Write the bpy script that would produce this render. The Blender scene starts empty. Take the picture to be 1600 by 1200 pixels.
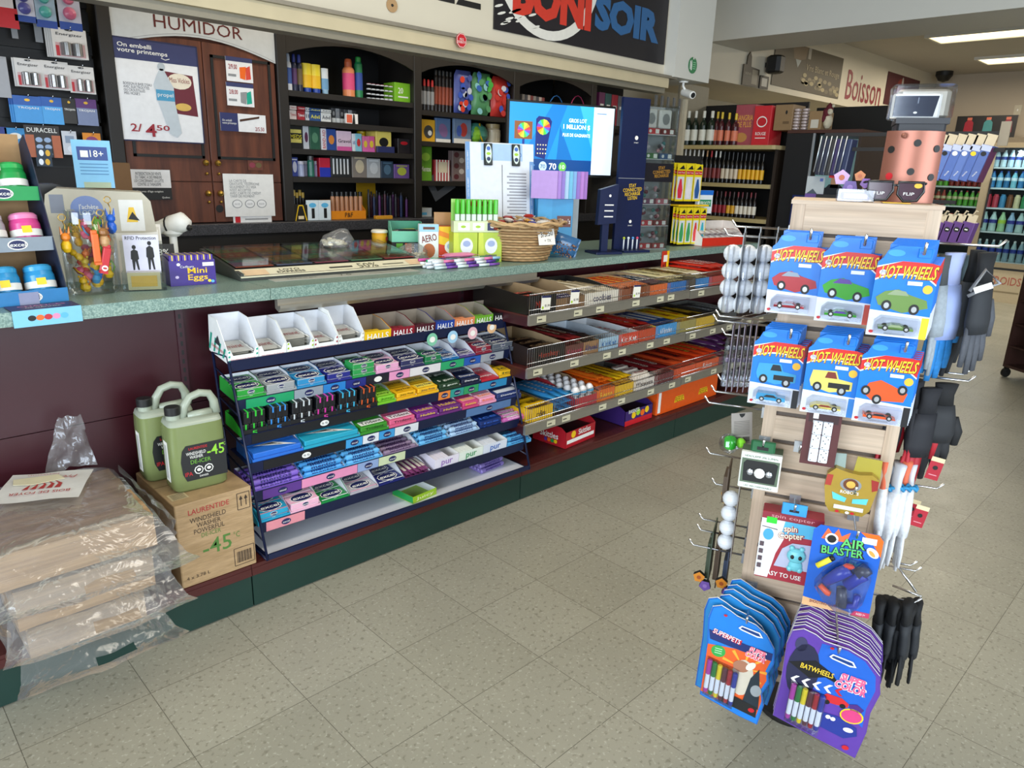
import bpy, math, random
from mathutils import Matrix, Vector
random.seed(7)
S=bpy.context.scene; COL=S.collection
# ------------------------------------------------ camera
YAW,PITCH,ROLL,FPX=0.780810,0.288440,0.032959,1130.26
CAM=Vector((-0.4819,-2.0626,1.4179))
def _basis():
    cy,sy,cp,sp=math.cos(YAW),math.sin(YAW),math.cos(PITCH),math.sin(PITCH)
    f=Vector((sy*cp,cy*cp,-sp)); r=Vector((cy,-sy,0)); u=r.cross(f)
    c,s=math.cos(ROLL),math.sin(ROLL)
    return c*r+s*u, -s*r+c*u, f
CR,CU,CF=_basis()
cd=bpy.data.cameras.new('camera'); cam=bpy.data.objects.new('camera',cd); COL.objects.link(cam)
cd.sensor_width=36; cd.lens=FPX/1600*36; cd.clip_start=.05; cd.clip_end=60
cam.matrix_world=Matrix(((CR.x,CU.x,-CF.x,CAM.x),(CR.y,CU.y,-CF.y,CAM.y),(CR.z,CU.z,-CF.z,CAM.z),(0,0,0,1)))
S.camera=cam
def on(px,py,ax,val):            # point of the plane {axis=val} seen at a photo pixel
    d=CF+CR*((px-800)/FPX)-CU*((py-600)/FPX)
    return CAM+d*((val-CAM[ax])/d[ax])
# ------------------------------------------------ world, lights, exposure
w=bpy.data.worlds.new('sky'); S.world=w; w.use_nodes=True
bg=w.node_tree.nodes['Background']; bg.inputs[0].default_value=(.62,.78,1,1); bg.inputs[1].default_value=.25
S.view_settings.view_transform='Standard'; S.view_settings.look='None'; S.view_settings.gamma=1
S.view_settings.exposure=0.38
def area(name,loc,aim,sx,sy,power,col):
    l=bpy.data.lights.new(name,'AREA'); l.shape='RECTANGLE'; l.size=sx; l.size_y=sy; l.energy=power; l.color=col
    o=bpy.data.objects.new(name,l); COL.objects.link(o); o.location=loc
    o.rotation_euler=(Vector(aim)-Vector(loc)).to_track_quat('-Z','Y').to_euler(); return o
DAY=(.80,.90,1); TUBE=(1,.90,.74)
area('daylight_window',(-3.9,-2.2,1.55),(2,-.6,.6),3.6,1.9,190,DAY)
area('daylight_door',(0.4,-5.4,1.5),(1.6,.5,.6),3.6,1.9,150,DAY)
area('tube_light_front',(1.6,-1.0,2.72),(1.6,-1.0,0),2.4,.5,26,TUBE)
area('tube_light_back',(7.6,-.1,2.70),(7.6,-.1,0),.6,1.4,32,TUBE)
area('tube_light_rear',(9.3,.3,2.70),(9.3,.3,0),.5,1.2,24,TUBE)
area('tube_light_counter',(2.3,1.35,2.72),(2.3,1.6,0),3.2,.3,16,TUBE)
# ------------------------------------------------ materials
_M={}
def lin(h):
    h=h.lstrip('#'); c=[int(h[i:i+2],16)/255 for i in (0,2,4)]
    return tuple((x/12.92 if x<=.04045 else ((x+.055)/1.055)**2.4) for x in c)+(1,)
def mat(hexc,rough=.45,metal=0,emit=0,alpha=1,trans=0,vary=.08,scale=40,bump=0):
    k=(hexc,rough,metal,emit,alpha,trans,vary,scale,bump)
    if k in _M: return _M[k]
    m=bpy.data.materials.new('m_'+hexc.lstrip('#')); m.use_nodes=True; nt=m.node_tree; b=nt.nodes['Principled BSDF']
    c=lin(hexc); b.inputs['Base Color'].default_value=c; b.inputs['Roughness'].default_value=rough
    b.inputs['Metallic'].default_value=metal
    if alpha<1: b.inputs['Alpha'].default_value=alpha
    if trans: b.inputs['Transmission Weight'].default_value=trans; b.inputs['IOR'].default_value=1.3
    if emit:
        b.inputs['Emission Color'].default_value=c; b.inputs['Emission Strength'].default_value=emit
    if vary and not emit and not trans:
        n=nt.nodes.new('ShaderNodeTexNoise'); n.inputs['Scale'].default_value=scale
        tc=nt.nodes.new('ShaderNodeTexCoord'); nt.links.new(tc.outputs['Object'],n.inputs['Vector'])
        mx=nt.nodes.new('ShaderNodeMix'); mx.data_type='RGBA'
        mx.inputs['A'].default_value=tuple(x*(1-vary) for x in c[:3])+(1,); mx.inputs['B'].default_value=tuple(min(1,x*(1+vary)) for x in c[:3])+(1,)
        nt.links.new(n.outputs['Fac'],mx.inputs['Factor']); nt.links.new(mx.outputs['Result'],b.inputs['Base Color'])
        if bump:
            bp=nt.nodes.new('ShaderNodeBump'); bp.inputs['Strength'].default_value=bump; bp.inputs['Distance'].default_value=.003
            nt.links.new(n.outputs['Fac'],bp.inputs['Height']); nt.links.new(bp.outputs['Normal'],b.inputs['Normal'])
    _M[k]=m; return m
def ramp(nt,fac,stops):
    r=nt.nodes.new('ShaderNodeValToRGB'); e=r.color_ramp.elements
    while len(e)<len(stops): e.new(.5)
    for q,(p,c) in zip(e,stops): q.position=p; q.color=lin(c)
    nt.links.new(fac,r.inputs['Fac']); return r.outputs['Color']
def nodemat(name,fn,rough=.5,**kw):
    m=bpy.data.materials.new(name); m.use_nodes=True; nt=m.node_tree; b=nt.nodes['Principled BSDF']
    b.inputs['Roughness'].default_value=rough
    tc=nt.nodes.new('ShaderNodeTexCoord'); mp=nt.nodes.new('ShaderNodeMapping'); nt.links.new(tc.outputs['Object'],mp.inputs['Vector'])
    fn(nt,b,mp); return m
def noise(nt,mp,scale,detail=3,vec=None):
    n=nt.nodes.new('ShaderNodeTexNoise'); n.inputs['Scale'].default_value=scale; n.inputs['Detail'].default_value=detail
    nt.links.new((vec or mp).outputs[0],n.inputs['Vector']); return n.outputs['Fac']
def mixc(nt,fac,a,b):
    mx=nt.nodes.new('ShaderNodeMix'); mx.data_type='RGBA'
    for s,v in (('Factor',fac),('A',a),('B',b)):
        if isinstance(v,(int,float)): mx.inputs[s].default_value=v
        elif isinstance(v,str): mx.inputs[s].default_value=lin(v)
        else: nt.links.new(v,mx.inputs[s])
    return mx.outputs['Result']
def bumpn(nt,b,h,st,di=.002):
    bp=nt.nodes.new('ShaderNodeBump'); bp.inputs['Strength'].default_value=st; bp.inputs['Distance'].default_value=di
    nt.links.new(h,bp.inputs['Height']); nt.links.new(bp.outputs['Normal'],b.inputs['Normal'])
def f_floor(nt,b,mp):
    mp.inputs['Location'].default_value=(0,.2,0)
    br=nt.nodes.new('ShaderNodeTexBrick'); br.offset=0; br.squash=1
    for k,v in (('Scale',1),('Mortar Size',.0011),('Mortar Smooth',.3),('Bias',0),('Brick Width',.3048),('Row Height',.3048)): br.inputs[k].default_value=v
    br.inputs['Color1'].default_value=lin('#aaa695'); br.inputs['Color2'].default_value=lin('#a29e8d'); br.inputs['Mortar'].default_value=lin('#625d50')
    nt.links.new(mp.outputs[0],br.inputs['Vector'])
    v=nt.nodes.new('ShaderNodeTexNoise'); v.inputs['Scale'].default_value=95; v.inputs['Detail'].default_value=2
    nt.links.new(mp.outputs[0],v.inputs['Vector'])
    f1=ramp(nt,v.outputs['Fac'],[(.60,'#000000'),(.68,'#ffffff')])
    v2=nt.nodes.new('ShaderNodeTexNoise'); v2.inputs['Scale'].default_value=70; v2.inputs['Detail'].default_value=2
    m2=nt.nodes.new('ShaderNodeMapping'); m2.inputs['Location'].default_value=(5,3,1); nt.links.new(mp.outputs[0],m2.inputs['Vector']); nt.links.new(m2.outputs[0],v2.inputs['Vector'])
    f2=ramp(nt,v2.outputs['Fac'],[(.58,'#000000'),(.68,'#ffffff')])
    g=noise(nt,mp,2.2,4)
    c=mixc(nt,f2,br.outputs['Color'],'#8c8877'); 
    mf=nt.nodes.new('ShaderNodeMath'); mf.operation='MULTIPLY'; mf.inputs[1].default_value=.55; nt.links.new(f1,mf.inputs[0])
    c=mixc(nt,mf.outputs[0],c,'#c9c6b6')
    c2=mixc(nt,g,'#bdbdbd','#ffffff'); mm=nt.nodes.new('ShaderNodeMix'); mm.data_type='RGBA'; mm.blend_type='MULTIPLY'; mm.inputs['Factor'].default_value=.6
    nt.links.new(c,mm.inputs['A']); nt.links.new(c2,mm.inputs['B']); nt.links.new(mm.outputs['Result'],b.inputs['Base Color'])
    r=noise(nt,mp,6,3); rr=nt.nodes.new('ShaderNodeMapRange'); rr.inputs['To Min'].default_value=.28; rr.inputs['To Max'].default_value=.5
    nt.links.new(r,rr.inputs['Value']); nt.links.new(rr.outputs[0],b.inputs['Roughness'])
FLOOR=nodemat('vinyl_tile',f_floor)
def f_speck(a,bb,c,sc=220):
    def f(nt,b,mp):
        n=noise(nt,mp,sc,2); nt.links.new(ramp(nt,n,[(.35,a),(.5,bb),(.68,c)]),b.inputs['Base Color'])
    return f
LAM=nodemat('green_laminate',f_speck('#67837b','#7f9a90','#9db3a7'),.32)
DARKLAM=nodemat('grey_laminate',f_speck('#2c2c30','#3b3b40','#55555a'),.4)
def f_wood(a,bb,sx,sy,sz,sc=6,dist=2,rough=.5,bp=.1):
    def f(nt,b,mp):
        mp.inputs['Scale'].default_value=(sx,sy,sz)
        n=noise(nt,mp,sc,6); n2=noise(nt,mp,sc*5,3)
        c=ramp(nt,n,[(.3,a),(.7,bb)]); mm=nt.nodes.new('ShaderNodeMix'); mm.data_type='RGBA'; mm.blend_type='MULTIPLY'; mm.inputs['Factor'].default_value=.35
        nt.links.new(c,mm.inputs['A']); nt.links.new(ramp(nt,n2,[(.3,'#9a9a9a'),(.7,'#ffffff')]),mm.inputs['B'])
        nt.links.new(mm.outputs['Result'],b.inputs['Base Color']); b.inputs['Roughness'].default_value=rough
        if bp: bumpn(nt,b,n2,bp)
    return f
CHERRY=nodemat('cherry_wood',f_wood('#4a2418','#74402a',3,3,.35),.35)
ASH=nodemat('pale_wood',f_wood('#b89f86','#d8c2aa',.5,3,14,2.2),.5)
ASHV=nodemat('pale_wood_upright',f_wood('#b89f86','#d8c2aa',14,14,.5,2.2),.5)
LOG=nodemat('firewood',f_wood('#9a7650','#cba77c',.5,9,14,3,bp=.4),.75)
LOGB=nodemat('log_bark_face',f_wood('#5c4430','#ab8660',.9,5,5,5,bp=.6),.85)
KRAFT=nodemat('corrugated_card',f_wood('#a98a62','#c2a27a',1,1,10,6,bp=.1),.8)
MAROON=mat('#3a141c',.32,vary=.05); MAROON2=mat('#4a1c1a',.45,vary=.15,scale=12); GREENK=mat('#17352e',.38,vary=.15,scale=9)
CREAM=mat('#c9bfa8',.7,vary=.05,scale=4); CREAM2=mat('#d3cab5',.6,vary=.04,scale=4); PAINTW=mat('#cfcdc4',.6,vary=.03,scale=3)
CEIL=mat('#b9b3a6',.8,vary=.05,scale=3)
BLACKW=mat('#211d1a',.5,vary=.12,scale=20); BLACKD=mat('#100f11',.55,vary=.1); NAVY=mat('#0f1a3c',.35,vary=.1)
CHROME=mat('#d8dade',.22,1,vary=0); STEEL=mat('#a9a59a',.38,.7,vary=.05); BRASS=mat('#c9a24c',.3,.9,vary=0)
def clearmat(name,tint,rough,fac,bump=0,scale=30,gz=.5,milk=0):
    m=bpy.data.materials.new(name); m.use_nodes=True; nt=m.node_tree; nt.nodes.remove(nt.nodes['Principled BSDF']); out=nt.nodes['Material Output']
    t=nt.nodes.new('ShaderNodeBsdfTransparent'); t.inputs[0].default_value=lin(tint)
    g=nt.nodes.new('ShaderNodeBsdfGlossy'); g.inputs['Roughness'].default_value=rough; g.inputs[0].default_value=(.9,.92,.95,1)
    lw=nt.nodes.new('ShaderNodeLayerWeight'); lw.inputs['Blend'].default_value=.35
    mr=nt.nodes.new('ShaderNodeMapRange'); mr.inputs['To Min'].default_value=fac; mr.inputs['To Max'].default_value=min(1,fac+gz)
    nt.links.new(lw.outputs['Fresnel'],mr.inputs['Value'])
    mx=nt.nodes.new('ShaderNodeMixShader'); nt.links.new(mr.outputs[0],mx.inputs[0]); nt.links.new(t.outputs[0],mx.inputs[1]); nt.links.new(g.outputs[0],mx.inputs[2])
    last=mx.outputs[0]
    if milk:
        df=nt.nodes.new('ShaderNodeBsdfDiffuse'); df.inputs[0].default_value=(.85,.86,.88,1); m2=nt.nodes.new('ShaderNodeMixShader'); m2.inputs[0].default_value=milk; nt.links.new(last,m2.inputs[1]); nt.links.new(df.outputs[0],m2.inputs[2]); last=m2.outputs[0]
    nt.links.new(last,out.inputs['Surface'])
    if bump:
        tc=nt.nodes.new('ShaderNodeTexCoord'); n=nt.nodes.new('ShaderNodeTexNoise'); n.inputs['Scale'].default_value=scale; n.inputs['Detail'].default_value=3
        n.inputs['Distortion'].default_value=1.2
        nt.links.new(tc.outputs['Object'],n.inputs['Vector']); bp=nt.nodes.new('ShaderNodeBump'); bp.inputs['Strength'].default_value=bump; bp.inputs['Distance'].default_value=.02
        nt.links.new(n.outputs['Fac'],bp.inputs['Height'])
        nt.links.new(bp.outputs['Normal'],g.inputs['Normal']); nt.links.new(bp.outputs['Normal'],lw.inputs['Normal'])
    return m
FILM=clearmat('clear_plastic_film','#eeeeec',.16,.05,.9,8,.4,.10); ACRYL=clearmat('clear_acrylic','#eef2f2',.05,.05); GLASS=clearmat('fridge_glass','#eef6f6',.03,.03)
PETC=clearmat('clear_bottle','#d8ecf0',.08,.12,.4,60)
# ------------------------------------------------ mesh builder
_T={}
def textgeo(s,bold=0):
    if bold<.045: bold*=.4
    k=(s,bold)
    if k in _T: return _T[k]
    c=bpy.data.curves.new('t','FONT'); c.body=s; c.resolution_u=2; c.fill_mode='FRONT'; c.offset=bold; c.space_line=.85; c.align_x='CENTER' if '\n' in s and not s.startswith(('On emb','BOISSON','LA CARTE','DE-')) else 'LEFT'
    o=bpy.data.objects.new('t',c); me=bpy.data.meshes.new_from_object(o)
    v=[(p.co.x,p.co.y) for p in me.vertices]; f=[tuple(p.vertices) for p in me.polygons]
    bpy.data.objects.remove(o); bpy.data.curves.remove(c); bpy.data.meshes.remove(me)
    if not v: v=[(0,0),(1,0),(1,1)]; f=[(0,1,2)]
    x0=min(p[0] for p in v); x1=max(p[0] for p in v); y0=min(p[1] for p in v); y1=max(p[1] for p in v)
    v=[((p[0]-x0),(p[1]-y0)) for p in v]; _T[k]=(v,f,x1-x0,y1-y0); return _T[k]
class MB:
    def __init__(s): s.v=[]; s.f=[]; s.mi=[]; s.m=[]; s.sm=[]; s.M=Matrix()
    def k(s,m):
        if m not in s.m: s.m.append(m)
        return s.m.index(m)
    def add(s,vs,fs,m,sm=False,M=None):
        M=s.M@M if M is not None else s.M; n=len(s.v); i=s.k(m)
        s.v+=[tuple(M@Vector(p)) for p in vs]
        for f in fs: s.f.append(tuple(n+q for q in f)); s.mi.append(i); s.sm.append(sm)
        return s
    def box(s,x0,x1,y0,y1,z0,z1,m,M=None,skip=''):
        vs=[(x0,y0,z0),(x1,y0,z0),(x1,y1,z0),(x0,y1,z0),(x0,y0,z1),(x1,y0,z1),(x1,y1,z1),(x0,y1,z1)]
        F={'b':(3,2,1,0),'t':(4,5,6,7),'f':(0,1,5,4),'r':(1,2,6,5),'k':(2,3,7,6),'l':(3,0,4,7)}
        return s.add(vs,[q for c,q in F.items() if c not in skip],m,M=M)
    def bbox(s,x0,x1,y0,y1,z0,z1,m,r=.004,M=None):      # box with chamfered edges
        r=min(r,(x1-x0)*.45,(y1-y0)*.45,(z1-z0)*.45); vs=[];fs=[]
        def ring(z,i): return [(x0+i+ (r if a else 0)*0,0,0) for a in ()]
        def oct_(z,d):
            a,b,c,e=x0+d,x1-d,y0+d,y1-d; q=r
            return [(a+q,c,z),(b-q,c,z),(b,c+q,z),(b,e-q,z),(b-q,e,z),(a+q,e,z),(a,e-q,z),(a,c+q,z)]
        lv=[(z0,r*.5),(z0+r*.5,0),(z1-r*.5,0),(z1,r*.5)]
        for z,d in lv: vs+=oct_(z,d)
        for l in range(3):
            for i in range(8): j=(i+1)%8; fs.append((l*8+i,l*8+j,l*8+8+j,l*8+8+i))
        fs.append(tuple(range(7,-1,-1))); fs.append(tuple(range(24,32)))
        return s.add(vs,fs,m,M=M)
    def tube(s,pts,r,m,n=8,closed=False,sm=True):
        pts=[Vector(p) for p in pts]; vs=[];fs=[]; N=len(pts); up=None
        rs=r if isinstance(r,(list,tuple)) else [r]*N
        for i,p in enumerate(pts):
            if closed: t=(pts[(i+1)%N]-pts[i-1])
            else: t=pts[min(i+1,N-1)]-pts[max(i-1,0)]
            t.normalize()
            if up is None: up=Vector((0,0,1)) if abs(t.z)<.9 else Vector((1,0,0))
            a=t.cross(up); 
            if a.length<1e-4: a=t.cross(Vector((0,1,.3)))
            a.normalize(); b=a.cross(t); up=b
            for k in range(n):
                q=2*math.pi*k/n; vs.append(p+a*(math.cos(q)*rs[i])+b*(math.sin(q)*rs[i]))
        for i in range(N if closed else N-1):
            j=(i+1)%N
            for k in range(n): l=(k+1)%n; fs.append((i*n+k,i*n+l,j*n+l,j*n+k))
        if not closed: fs.append(tuple(range(n-1,-1,-1))); fs.append(tuple((N-1)*n+k for k in range(n)))
        return s.add(vs,fs,m,sm)
    def lathe(s,prof,m,n=16,M=None,sx=1,sy=1):           # prof: list of (r,z[,material])
        mats=[(p[2] if len(p)>2 else m) for p in prof]
        for i in range(len(prof)-1):
            (r0,z0),(r1,z1)=prof[i][:2],prof[i+1][:2]; vs=[]
            for r,z in ((r0,z0),(r1,z1)):
                for k in range(n): q=2*math.pi*k/n; vs.append((r*sx*math.cos(q),r*sy*math.sin(q),z))
            s.add(vs,[(k,(k+1)%n,n+(k+1)%n,n+k) for k in range(n)],mats[i],True,M)
        for idx in (0,-1):
            r,z=prof[idx][:2]
            if r>1e-5: s.add([(r*sx*math.cos(2*math.pi*k/n),r*sy*math.sin(2*math.pi*k/n),z) for k in range(n)],[tuple(range(n))] if idx else [tuple(range(n-1,-1,-1))],mats[idx],False,M)
        return s
    def ball(s,c,r,m,n=12,sx=1,sy=1,sz=1):
        pr=[(max(1e-6,r*math.sin(math.pi*i/(n//2))),-r*math.cos(math.pi*i/(n//2))*sz) for i in range(n//2+1)]
        return s.lathe(pr,m,n,Matrix.Translation(c),sx,sy)
    def prism(s,poly,y0,y1,m,M=None,side=None):          # polygon in XZ extruded along y; front at y0
        n=len(poly); vs=[(x,y0,z) for x,z in poly]+[(x,y1,z) for x,z in poly]
        s.add(vs,[tuple(range(n)),tuple(range(2*n-1,n-1,-1))],m,M=M)
        return s.add(vs,[(i,i+n,(i+1)%n+n,(i+1)%n) for i in range(n)],side or m,M=M)
    def pillow(s,L,W,T,m,M=None,crimp=.010,m2=None,nx=8,ny=4,ends=True):        # flow-wrap bar lying on XY, length along x, centre at origin, bottom z=0
        vs=[];fs=[]
        for side in (1,-1):
            for i in range(nx+1):
                for j in range(ny+1):
                    u=i/nx*2-1; v=j/ny*2-1; h=(1-abs(u)**5)*(1-abs(v)**3); x=u*L/2; y=v*W/2*(1-.05*h)
                    vs.append((x,y,T/2+side*T/2*h**.6 if h>0 else T/2))
        q=(nx+1)*(ny+1)
        for i in range(nx):
            for j in range(ny):
                a=i*(ny+1)+j; b=a+ny+1; fs.append((a,b,b+1,a+1)); fs.append((q+a,q+a+1,q+b+1,q+b))
        s.add(vs,fs,m,True,M)
        if ends and crimp:
            for e in (-1,1):
                x0=e*L/2; x1=e*(L/2+crimp); n=6; vv=[]
                for j in range(n+1): y=-W/2+W*j/n; vv+= [(x0,y,T/2),(x1,y,T/2+(.0012 if j%2 else -.0012))]
                s.add(vv,[(2*j,2*j+1,2*j+3,2*j+2) for j in range(n)],m2 or m,False,M)
        return s
    def build(s,name,parent=None,loc=None,rot=None,**kw):
        me=bpy.data.meshes.new(name); me.from_pydata(s.v,[],s.f); 
        for m in s.m: me.materials.append(m)
        me.polygons.foreach_set('material_index',s.mi); me.polygons.foreach_set('use_smooth',s.sm); me.update()
        o=bpy.data.objects.new(name,me); COL.objects.link(o)
        if parent: o.parent=parent
        if loc is not None: o.location=loc
        if rot is not None: o.rotation_euler=rot if hasattr(rot,'__len__') else (0,0,rot)
        for a,b in kw.items(): o[a]=b
        return o
# decal planes inside a part's mesh: (a,b) in the plane, c outwards
def front(y=0): return Matrix(((1,0,0,0),(0,0,-1,y),(0,1,0,0),(0,0,0,1)))
def topf(z=0): return Matrix.Translation((0,0,z))
def leftf(x=0): return Matrix(((0,0,-1,x),(-1,0,0,0),(0,1,0,0),(0,0,0,1)))   # a = -y
def backf(y=0): return Matrix(((-1,0,0,0),(0,0,1,y),(0,1,0,0),(0,0,0,1)))
def rightf(x=0): return Matrix(((0,0,1,x),(1,0,0,0),(0,1,0,0),(0,0,0,1)))
EPS=.0006
class D:
    def __init__(s,mb,F,e=EPS): s.b=mb; s.F=F; s.e=e
    def poly(s,pts,m,l=1): s.b.add([(a,b,s.e*l) for a,b in pts],[tuple(range(len(pts)))],m,M=s.F); return s
    def rect(s,a0,a1,b0,b1,m,l=1): return s.poly([(a0,b0),(a1,b0),(a1,b1),(a0,b1)],m,l)
    def ell(s,a,b,ra,rb,m,l=1,n=16,rot=0):
        c,q=math.cos(rot),math.sin(rot)
        return s.poly([(a+c*ra*math.cos(2*math.pi*k/n)-q*rb*math.sin(2*math.pi*k/n),b+q*ra*math.cos(2*math.pi*k/n)+c*rb*math.sin(2*math.pi*k/n)) for k in range(n)],m,l)
    def text(s,t,a,b,h,m,l=2,w=None,bold=0,rot=0,shear=0,al='c'):   # centred at a,b ; height h (whole block), optional width
        v,f,W,H=textgeo(t,bold); k=h/H; kx=(w/W if w else k)
        if al=='l': a=a+W*kx/2
        c,q=math.cos(rot),math.sin(rot); vs=[]
        for x,y in v:
            X=(x-W/2)*kx+(y-H/2)*k*shear; Y=(y-H/2)*k; vs.append((a+c*X-q*Y,b+q*X+c*Y,s.e*l))
        s.b.add(vs,f,m,M=s.F); return s
    def line(s,pts,wd,m,l=1):
        for (a,b),(c,d) in zip(pts,pts[1:]):
            L=math.hypot(c-a,d-b) or 1; nx,ny=-(d-b)/L*wd/2,(c-a)/L*wd/2
            s.poly([(a-nx,b-ny),(c-nx,d-ny),(c+nx,d+ny),(a+nx,b+ny)],m,l)
        return s
def tag(o,label,cat=None,group=None,kind=None):
    if label: o['label']=label
    if cat: o['category']=cat
    if group: o['group']=group
    if kind: o['kind']=kind
    return o
def empty(name,label,cat,loc=(0,0,0),rz=0,group=None):
    o=bpy.data.objects.new(name,None); o.empty_display_size=.05; COL.objects.link(o); o.location=loc; o.rotation_euler=rz if hasattr(rz,'__len__') else (0,0,rz)
    return tag(o,label,cat,group)
def struct(o): o['kind']='structure'; return o
def copy_tree(o,loc=None,rot=None,label=None,parent=None,group=None):
    kids=[c for c in o.children]
    c=o.copy(); COL.objects.link(c); c.parent=parent
    if loc is not None: c.location=loc
    if rot is not None: c.rotation_euler=rot if hasattr(rot,'__len__') else (0,0,rot)
    if label: c['label']=label
    if group: c['group']=group
    for k in kids: copy_tree(k,parent=c)
    return c
W_=mat('#f1f0ea',.5); K_=mat('#141414',.5); RED=mat('#c3202b',.4); BLUE=mat('#1d6fd0',.35); YEL=mat('#f5c81a',.4); GRN=mat('#1f9a4b',.4)
PINK=mat('#e58fb5',.4); PURP=mat('#5d3a94',.4); ORG=mat('#ee6a1c',.4); GREY=mat('#8d9093',.4); SKY=mat('#5db6e6',.4); CARD=mat('#f0efe9',.7); NAVYP=mat('#1b2257',.4)
MAR=mat('#7d1a2a',.4); LIME=mat('#a5cf2d',.4); TEAL=mat('#1aa58c',.4); SIL=mat('#b9bcc0',.3,.6); BRN=mat('#4a2c1c',.5); KR=mat('#b08d63',.8); GOLD=mat('#c79b33',.35,.5)
# ================================================ setting
def sbox(name,x0,x1,y0,y1,z0,z1,m): return struct(MB().box(x0,x1,y0,y1,z0,z1,m).build(name))
sbox('floor',-4,14,-6,2.6,-.05,0,FLOOR)
sbox('ceiling',-4,14,-6,2.6,2.8,2.86,CEIL)
sbox('wall_back',-4,14,2.4,2.5,0,2.8,CREAM)
sbox('wall_right',10.9,11,-6,2.4,0,2.8,mat('#b9ab97',.7,vary=.05,scale=2))
sbox('wall_soffit_drinks',4.3,10.9,1.5,2.4,2.2,2.8,CREAM2)
sbox('wall_soffit_counter',-4,3.66,.8,.95,2.0,2.8,CREAM2)
sbox('trim_ledge',-4,3.66,.735,.8,1.99,2.005,mat('#8c8577',.45,.3))
sbox('trim_board',-4,3.6,.755,.83,1.935,1.99,mat('#c3b594',.6,vary=.12,scale=9))
sbox('trim_track',-4,3.6,.78,.86,1.905,1.935,mat('#8a8474',.5,.3))
sbox('wall_pillar',3.6,4.0,.72,1.0,2.0,2.8,PAINTW)
sbox('wall_beam',5.19,5.82,-6,1.5,2.473,2.8,PAINTW)
# window walls behind and beside the camera (openings let the daylight in)
WW=mat('#bdb6a6',.7)
for nm,bx in (('wall_left_sill',(-3.6,-3.5,-6,2.4,0,.5)),('wall_left_head',(-3.6,-3.5,-6,2.4,2.6,2.8)),('wall_left_pier',(-3.6,-3.5,0,2.4,.5,2.6)),('wall_left_corner',(-3.6,-3.5,-6,-4.3,.5,2.6)),
    ('wall_front_sill',(-3.5,11,-5.1,-5,0,.3)),('wall_front_head',(-3.5,11,-5.1,-5,2.6,2.8)),('wall_front_pier',(2.6,11,-5.1,-5,.3,2.6)),('wall_front_corner',(-3.5,-1.6,-5.1,-5,.3,2.6))):
    sbox(nm,*bx,WW)
# ceiling lights
def troffer(x0,x1,y0,y1,lab):
    t=empty('ceiling_light',lab,'ceiling light',((x0+x1)/2,(y0+y1)/2,2.8)); a,b=(x1-x0)/2,(y1-y0)/2
    f=MB(); 
    for q in ((-a,a,-b,-b+.03),(-a,a,b-.03,b),(-a,-a+.03,-b+.03,b-.03),(a-.03,a,-b+.03,b-.03)): f.box(*q,-.03,0,PAINTW)
    f.build('frame',t); MB().box(-a+.03,a-.03,-b+.03,b-.03,-.02,-.005,mat('#ffeec0',.5,emit=2.2)).build('diffuser',t)
troffer(7.75,8.2,-.85,.7,'long ceiling light panel nearest the beam, at the top right')
troffer(9.45,9.95,-.6,.7,'shorter ceiling light panel farther back, below the long one')
# ================================================ counter + gondola
g=empty('shelving_gondola','maroon metal shelving run with green kick plates and wire-fronted shelves under the green counter','shelving',(.4,.21,0))
def loc(o,p=g): o.location=-Vector(p.location); return o
XS=[-2.06,-.827,.393,1.634,2.849,4.07]
for a,b in zip(XS,XS[1:]):
    loc(MB().box(a+.002,b-.002,0,.02,.005,.118,GREENK).build('kick_plate',g))
    d=MB().box(a+.001,b-.001,-.004,.42,.145,.157,MAROON2).box(a+.001,b-.001,-.006,.004,.119,.145,MAROON2)
    for i in range(30): x=a+.04+i*.04; d.box(x,x+.006,.02,.026,.1572,.1576,K_)
    loc(d.build('base_shelf',g))
    p=MB().box(a+.012,b-.012,.42,.435,.16,.60,MAROON).box(a+.012,b-.012,.419,.435,.603,.955,MAROON); loc(p.build('back_panel',g))
for x in XS[1:]:
    u=MB().box(x-.012,x+.012,.412,.44,.16,.955,mat('#3a1620',.4))
    for k in range(24): z=.19+k*.031; u.box(x-.004,x+.004,.4115,.412,z,z+.016,K_)
    loc(u.build('upright',g))
def wire_shelf(x0,x1,z,fence=.095,rail=.045,nlab=6):
    m=MB().box(x0,x1,.0,.41,z,z+.008,MAROON2).box(x0,x0+.006,.0,.41,z-.04,z,MAROON).box(x1-.006,x1,.0,.41,z-.04,z,MAROON)
    s=loc(m.build('shelf',g)); 
    r=MB().box(x0,x1,-.012,.0,z-rail+.01,z+.008,STEEL).box(x0,x1,-.014,-.012,z+.002,z+.008,STEEL).box(x0,x1,-.014,-.012,z-rail+.01,z-rail+.015,STEEL)
    r.build('price_rail',s)
    f=MB(); n=int((x1-x0)/.0135)
    for i in range(n+1): x=x0+.004+i*(x1-x0-.008)/n; f.box(x-.0009,x+.0009,-.006,-.0042,z+.008,z+fence,CHROME,skip='bk')
    for zz in (z+fence,z+.03,z+.010): f.tube([(x0+.002,-.005,zz),(x1-.002,-.005,zz)],.0017,CHROME,6)
    f.build('wire_fence',s)
    random.seed(int(z*1000+x0*10))
    for i in range(nlab):
        x=x0+.03+(i+.6*random.random())*(x1-x0-.06)/nlab; MB().box(0,.055,-.0155,-.0142,z-.026,z+.001,mat('#c9c4a8',.5)).box(.006,.03,-.0162,-.0155,z-.015,z-.011,K_).build('price_label',s,loc=(x,0,0))
    return s
SZ={1:.83,2:.60,3:.345}
for z,k in ((.83,1),(.60,2),(.345,3)): wire_shelf(1.64,2.846,z)
for z in (.825,.595,.35): wire_shelf(2.852,4.06,z)
ct=empty('counter_top','long speckled green laminate counter top, with a metal shelf lip under it','counter',(1.5,.6,.96))
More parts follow.
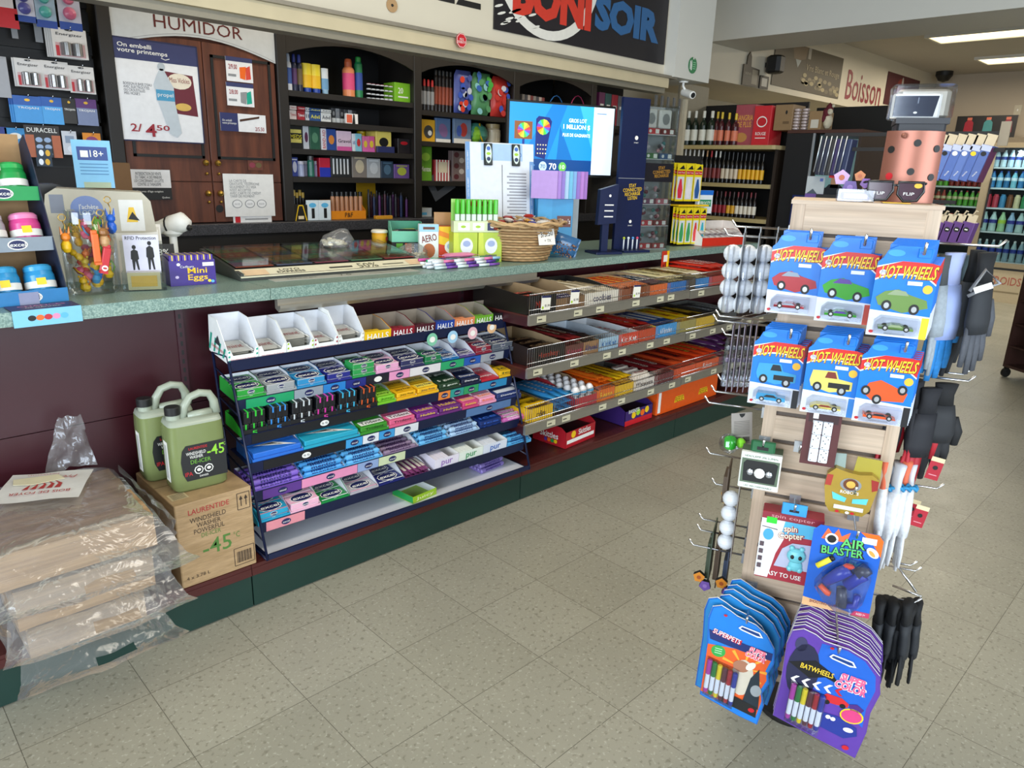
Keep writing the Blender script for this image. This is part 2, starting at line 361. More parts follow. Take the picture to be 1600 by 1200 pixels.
for a,b in ((-2.1,.655),(.657,4.12)): loc(MB().box(a,b,.28,.92,.96,1.0,LAM).build('worktop',ct),ct)
loc(MB().prism([(.28,.959),(.30,.959),(.30,.925),(.275,.915),(.262,.93),(.262,.94),(.28,.935)],.68,1.98,STEEL,M=Matrix(((0,1,0,0),(1,0,0,0),(0,0,1,0),(0,0,0,1)))).build('metal_lip',ct,**{'label':'brushed metal lip'}),ct)
loc(MB().box(-2.1,4.1,.47,.9,.0,.955,BLACKD).build('cabinet_body',ct),ct)
# ================================================ header signs
def flat(name,label,cat,x0,x1,y,z0,z1,m,fn=None,th=.004,group=None,org=None):
    mb=MB().box(0,x1-x0,0,th,0,z1-z0,m)
    if fn: fn(D(mb,front(0)),x1-x0,z1-z0)
    return tag(mb.build(name,loc=(x0,y-th,z0)),label,cat,group)
hs=empty('shop_sign','dark rectangular wall sign with a white ring, red and blue letters over the counter','sign',(2.86,.795,2.07))
mb=MB().box(-.72,.72,-.006,0,0,.62,mat('#1d1a1f',.4)); d=D(mb,front(-.006))
ringo=[(.36*math.cos(a)-.33,.36+.33*math.sin(a)) for a in [2*math.pi*k/48 for k in range(48)]]
d.ell(-.34,.37,.40,.37,mat('#dfdcd2',.5),1,48); d.ell(-.345,.39,.35,.345,mat('#221e22',.4),2,48)
d.text('BONI',-.30,.19,.21,mat('#cc3a2a',.4),3,.60,bold=.06); d.text('SOIR',.335,.195,.18,mat('#2f5f8f',.4),3,.61,bold=.06)
for k in range(14): d.ell(-.70+.28*random.random(),.01+.10*random.random(),.03,.006,mat('#dfdcd2',.5),3,8,.3)
mb.build('sign_panel',hs)
mb=MB(); D(mb,front(0)).text('CHEZ',0,.12,.19,K_,1,.62,bold=.01); tag(mb.build('wall_lettering',loc=(1.75,.798,2.115)),'large black serif letters on the cream header, left of the shop sign','lettering')
mb=MB(); mb.lathe([(.028,0),(.028,.004),(.005,.004)],KR,20,M=Matrix.Translation((0,0,0))@Matrix.Rotation(math.pi/2,4,'X')); mb.ball((0,-.004,0),.006,K_)
tag(mb.build('hole_cover',loc=(1.545,.798,2.08)),'round wooden disc with a dark centre on the cream header','disc')
def octo(d,w,h): pass
mb=MB(); pts=[(.033*math.cos(math.pi/8+k*math.pi/4),.033*math.sin(math.pi/8+k*math.pi/4)) for k in range(8)]
mb.prism(pts,-.002,0,RED); D(mb,front(-.002)).poly([(a*.93,b*.93) for a,b in pts],W_,1).poly([(a*.87,b*.87) for a,b in pts],RED,2).text('PIÈCE\nD\'IDENTITÉ',0,0,.024,W_,3,.05)
tag(mb.build('id_sticker',loc=(1.885,.733,1.98)),'small red octagonal sticker on the trim above the counter','sticker')
mb=MB(); mb.lathe([(.048,0),(.048,.002),(0.001,.002)],mat('#2b7a4a',.5),24,M=Matrix.Rotation(math.pi/2,4,'X')); dd=D(mb,front(-.0022)); dd.poly([(-.02,-.03),(-.01,-.03),(-.009,.0),(-.013,.03),(-.017,.03),(-.021,0)],W_).poly([(-.032,-.025),(-.026,-.025),(-.025,.02),(-.029,.028),(-.033,.02)],W_)
for i in range(4): dd.rect(0,.034,-.02+i*.012,-.016+i*.012,mat('#8cc79a',.5))
dd.rect(-.005,.012,.035,.05,PAINTW,2)
tag(mb.build('round_sticker',loc=(3.79,.718,2.085)),'round green sticker low on the white pillar','sticker')
mb=MB(); R90=Matrix.Rotation(math.radians(105),4,'X')@Matrix.Rotation(math.radians(-20),4,'Y')
mb.lathe([(.022,-.05),(.024,-.045),(.024,.055),(.021,.06)],W_,16,M=Matrix.Translation((0,-.04,-.075))@R90); mb.lathe([(.017,.061),(.001,.0612)],K_,12,M=Matrix.Translation((0,-.04,-.075))@R90)
mb.tube([(0,0,0),(0,0,-.03),(0,-.02,-.055)],.008,W_); mb.lathe([(.03,-.008),(.03,0)],W_,16)
tag(mb.build('security_camera',loc=(3.83,.80,1.999)),'white bullet security camera under the white pillar','camera')
# folding grille stack at the end of the counter
gt=empty('folding_gate','folded grey accordion security grille at the far end of the counter','gate',(3.75,.86,1.0))
for i in range(9):
    x=-.15+i*.034; MB().box(x,x+.012,-.02+.02*(i%2),-.008+.02*(i%2),.002,.9,mat('#7d7d7c',.4,.5)).build('gate_bar',gt)
MB().box(.17,.20,-.03,.02,.002,.9,mat('#b9ae96',.6)).build('end_post',gt)
MB().box(.178,.192,-.034,-.030,.32,.36,K_).build('lock',gt)
# ================================================ back bar cabinets
cb=empty('back_shelving','dark brown wall shelving with arched valances behind the counter','shelving',(2.5,2.1,0))
PX=[1.585,2.505,3.38,4.235]
def cl(mb,n,**k): return loc(mb.build(n,cb,**k),cb)
for x in [.71]+PX: cl(MB().bbox(x-.03,x+.03,1.88,1.905,1.09,2.2,BLACKW,.004).box(x-.012,x+.012,1.905,2.3,1.09,2.2,BLACKW),'upright')
cl(MB().box(.74,4.2,2.3,2.32,1.09,2.2,BLACKD),'back_panel')
cl(MB().box(.68,4.27,1.86,2.3,2.2,2.24,BLACKW),'top')
cl(MB().box(.68,4.27,1.86,2.3,0,1.03,BLACKW),'base_cabinet')
cl(MB().bbox(.68,4.30,1.83,2.3,1.032,1.089,DARKLAM,.004),'ledge')
def valance(x0,x1,zs,zp):
    n=14; pts=[(x0,2.2)]; 
    for i in range(n+1): u=i/n; pts.append((x0+(x1-x0)*u,zs+(zp-zs)*math.sin(math.pi*u)**.8))
    pts.append((x1,2.2)); pts=pts[::-1]; cl(MB().prism(pts,1.885,1.90,BLACKW),'valance')
for a,b in zip(PX,PX[1:]): valance(a+.03,b-.03,1.985,2.065)
BZ={0:[1.80,1.648,1.492,1.338],1:[1.765,1.575,1.325],2:[1.765,1.575,1.325]}
for i,zs in BZ.items():
    for z in zs: cl(MB().box(PX[i]+.03,PX[i+1]-.03,1.89,2.29,z-.03,z,BLACKW),'shelf')
for x,dz in ((2.08,0),(3.0,0),(3.85,0)):
    mb=MB().lathe([(.035,.01),(.04,0),(.03,-.006),(.001,-.006)],mat('#9a9a9a',.2,.6),16); tag(mb.build('cabinet_light',loc=(x,1.872,2.11)),{2.08:'small metal light on the valance over the medicine shelves',3.0:'small metal light on the valance over the toy shelves',3.85:'small metal light on the valance over the screen'}[x],'light')
# humidor
hm=empty('humidor_cabinet','cherry wood humidor cabinet with a white arched header sign','cabinet',(1.15,1.95,1.09))
def hl(mb,n,p=hm,**k): o=mb.build(n,p,**k); o.location=-hm.location; return o
hl(MB().box(.74,1.555,1.92,2.28,1.092,2.16,CHERRY),'body')
def archsign():
    n=14; top=[(.742,2.012),(1.553,2.012)]; 
    pts=[(.742,2.16),(.742,1.925)]+[(.742+.811*i/n,1.925+.0*i+ .075*math.sin(math.pi*(i/n))) for i in range(1,n)]+[(1.553,1.925),(1.553,2.16)]
    mb=MB().prism(pts,1.893,1.9,mat('#c8ccce',.4),side=K_); d=D(mb,front(1.893))
    d.text('HUMIDOR',1.155,2.048,.058,mat('#5b1c1c',.4),2,.44); 
    d.line([(.75,2.11),(1.545,2.11)],.003,GREY); d.line([(.75,1.935)]+[(.742+.811*i/n,1.935+.075*math.sin(math.pi*(i/n))) for i in range(1,n)]+[(1.545,1.935)],.002,GREY)
    return mb
hl(archsign(),'header_sign')
for (x0,x1,z0,z1) in ((.745,1.158,1.305,2.0),(1.162,1.55,1.305,2.0),(.745,1.158,1.095,1.30),(1.162,1.55,1.095,1.30)):
    dr=hl(MB().bbox(x0,x1,1.90,1.919,z0,z1 if z1<1.9 else 1.985,CHERRY,.003),'door')
    if z1>1.9:
        a,b,c,e=(x0+.035,x1-.03,1.42,1.93); fr=MB()
        for q in ((a,b,c,c+.014),(a,b,e-.014,e),(a,a+.014,c,e),(b-.014,b,c,e)): fr.box(q[0],q[1],1.893,1.899,q[2],q[3],K_)
        fr.build('black_frame',dr)
    kx=x1-.03 if x0<1 else x0+.03
    for kz,r in (((z1-.6 if z1>1.9 else z1-.055),.016),((z1-.655 if z1>1.9 else z1-.1),.008)):
        MB().ball((kx,1.887,kz),r,BRASS,12).build('knob',dr)
MBp=MB().lathe([(.02,0),(.02,.002),(.001,.002)],K_,16,M=Matrix.Translation((1.185,1.8985,1.165))@Matrix.Rotation(math.pi/2,4,'X')); hl(MBp,'cable_hole')
PX0=[.74]
# pegboard wall at the left
pg=empty('slat_wall','black slatted display wall at the upper left','display wall',(.2,2.0,1.05))
mb=MB()
for k in range(12): mb.box(-1.6,.48,-.0,.02,.02+k*.1,.105+k*.1,BLACKD); 
mb.box(-1.6,.48,.02,.03,0,1.25,K_); mb.build('slats',pg)
MB().box(.405,.48,-.35,-.002,-.01,.34,mat('#6b4a25',.6)).build('side_box',pg)
# ================================================ generic candy trays and packs
ORD=['first','second','third','fourth','fifth','sixth','seventh','eighth','ninth','tenth','eleventh','twelfth','thirteenth','fourteenth','fifteenth']
def TM(loc,rz=0,tilt=0): return Matrix.Translation(loc)@Matrix.Rotation(rz,4,'Z')@Matrix.Rotation(tilt,4,'X')
INN=mat('#dfe2e8',.7); INK=mat('#a58b68',.8)
def trayob(name,label,M,w,d,hf,hb,col,txt=None,tcol=None,inner=None,notch=False,group=None,cat='display box',side=None,tb=.02,logo=None):
    t=.0018; mb=MB(); inner=inner or INN; c=col if not isinstance(col,str) else mat(col,.4)
    mb.box(0,w,0,d,0,t,c); 
    if notch:   # front with two raised cheeks
        q=min(.018,w*.2); mb.prism([(0,0),(w,0),(w,hf*1.7),(w-q*.5,hf*1.8),(w-q,hf),(q,hf),(q*.5,hf*1.8),(0,hf*1.7)],0,t,c)
    else: mb.box(0,w,0,t,t,hf,c)
    for x in (0,w-t):
        pr=[(0,t),(d,t),(d,hb),(d*.55,hb),(t,hf*(1.7 if notch else 1))]
        P=[(x,a,b) for a,b in pr]+[(x+t,a,b) for a,b in pr]; n=5
        mb.add(P,[(0,1,2,3,4)][::1],inner if x else (side or c)); mb.add(P,[(9,8,7,6,5)],(side or c) if x else inner)
        mb.add(P,[(i,i+5,(i+1)%5+5,(i+1)%5) for i in range(5)],c)
    mb.box(t,w-t,d-t,d,t,hb,inner)
    if txt: D(mb,front(0)).text(txt,w/2,hf*.5,min(hf*.55,.03),tcol or W_,2,min(w*.8,.03*len(txt)*.62),bold=tb)
    if logo: logo(D(mb,front(0)),w,hf)
    o=mb.build(name); o.matrix_world=M; return tag(o,label,cat,group)
_PK={}
def packmesh(kind,w,d,h,col,txt,tcol,extra=None):
    k=(kind,round(w,3),round(d,3),round(h,3),col,txt,tcol,extra)
    if k in _PK: return _PK[k]
    mb=MB(); c=mat(col,.3); tc=mat(tcol,.4)
    if kind=='excel':     # flat pack, dark oval logo with a white burst
        mb.bbox(0,w,0,d,0,h,c,.003)
        for F,a,b,s in ((topf(h),w/2,d*.52,min(w*.42,d*.66)),(front(0),w/2,h*.5,min(w*.3,h*.6))):
            q=D(mb,F); q.poly([(a+s*(1.04+.1*(j%2))*math.cos(j*math.pi/12),b+s*(.61+.07*(j%2))*math.sin(j*math.pi/12)) for j in range(24)],W_,1).ell(a,b,s,s*.58,NAVYP,2,20).text('excel',a,b,s*.5,W_,3,s*1.7,bold=.04,shear=.15)
        D(mb,topf(h)).rect(0,w,0,d*.08,mat(extra,.3) if extra else W_,1)
    elif kind=='flat':
        mb.bbox(0,w,0,d,0,h,c,.003)
        D(mb,topf(h)).rect(w*.06,w*.94,d*.2,d*.75,mat(extra,.4) if extra else c,1).text(txt,w/2,d*.48,min(d*.34,w*.25),tc,2,w*.78,bold=.03)
        D(mb,front(0)).text(txt,w/2,h*.5,h*.5,tc,2,w*.7,bold=.03)
    elif kind=='roll':    # paper-wrapped roll, lying along x
        r=d/2; mb.lathe([(r*.45,0),(r*.35,.004),(r,.008,c),(r,w*.2,c),(r,w*.8,c),(r,w-.008),(r*.35,w-.004),(r*.45,w)],c,12,M=Matrix.Translation((0,r,r))@Matrix.Rotation(math.pi/2,4,'Y'))
        for an in (20,75):
            F=Matrix.Translation((0,r,r))@Matrix.Rotation(math.radians(an),4,'X')@front(0); q=D(mb,Matrix.Translation((0,r,r))@Matrix.Rotation(math.radians(-an),4,'X')@front(-r-.0006))
            q.text(txt,w*.5,0,r*1.0,tc,2,w*.62,bold=.03)
    elif kind=='upright':  # pack standing on edge, face towards +-x, top edge showing
        mb.bbox(0,w,0,d,0,h,c,.002)
        if extra: mb.box(w*.42,w*.62,-.0005,d+.0005,h*.55,h+.0006,mat(extra,.3))
    elif kind=='bar':      # flow-wrapped bar lying along y
        R=Matrix.Translation((w/2,d/2,0))@Matrix.Rotation(math.pi/2,4,'Z'); mb.pillow(d*.9,w*.96,h,c,R,d*.04,None,6,4)
        D(mb,R@topf(h*.98)).poly([(-d*.3,-w*.28),(d*.3,-w*.28),(d*.3,w*.28),(-d*.3,w*.28)],mat(extra,.4) if extra else c,1).text(txt,0,0,w*.42,tc,3,d*.5,bold=.03)
    elif kind=='barx':     # flow-wrapped bar lying along x
        mb.pillow(w*.92,d*.94,h,c,Matrix.Translation((w/2,d/2,0)),w*.035,None,6,4)
        D(mb,Matrix.Translation((w/2,d/2,0))@topf(h)).poly([(-w*.3,-d*.28),(w*.3,-d*.28),(w*.3,d*.28),(-w*.3,d*.28)],mat(extra,.4) if extra else c,1).text(txt,0,0,d*.5,tc,3,w*.55,bold=.03)
    elif kind=='sachet':
        mb.pillow(w*.9,d*.8,h,c,Matrix.Translation((w/2,d/2,0)),.006,W_,6,4); D(mb,topf(h*.98)).text(txt,w/2,d*.45,d*.22,tc,2,w*.6)
    elif kind=='tri':      # tray pack with white triangle logo
        mb.bbox(0,w,0,d,0,h,c,.003); q=D(mb,topf(h)); q.poly([(w*.12,d*.92),(w*.55,d*.92),(w*.92,d*.08)],W_,1).poly([(w*.25,d*.84),(w*.5,d*.84),(w*.68,d*.4)],K_,2).line([(w*.3,d*.75),(w*.6,d*.55)],w*.02,W_,3)
    elif kind=='egg':
        mb.lathe([(.001,0),(w*.28,h*.06),(w*.46,h*.3),(w*.42,h*.62),(w*.22,h*.92),(.001,h)],c,12,M=Matrix.Translation((w/2,d/2,0)))
        mb.lathe([(w*.462,h*.28),(w*.47,h*.40),(w*.45,h*.48)],mat(extra,.35),12,M=Matrix.Translation((w/2,d/2,0)))
    o=mb.build('p'); me=o.data; bpy.data.objects.remove(o); _PK[k]=me; return me
def place(name,me,M,label,cat,group=None):
    o=bpy.data.objects.new(name,me); COL.objects.link(o); o.matrix_world=M; return tag(o,label,cat,group)
def fillpacks(M,w,d,kind,n,col,txt,tcol,label='',group='',ph=.018,extra=None,base=.002,name='gum_pack',cat='pack',jit=1,rows=None):
    """n packs inside a tray of inner size w x d"""
    i=.003; W=w-2*i; Dp=d-2*i; rnd=random.Random(int(w*1e4)+n+len(label))
    def J(a): return (rnd.random()-.5)*a*jit
    if kind in ('excel','flat','tri'):        # two rows front and back, stacked
        r=rows or 2; pd=Dp/r*.97
        me=packmesh(kind,W*.97,pd,ph,col,txt,tcol,extra)
        for q in range(n):
            rr=q%r; l=q//r; place(name,me,M@Matrix.Translation((i+W*.015+J(.001),i+rr*(Dp/r)+.0005,base+l*(ph+.0012))),label,cat,group)
    elif kind in ('roll','barx'):              # along x, side by side in y
        r=rows or 4; pd=min(.021,Dp/r) if kind=='roll' else Dp/r; me=packmesh(kind,W*.97,pd*.97,ph if kind!='roll' else pd*.97,col,txt,tcol,extra)
        for q in range(n):
            rr=q%r; l=q//r; place(name,me,M@Matrix.Translation((i+W*.015,i+rr*(Dp/r)+(l%2)*.3*pd*(rr<r-1),base+l*(pd*.98 if kind=='roll' else ph*1.05))),label,cat,group)
    elif kind in ('upright','bar','sachet','egg'):                                     # columns across x
        cols=rows or max(1,int(W/.022)); cw=W/cols; ln=Dp*.96 if kind!='egg' else cw
        if kind=='egg':
            rows_y=max(1,int(Dp/cw)); me=packmesh(kind,cw*.98,cw*.98,ph,col,txt,tcol,extra)
            for q in range(n): place(name,me,M@Matrix.Translation((i+(q%cols)*cw,i+((q//cols)%rows_y)*cw,base+(q//(cols*rows_y))*ph)),label,cat,group)
        else:
            me=packmesh(kind,cw*.95,ln,ph,col,txt,tcol,extra)
            for q in range(n):
                l=q//cols; z=base+l*(ph*1.04); off=cw*.25*(l%2)*(q%cols<cols-1)
                place(name,me,M@Matrix.Translation((i+(q%cols)*cw+off,i+.002,z)),label,cat,group)
# ================================================ navy gum rack
RK=Matrix.Translation((.45,.178,0))@Matrix.Rotation(-.022,4,'Z')      # origin: left end, front line of the top tier
RW=1.205
LV=[('top',.785,0),('second',.66,-.035),('third',.546,-.060),('fourth',.457,-.090),('fifth',.365,-.115),('sixth',.265,-.148)]
TILT=.12
rk=empty('gum_rack','navy wire gum and mint rack with six tiers standing on the base shelf','display rack',RK.translation,-.022)
for sx in (0,RW):
    mb=MB()
    mb.tube([(sx,-.19,.16),(sx,.008,.81)],.0045,NAVY); mb.tube([(sx,.04,.16),(sx,.13,.80)],.0045,NAVY); mb.tube([(sx,.008,.81),(sx,.13,.80)],.004,NAVY); mb.tube([(sx,-.19,.16),(sx,.04,.16)],.004,NAVY)
    for k in range(6): z=.22+k*.1; y0=-.19+.198*(z-.16)/.65; y1=.04+.09*(z-.16)/.64; mb.tube([(sx,y0,z),(sx,y1,z+.03)],.003,NAVY)
    mb.build('side_frame',rk)
def sheet(mb,x0,x1,M): mb.box(x0,x1,0,.15,-.004,0,NAVY,M=M); mb.box(x0,x1,-.003,.0,-.026,.012,NAVY,M=M)
strips={1:[(0,'#1f9a63',.03,.20),(0,'#8f99a3',.20,.31),(0,'#2a7fc8',.31,.40),(0,'#232f80',.40,.485),(0,'#1b1c2a',.485,.585),(0,'#e69ac4',.585,.68),(0,'#dfdde0',.68,.83),(0,'#2aa36a',.83,.95),(0,'#2459b0',.95,1.04),(0,'#9aa0a8',1.04,1.17)],
 2:[(0,'#17181d',.03,.56),(0,'#e8893a',.80,.86),(0,'#2c9a8e',.86,.93),(0,'#2c9a5e',.93,1.01),(0,'#2a86b8',1.01,1.17)],
 3:[(0,'#17181d',.05,.36),(0,'#3f9bd6',.36,.43),(0,'#dfe3e8',.43,.50),(0,'#3f9bd6',.50,.57),(0,'#dfe3e8',.57,.68),(0,'#5578a8',.92,1.17)],
 4:[(0,'#5b3687',.03,.17),(0,'#e08fb5',.17,.39),(0,'#8fa6cf',.39,.48),(0,'#cdd8b0',.48,.60)],5:[(0,'#e08f9a',.02,.16)]}
for i,(nm,z,y) in enumerate(LV):
    Mx=Matrix.Translation((0,y,z))@Matrix.Rotation(TILT,4,'X'); mb=MB(); sheet(mb,.004,RW-.004,Mx); s=mb.build('shelf',rk)
    if i in strips:
        for _,c,a,b in strips[i]:
            mb=MB()
            mb.box(a,b-.002,-.0045,-.0032,-.024,.010,mat(c,.4),M=Mx)
            q=D(mb,Mx@front(-.0046)); q.ell((a+b)/2,-.007,.017,.011,NAVYP if c not in('#1b1c2a','#17181d') else W_,1).text('excel' if c!='#17181d' else 'S5',(a+b)/2,-.007,.008,W_ if c!='#17181d' else K_,2,.024)
            mb.build('price_strip',s)
mb=MB().box(.004,RW-.004,-.185,.05,.158,.165,NAVY).box(.012,RW-.012,-.18,.045,.1655,.167,mat('#dfe3ee',.18,vary=0)).box(.004,RW-.004,-.19,-.184,.158,.178,NAVY)
mb.build('base_tray',rk,**{'label':'empty white base tray'})
def rowline(p0,p1): return lambda px:p0[1]+(p1[1]-p0[1])*(px-p0[0])/(p1[0]-p0[0])
def rackrow(i,line,items,depth,what='gum'):
    nm,z,y=LV[i]; lf=rowline(*line)
    for k,it in enumerate(items):
        a,b=it['px']; y0=RK.translation.y+y; x0=on(a,lf(a),1,y0-.0).x-.45; x1=on(b,lf(b),1,y0).x-.45
        w=x1-x0-.0015; M=RK@Matrix.Translation((x0,y+.001,z+.0005))@Matrix.Rotation(TILT,4,'X')
        d=it.get('d',depth); hf=it.get('hf',.022); hb=it.get('hb',.05)
        pos=f"{ORD[k]} from left on the navy rack's {nm} tier"
        trayob('candy_tray' if not it.get('halls') else 'lozenge_box',f"{it['c']} {it.get('what',what)} box, {pos}",M,w,d,hf,hb,it['col'],it.get('txt'),mat(it.get('tc','#f5f5f5'),.4),notch=it.get('notch',False),inner=it.get('inner'),side=it.get('side'),logo=it.get('logo'))
        if it.get('pk'):
            kind,n,col,txt,tc,ph,ex=it['pk']
            fillpacks(M,w,it.get('fd',d),kind,n,col,txt,tc,f"{it.get('pc',it['c'])} {it.get('pw','gum pack')} in {ORD[k]} box from left, {nm} rack tier",f"packs in box {k+1} of the {nm} rack tier",ph,ex,rows=it.get('rows'),name=it.get('pn','gum_pack'))
def stripes(colr):
    c=mat(colr,.4)
    def f(q,w,h):
        for k in range(3): q.poly([(w*.02,h*(.2+.6*k)),(w*.08,h*(.2+.6*k)),(w*.08,h*(.5+.6*k)),(w*.02,h*(.4+.6*k))],c); q.poly([(w*.92,h*(.2+.6*k)),(w*.98,h*(.2+.6*k)),(w*.98,h*(.5+.6*k)),(w*.92,h*(.4+.6*k))],c)
        q.text("FISHERMAN'S FRIEND",w/2,h*.4,.008,RED,2,w*.8)
    return f
FF=lambda px,c,col,n=4,hb=.10:dict(px=px,c=c,col='#eef0ee',hf=.026,hb=hb,notch=True,what='lozenge',logo=stripes(col),pk=('sachet',n,'#b9b7ae','mint','#9a2a2a',.006,None),pc='crinkled '+c,pw='lozenge sachet',pn='lozenge_sachet',rows=1,d=.15)
H=lambda px,c,col,tc='#ffffff':dict(px=px,c=c,col=col,txt='HALLS',tc=tc,hf=.042,hb=.062,what='lozenge',halls=1,inner=mat('#8d8478',.8),pk=('upright',3,col,'','#ffffff',.030,None),pw='lozenge stick',pn='lozenge_stick',d=.13,fd=.05)
rackrow(0,((357,576),(793,497)),[FF((357,405),'white and teal striped','#22a58c',5,.125),FF((405,448),'plain white','#e8e8e2'),FF((448,490),'white and lime','#a5c72c',8),FF((490,527),'white and dark red striped','#a32438'),FF((527,567),'white and beige','#c8bfae',6,.115),
  H((567,608),'yellow','#eec21c'),H((608,644),'crimson','#8a1a2c'),H((644,676),'dark maroon','#4a1424'),H((676,705),'royal blue','#1e3f9a'),H((705,736),'peach orange','#e08a5c'),H((736,764),'lime green','#6aa82c'),H((764,793),'black','#16171c')],.15)
E=lambda px,c,col,n=4,ex='#e9edf2',**k:dict(px=px,c=c,col=col,pk=('excel',n,col,'excel','#ffffff',.019,ex),hf=.018,hb=.05,**k)
rackrow(1,((371,636),(796,545)),[E((371,417),'emerald green','#2a9a3a'),E((417,464),'silver grey','#9a9ea0'),E((464,510),'sky blue','#2f8cc0'),E((510,549),'dark navy','#262c84'),E((549,585),'green and white','#2f9a50',5,'#ffffff'),E((585,623),'pale pink','#e8a8cc',4,'#ffffff'),
  E((623,660),'white and navy','#30335e',4,'#ffffff'),E((660,687),'dark green','#1e7a4a',3),E((687,713),'blue','#1f6fae',2),E((713,738),'white and purple','#5a4a8a',1),E((738,763),'cherry red','#8a2438',4),E((763,796),'graphite grey','#5d6470',4)],.135)
def five(px,c,col,cc): return dict(px=px,c=c,col='#1b1c20',side=mat(cc,.4),pk=('upright',6,'#1c1d22','','#ffffff',.042,cc),hf=.028,hb=.05,rows=3,inner=mat(cc,.4),txt='5',tc=cc)
G=lambda px,c,col,txt,tc,ex=None,n=4,kind='flat',**k:dict(px=px,c=c,col=col,pk=(kind,n,col,txt,tc,.018,ex),hf=.02,hb=.048,**k)
rackrow(2,((379,687),(802,589)),[five((379,419),'black and neon green','', '#35c23a'),five((419,454),'black and bright blue','','#3a8fe0'),five((454,491),'black and silver','','#c9d0d4'),five((491,526),'black and magenta','','#d23aa0'),five((526,559),'black and cyan','','#3fb4dc'),five((559,588),'black and orange','','#e0602a'),
  G((588,617),'lime','#7ac52c','Juicy','#2a5a1a','#a5e04a'),G((617,649),'bright yellow','#f0b81e','Juicy Fruit','#3a2a14'),G((649,682),'yellow and navy','#f0b81e','Juicy Fruit','#1b2257','#ffe45c'),G((682,716),'dark bottle green','#24402c','5 gum','#e8f0e4'),G((716,747),'navy with orange edge','#1c2440','Dentyne','#ffffff','#2c3a6a',side=ORG),
  G((747,774),'white and red','#c2283a','Dentyne','#ffffff',n=2),G((774,802),'white and gold','#e5b824','ice','#2a4a2a',n=3)],.13)
rackrow(3,((396,731),(808,626)),[G((396,475),'cobalt blue','#2b6fd0','','#ffffff',kind='tri',n=4,rows=2),G((475,562),'aqua blue','#27a3c0','','#ffffff',kind='tri',n=4,rows=2),G((562,606),'leaf green','#3a8f2c','Trident','#1b1b1b','#f3f6ee'),G((606,648),'rose pink','#e0648c','Trident','#1b1b1b','#f8e6ee'),
  G((648,683),'purple grape','#7a2f86','Hubba','#f0d040','#8f3fa0'),G((683,718),'dark purple','#6c3078','Hubba','#f0d040','#7d3a8c'),G((718,744),'striped pink','#d04a80','Bubble','#f5d040','#f28ab0'),G((744,770),'light pink','#f0a0c0','Bubble','#f07a20','#f8c8d8'),G((770,808),'ice navy','#2c3c74','Dentyne','#ffffff','#e4e8f4')],.125)
MR=lambda px,c,col,tc,ex=None,n=8,**k:dict(px=px,c=c,col=col,pk=('roll',n,col,'mentos',tc,.02,ex),hf=.016,hb=.04,what='mint roll',pw='mint roll',pn='mint_roll',**k)
rackrow(4,((394,783),(818,655)),[MR((394,475),'violet','#7a5cc0','#1c1a5c'),MR((475,540),'bright blue','#4c9fe0','#10206a'),MR((540,597),'pale blue','#5fb0e6','#10206a'),MR((597,652),'grey and plum','#8a7590','#3a1a50',n=4),MR((652,699),'blue and white','#68b4e6','#10206a'),MR((699,745),'white and blue','#a8c8e8','#10206a',n=7),
  dict(px=(745,780),c='midnight blue',col='#13204c',pk=('flat',4,'#16306e','ice','#3a6ad0',.018,None),hf=.012,hb=.02),MR((780,818),'white and pink','#d06ab8','#ffffff',n=3)],.13)
rackrow(5,((406,838),(826,690)),[E((406,456),'turquoise','#2a9fc4',4,'#e08f9a'),E((456,503),'baby pink','#eeb6cc',4,'#ffffff'),E((503,547),'forest green','#1f8a44',2),E((547,591),'silver and pink','#b7b3ba',2,'#e39ab6'),E((591,631),'indigo','#20286e',2),
  dict(px=(631,671),c='plum and cream striped',col='#6a3a66',pk=('bar',10,'#7a3a6a','','#f0e6d0',.011,'#d9cfc4'),hf=.012,hb=.03,pw='gum stick pack'),
  dict(px=(676,713),c='white and lilac',col='#e9e4f2',txt='pur',tc='#9a6ac0',hf=.05,hb=.052,inner=W_,pk=('upright',3,'#eee8f6','','#ffffff',.047,None)),dict(px=(713,750),c='white and green',col='#e6f0e6',txt='pur',tc='#2f9a5a',hf=.05,hb=.052,inner=W_,pk=('upright',3,'#eef6ee','','#ffffff',.047,None)),
  dict(px=(750,786),c='white and blue',col='#dfe6f4',txt='pur',tc='#3a6ac0',hf=.05,hb=.052,inner=W_,pk=('upright',3,'#e6ecf8','','#ffffff',.047,None)),MR((786,824),'blue',"#58aee4",'#10206a',n=6)],.125)
# promo discs hanging under the top tier
for k,(px,py,c,l) in enumerate(((672,531,'#7fc4a4','green'),(704,527,'#9ecbe8','pale blue'),(735,521,'#e2b6c0','pink'),(765,512,'#e6b98a','peach'))):
    p=on(px,py,1,.165); mb=MB().lathe([(.026,0),(.026,.0015),(.001,.0015)],mat(c,.4),20,M=Matrix.Rotation(math.pi/2,4,'X')); D(mb,front(-.0017)).ell(0,0,.014,.012,W_)
    tag(mb.build('promo_disc',loc=(p.x,.152,p.z+.004)),f'small round {l} promo disc under the lozenge boxes on the navy rack','label')
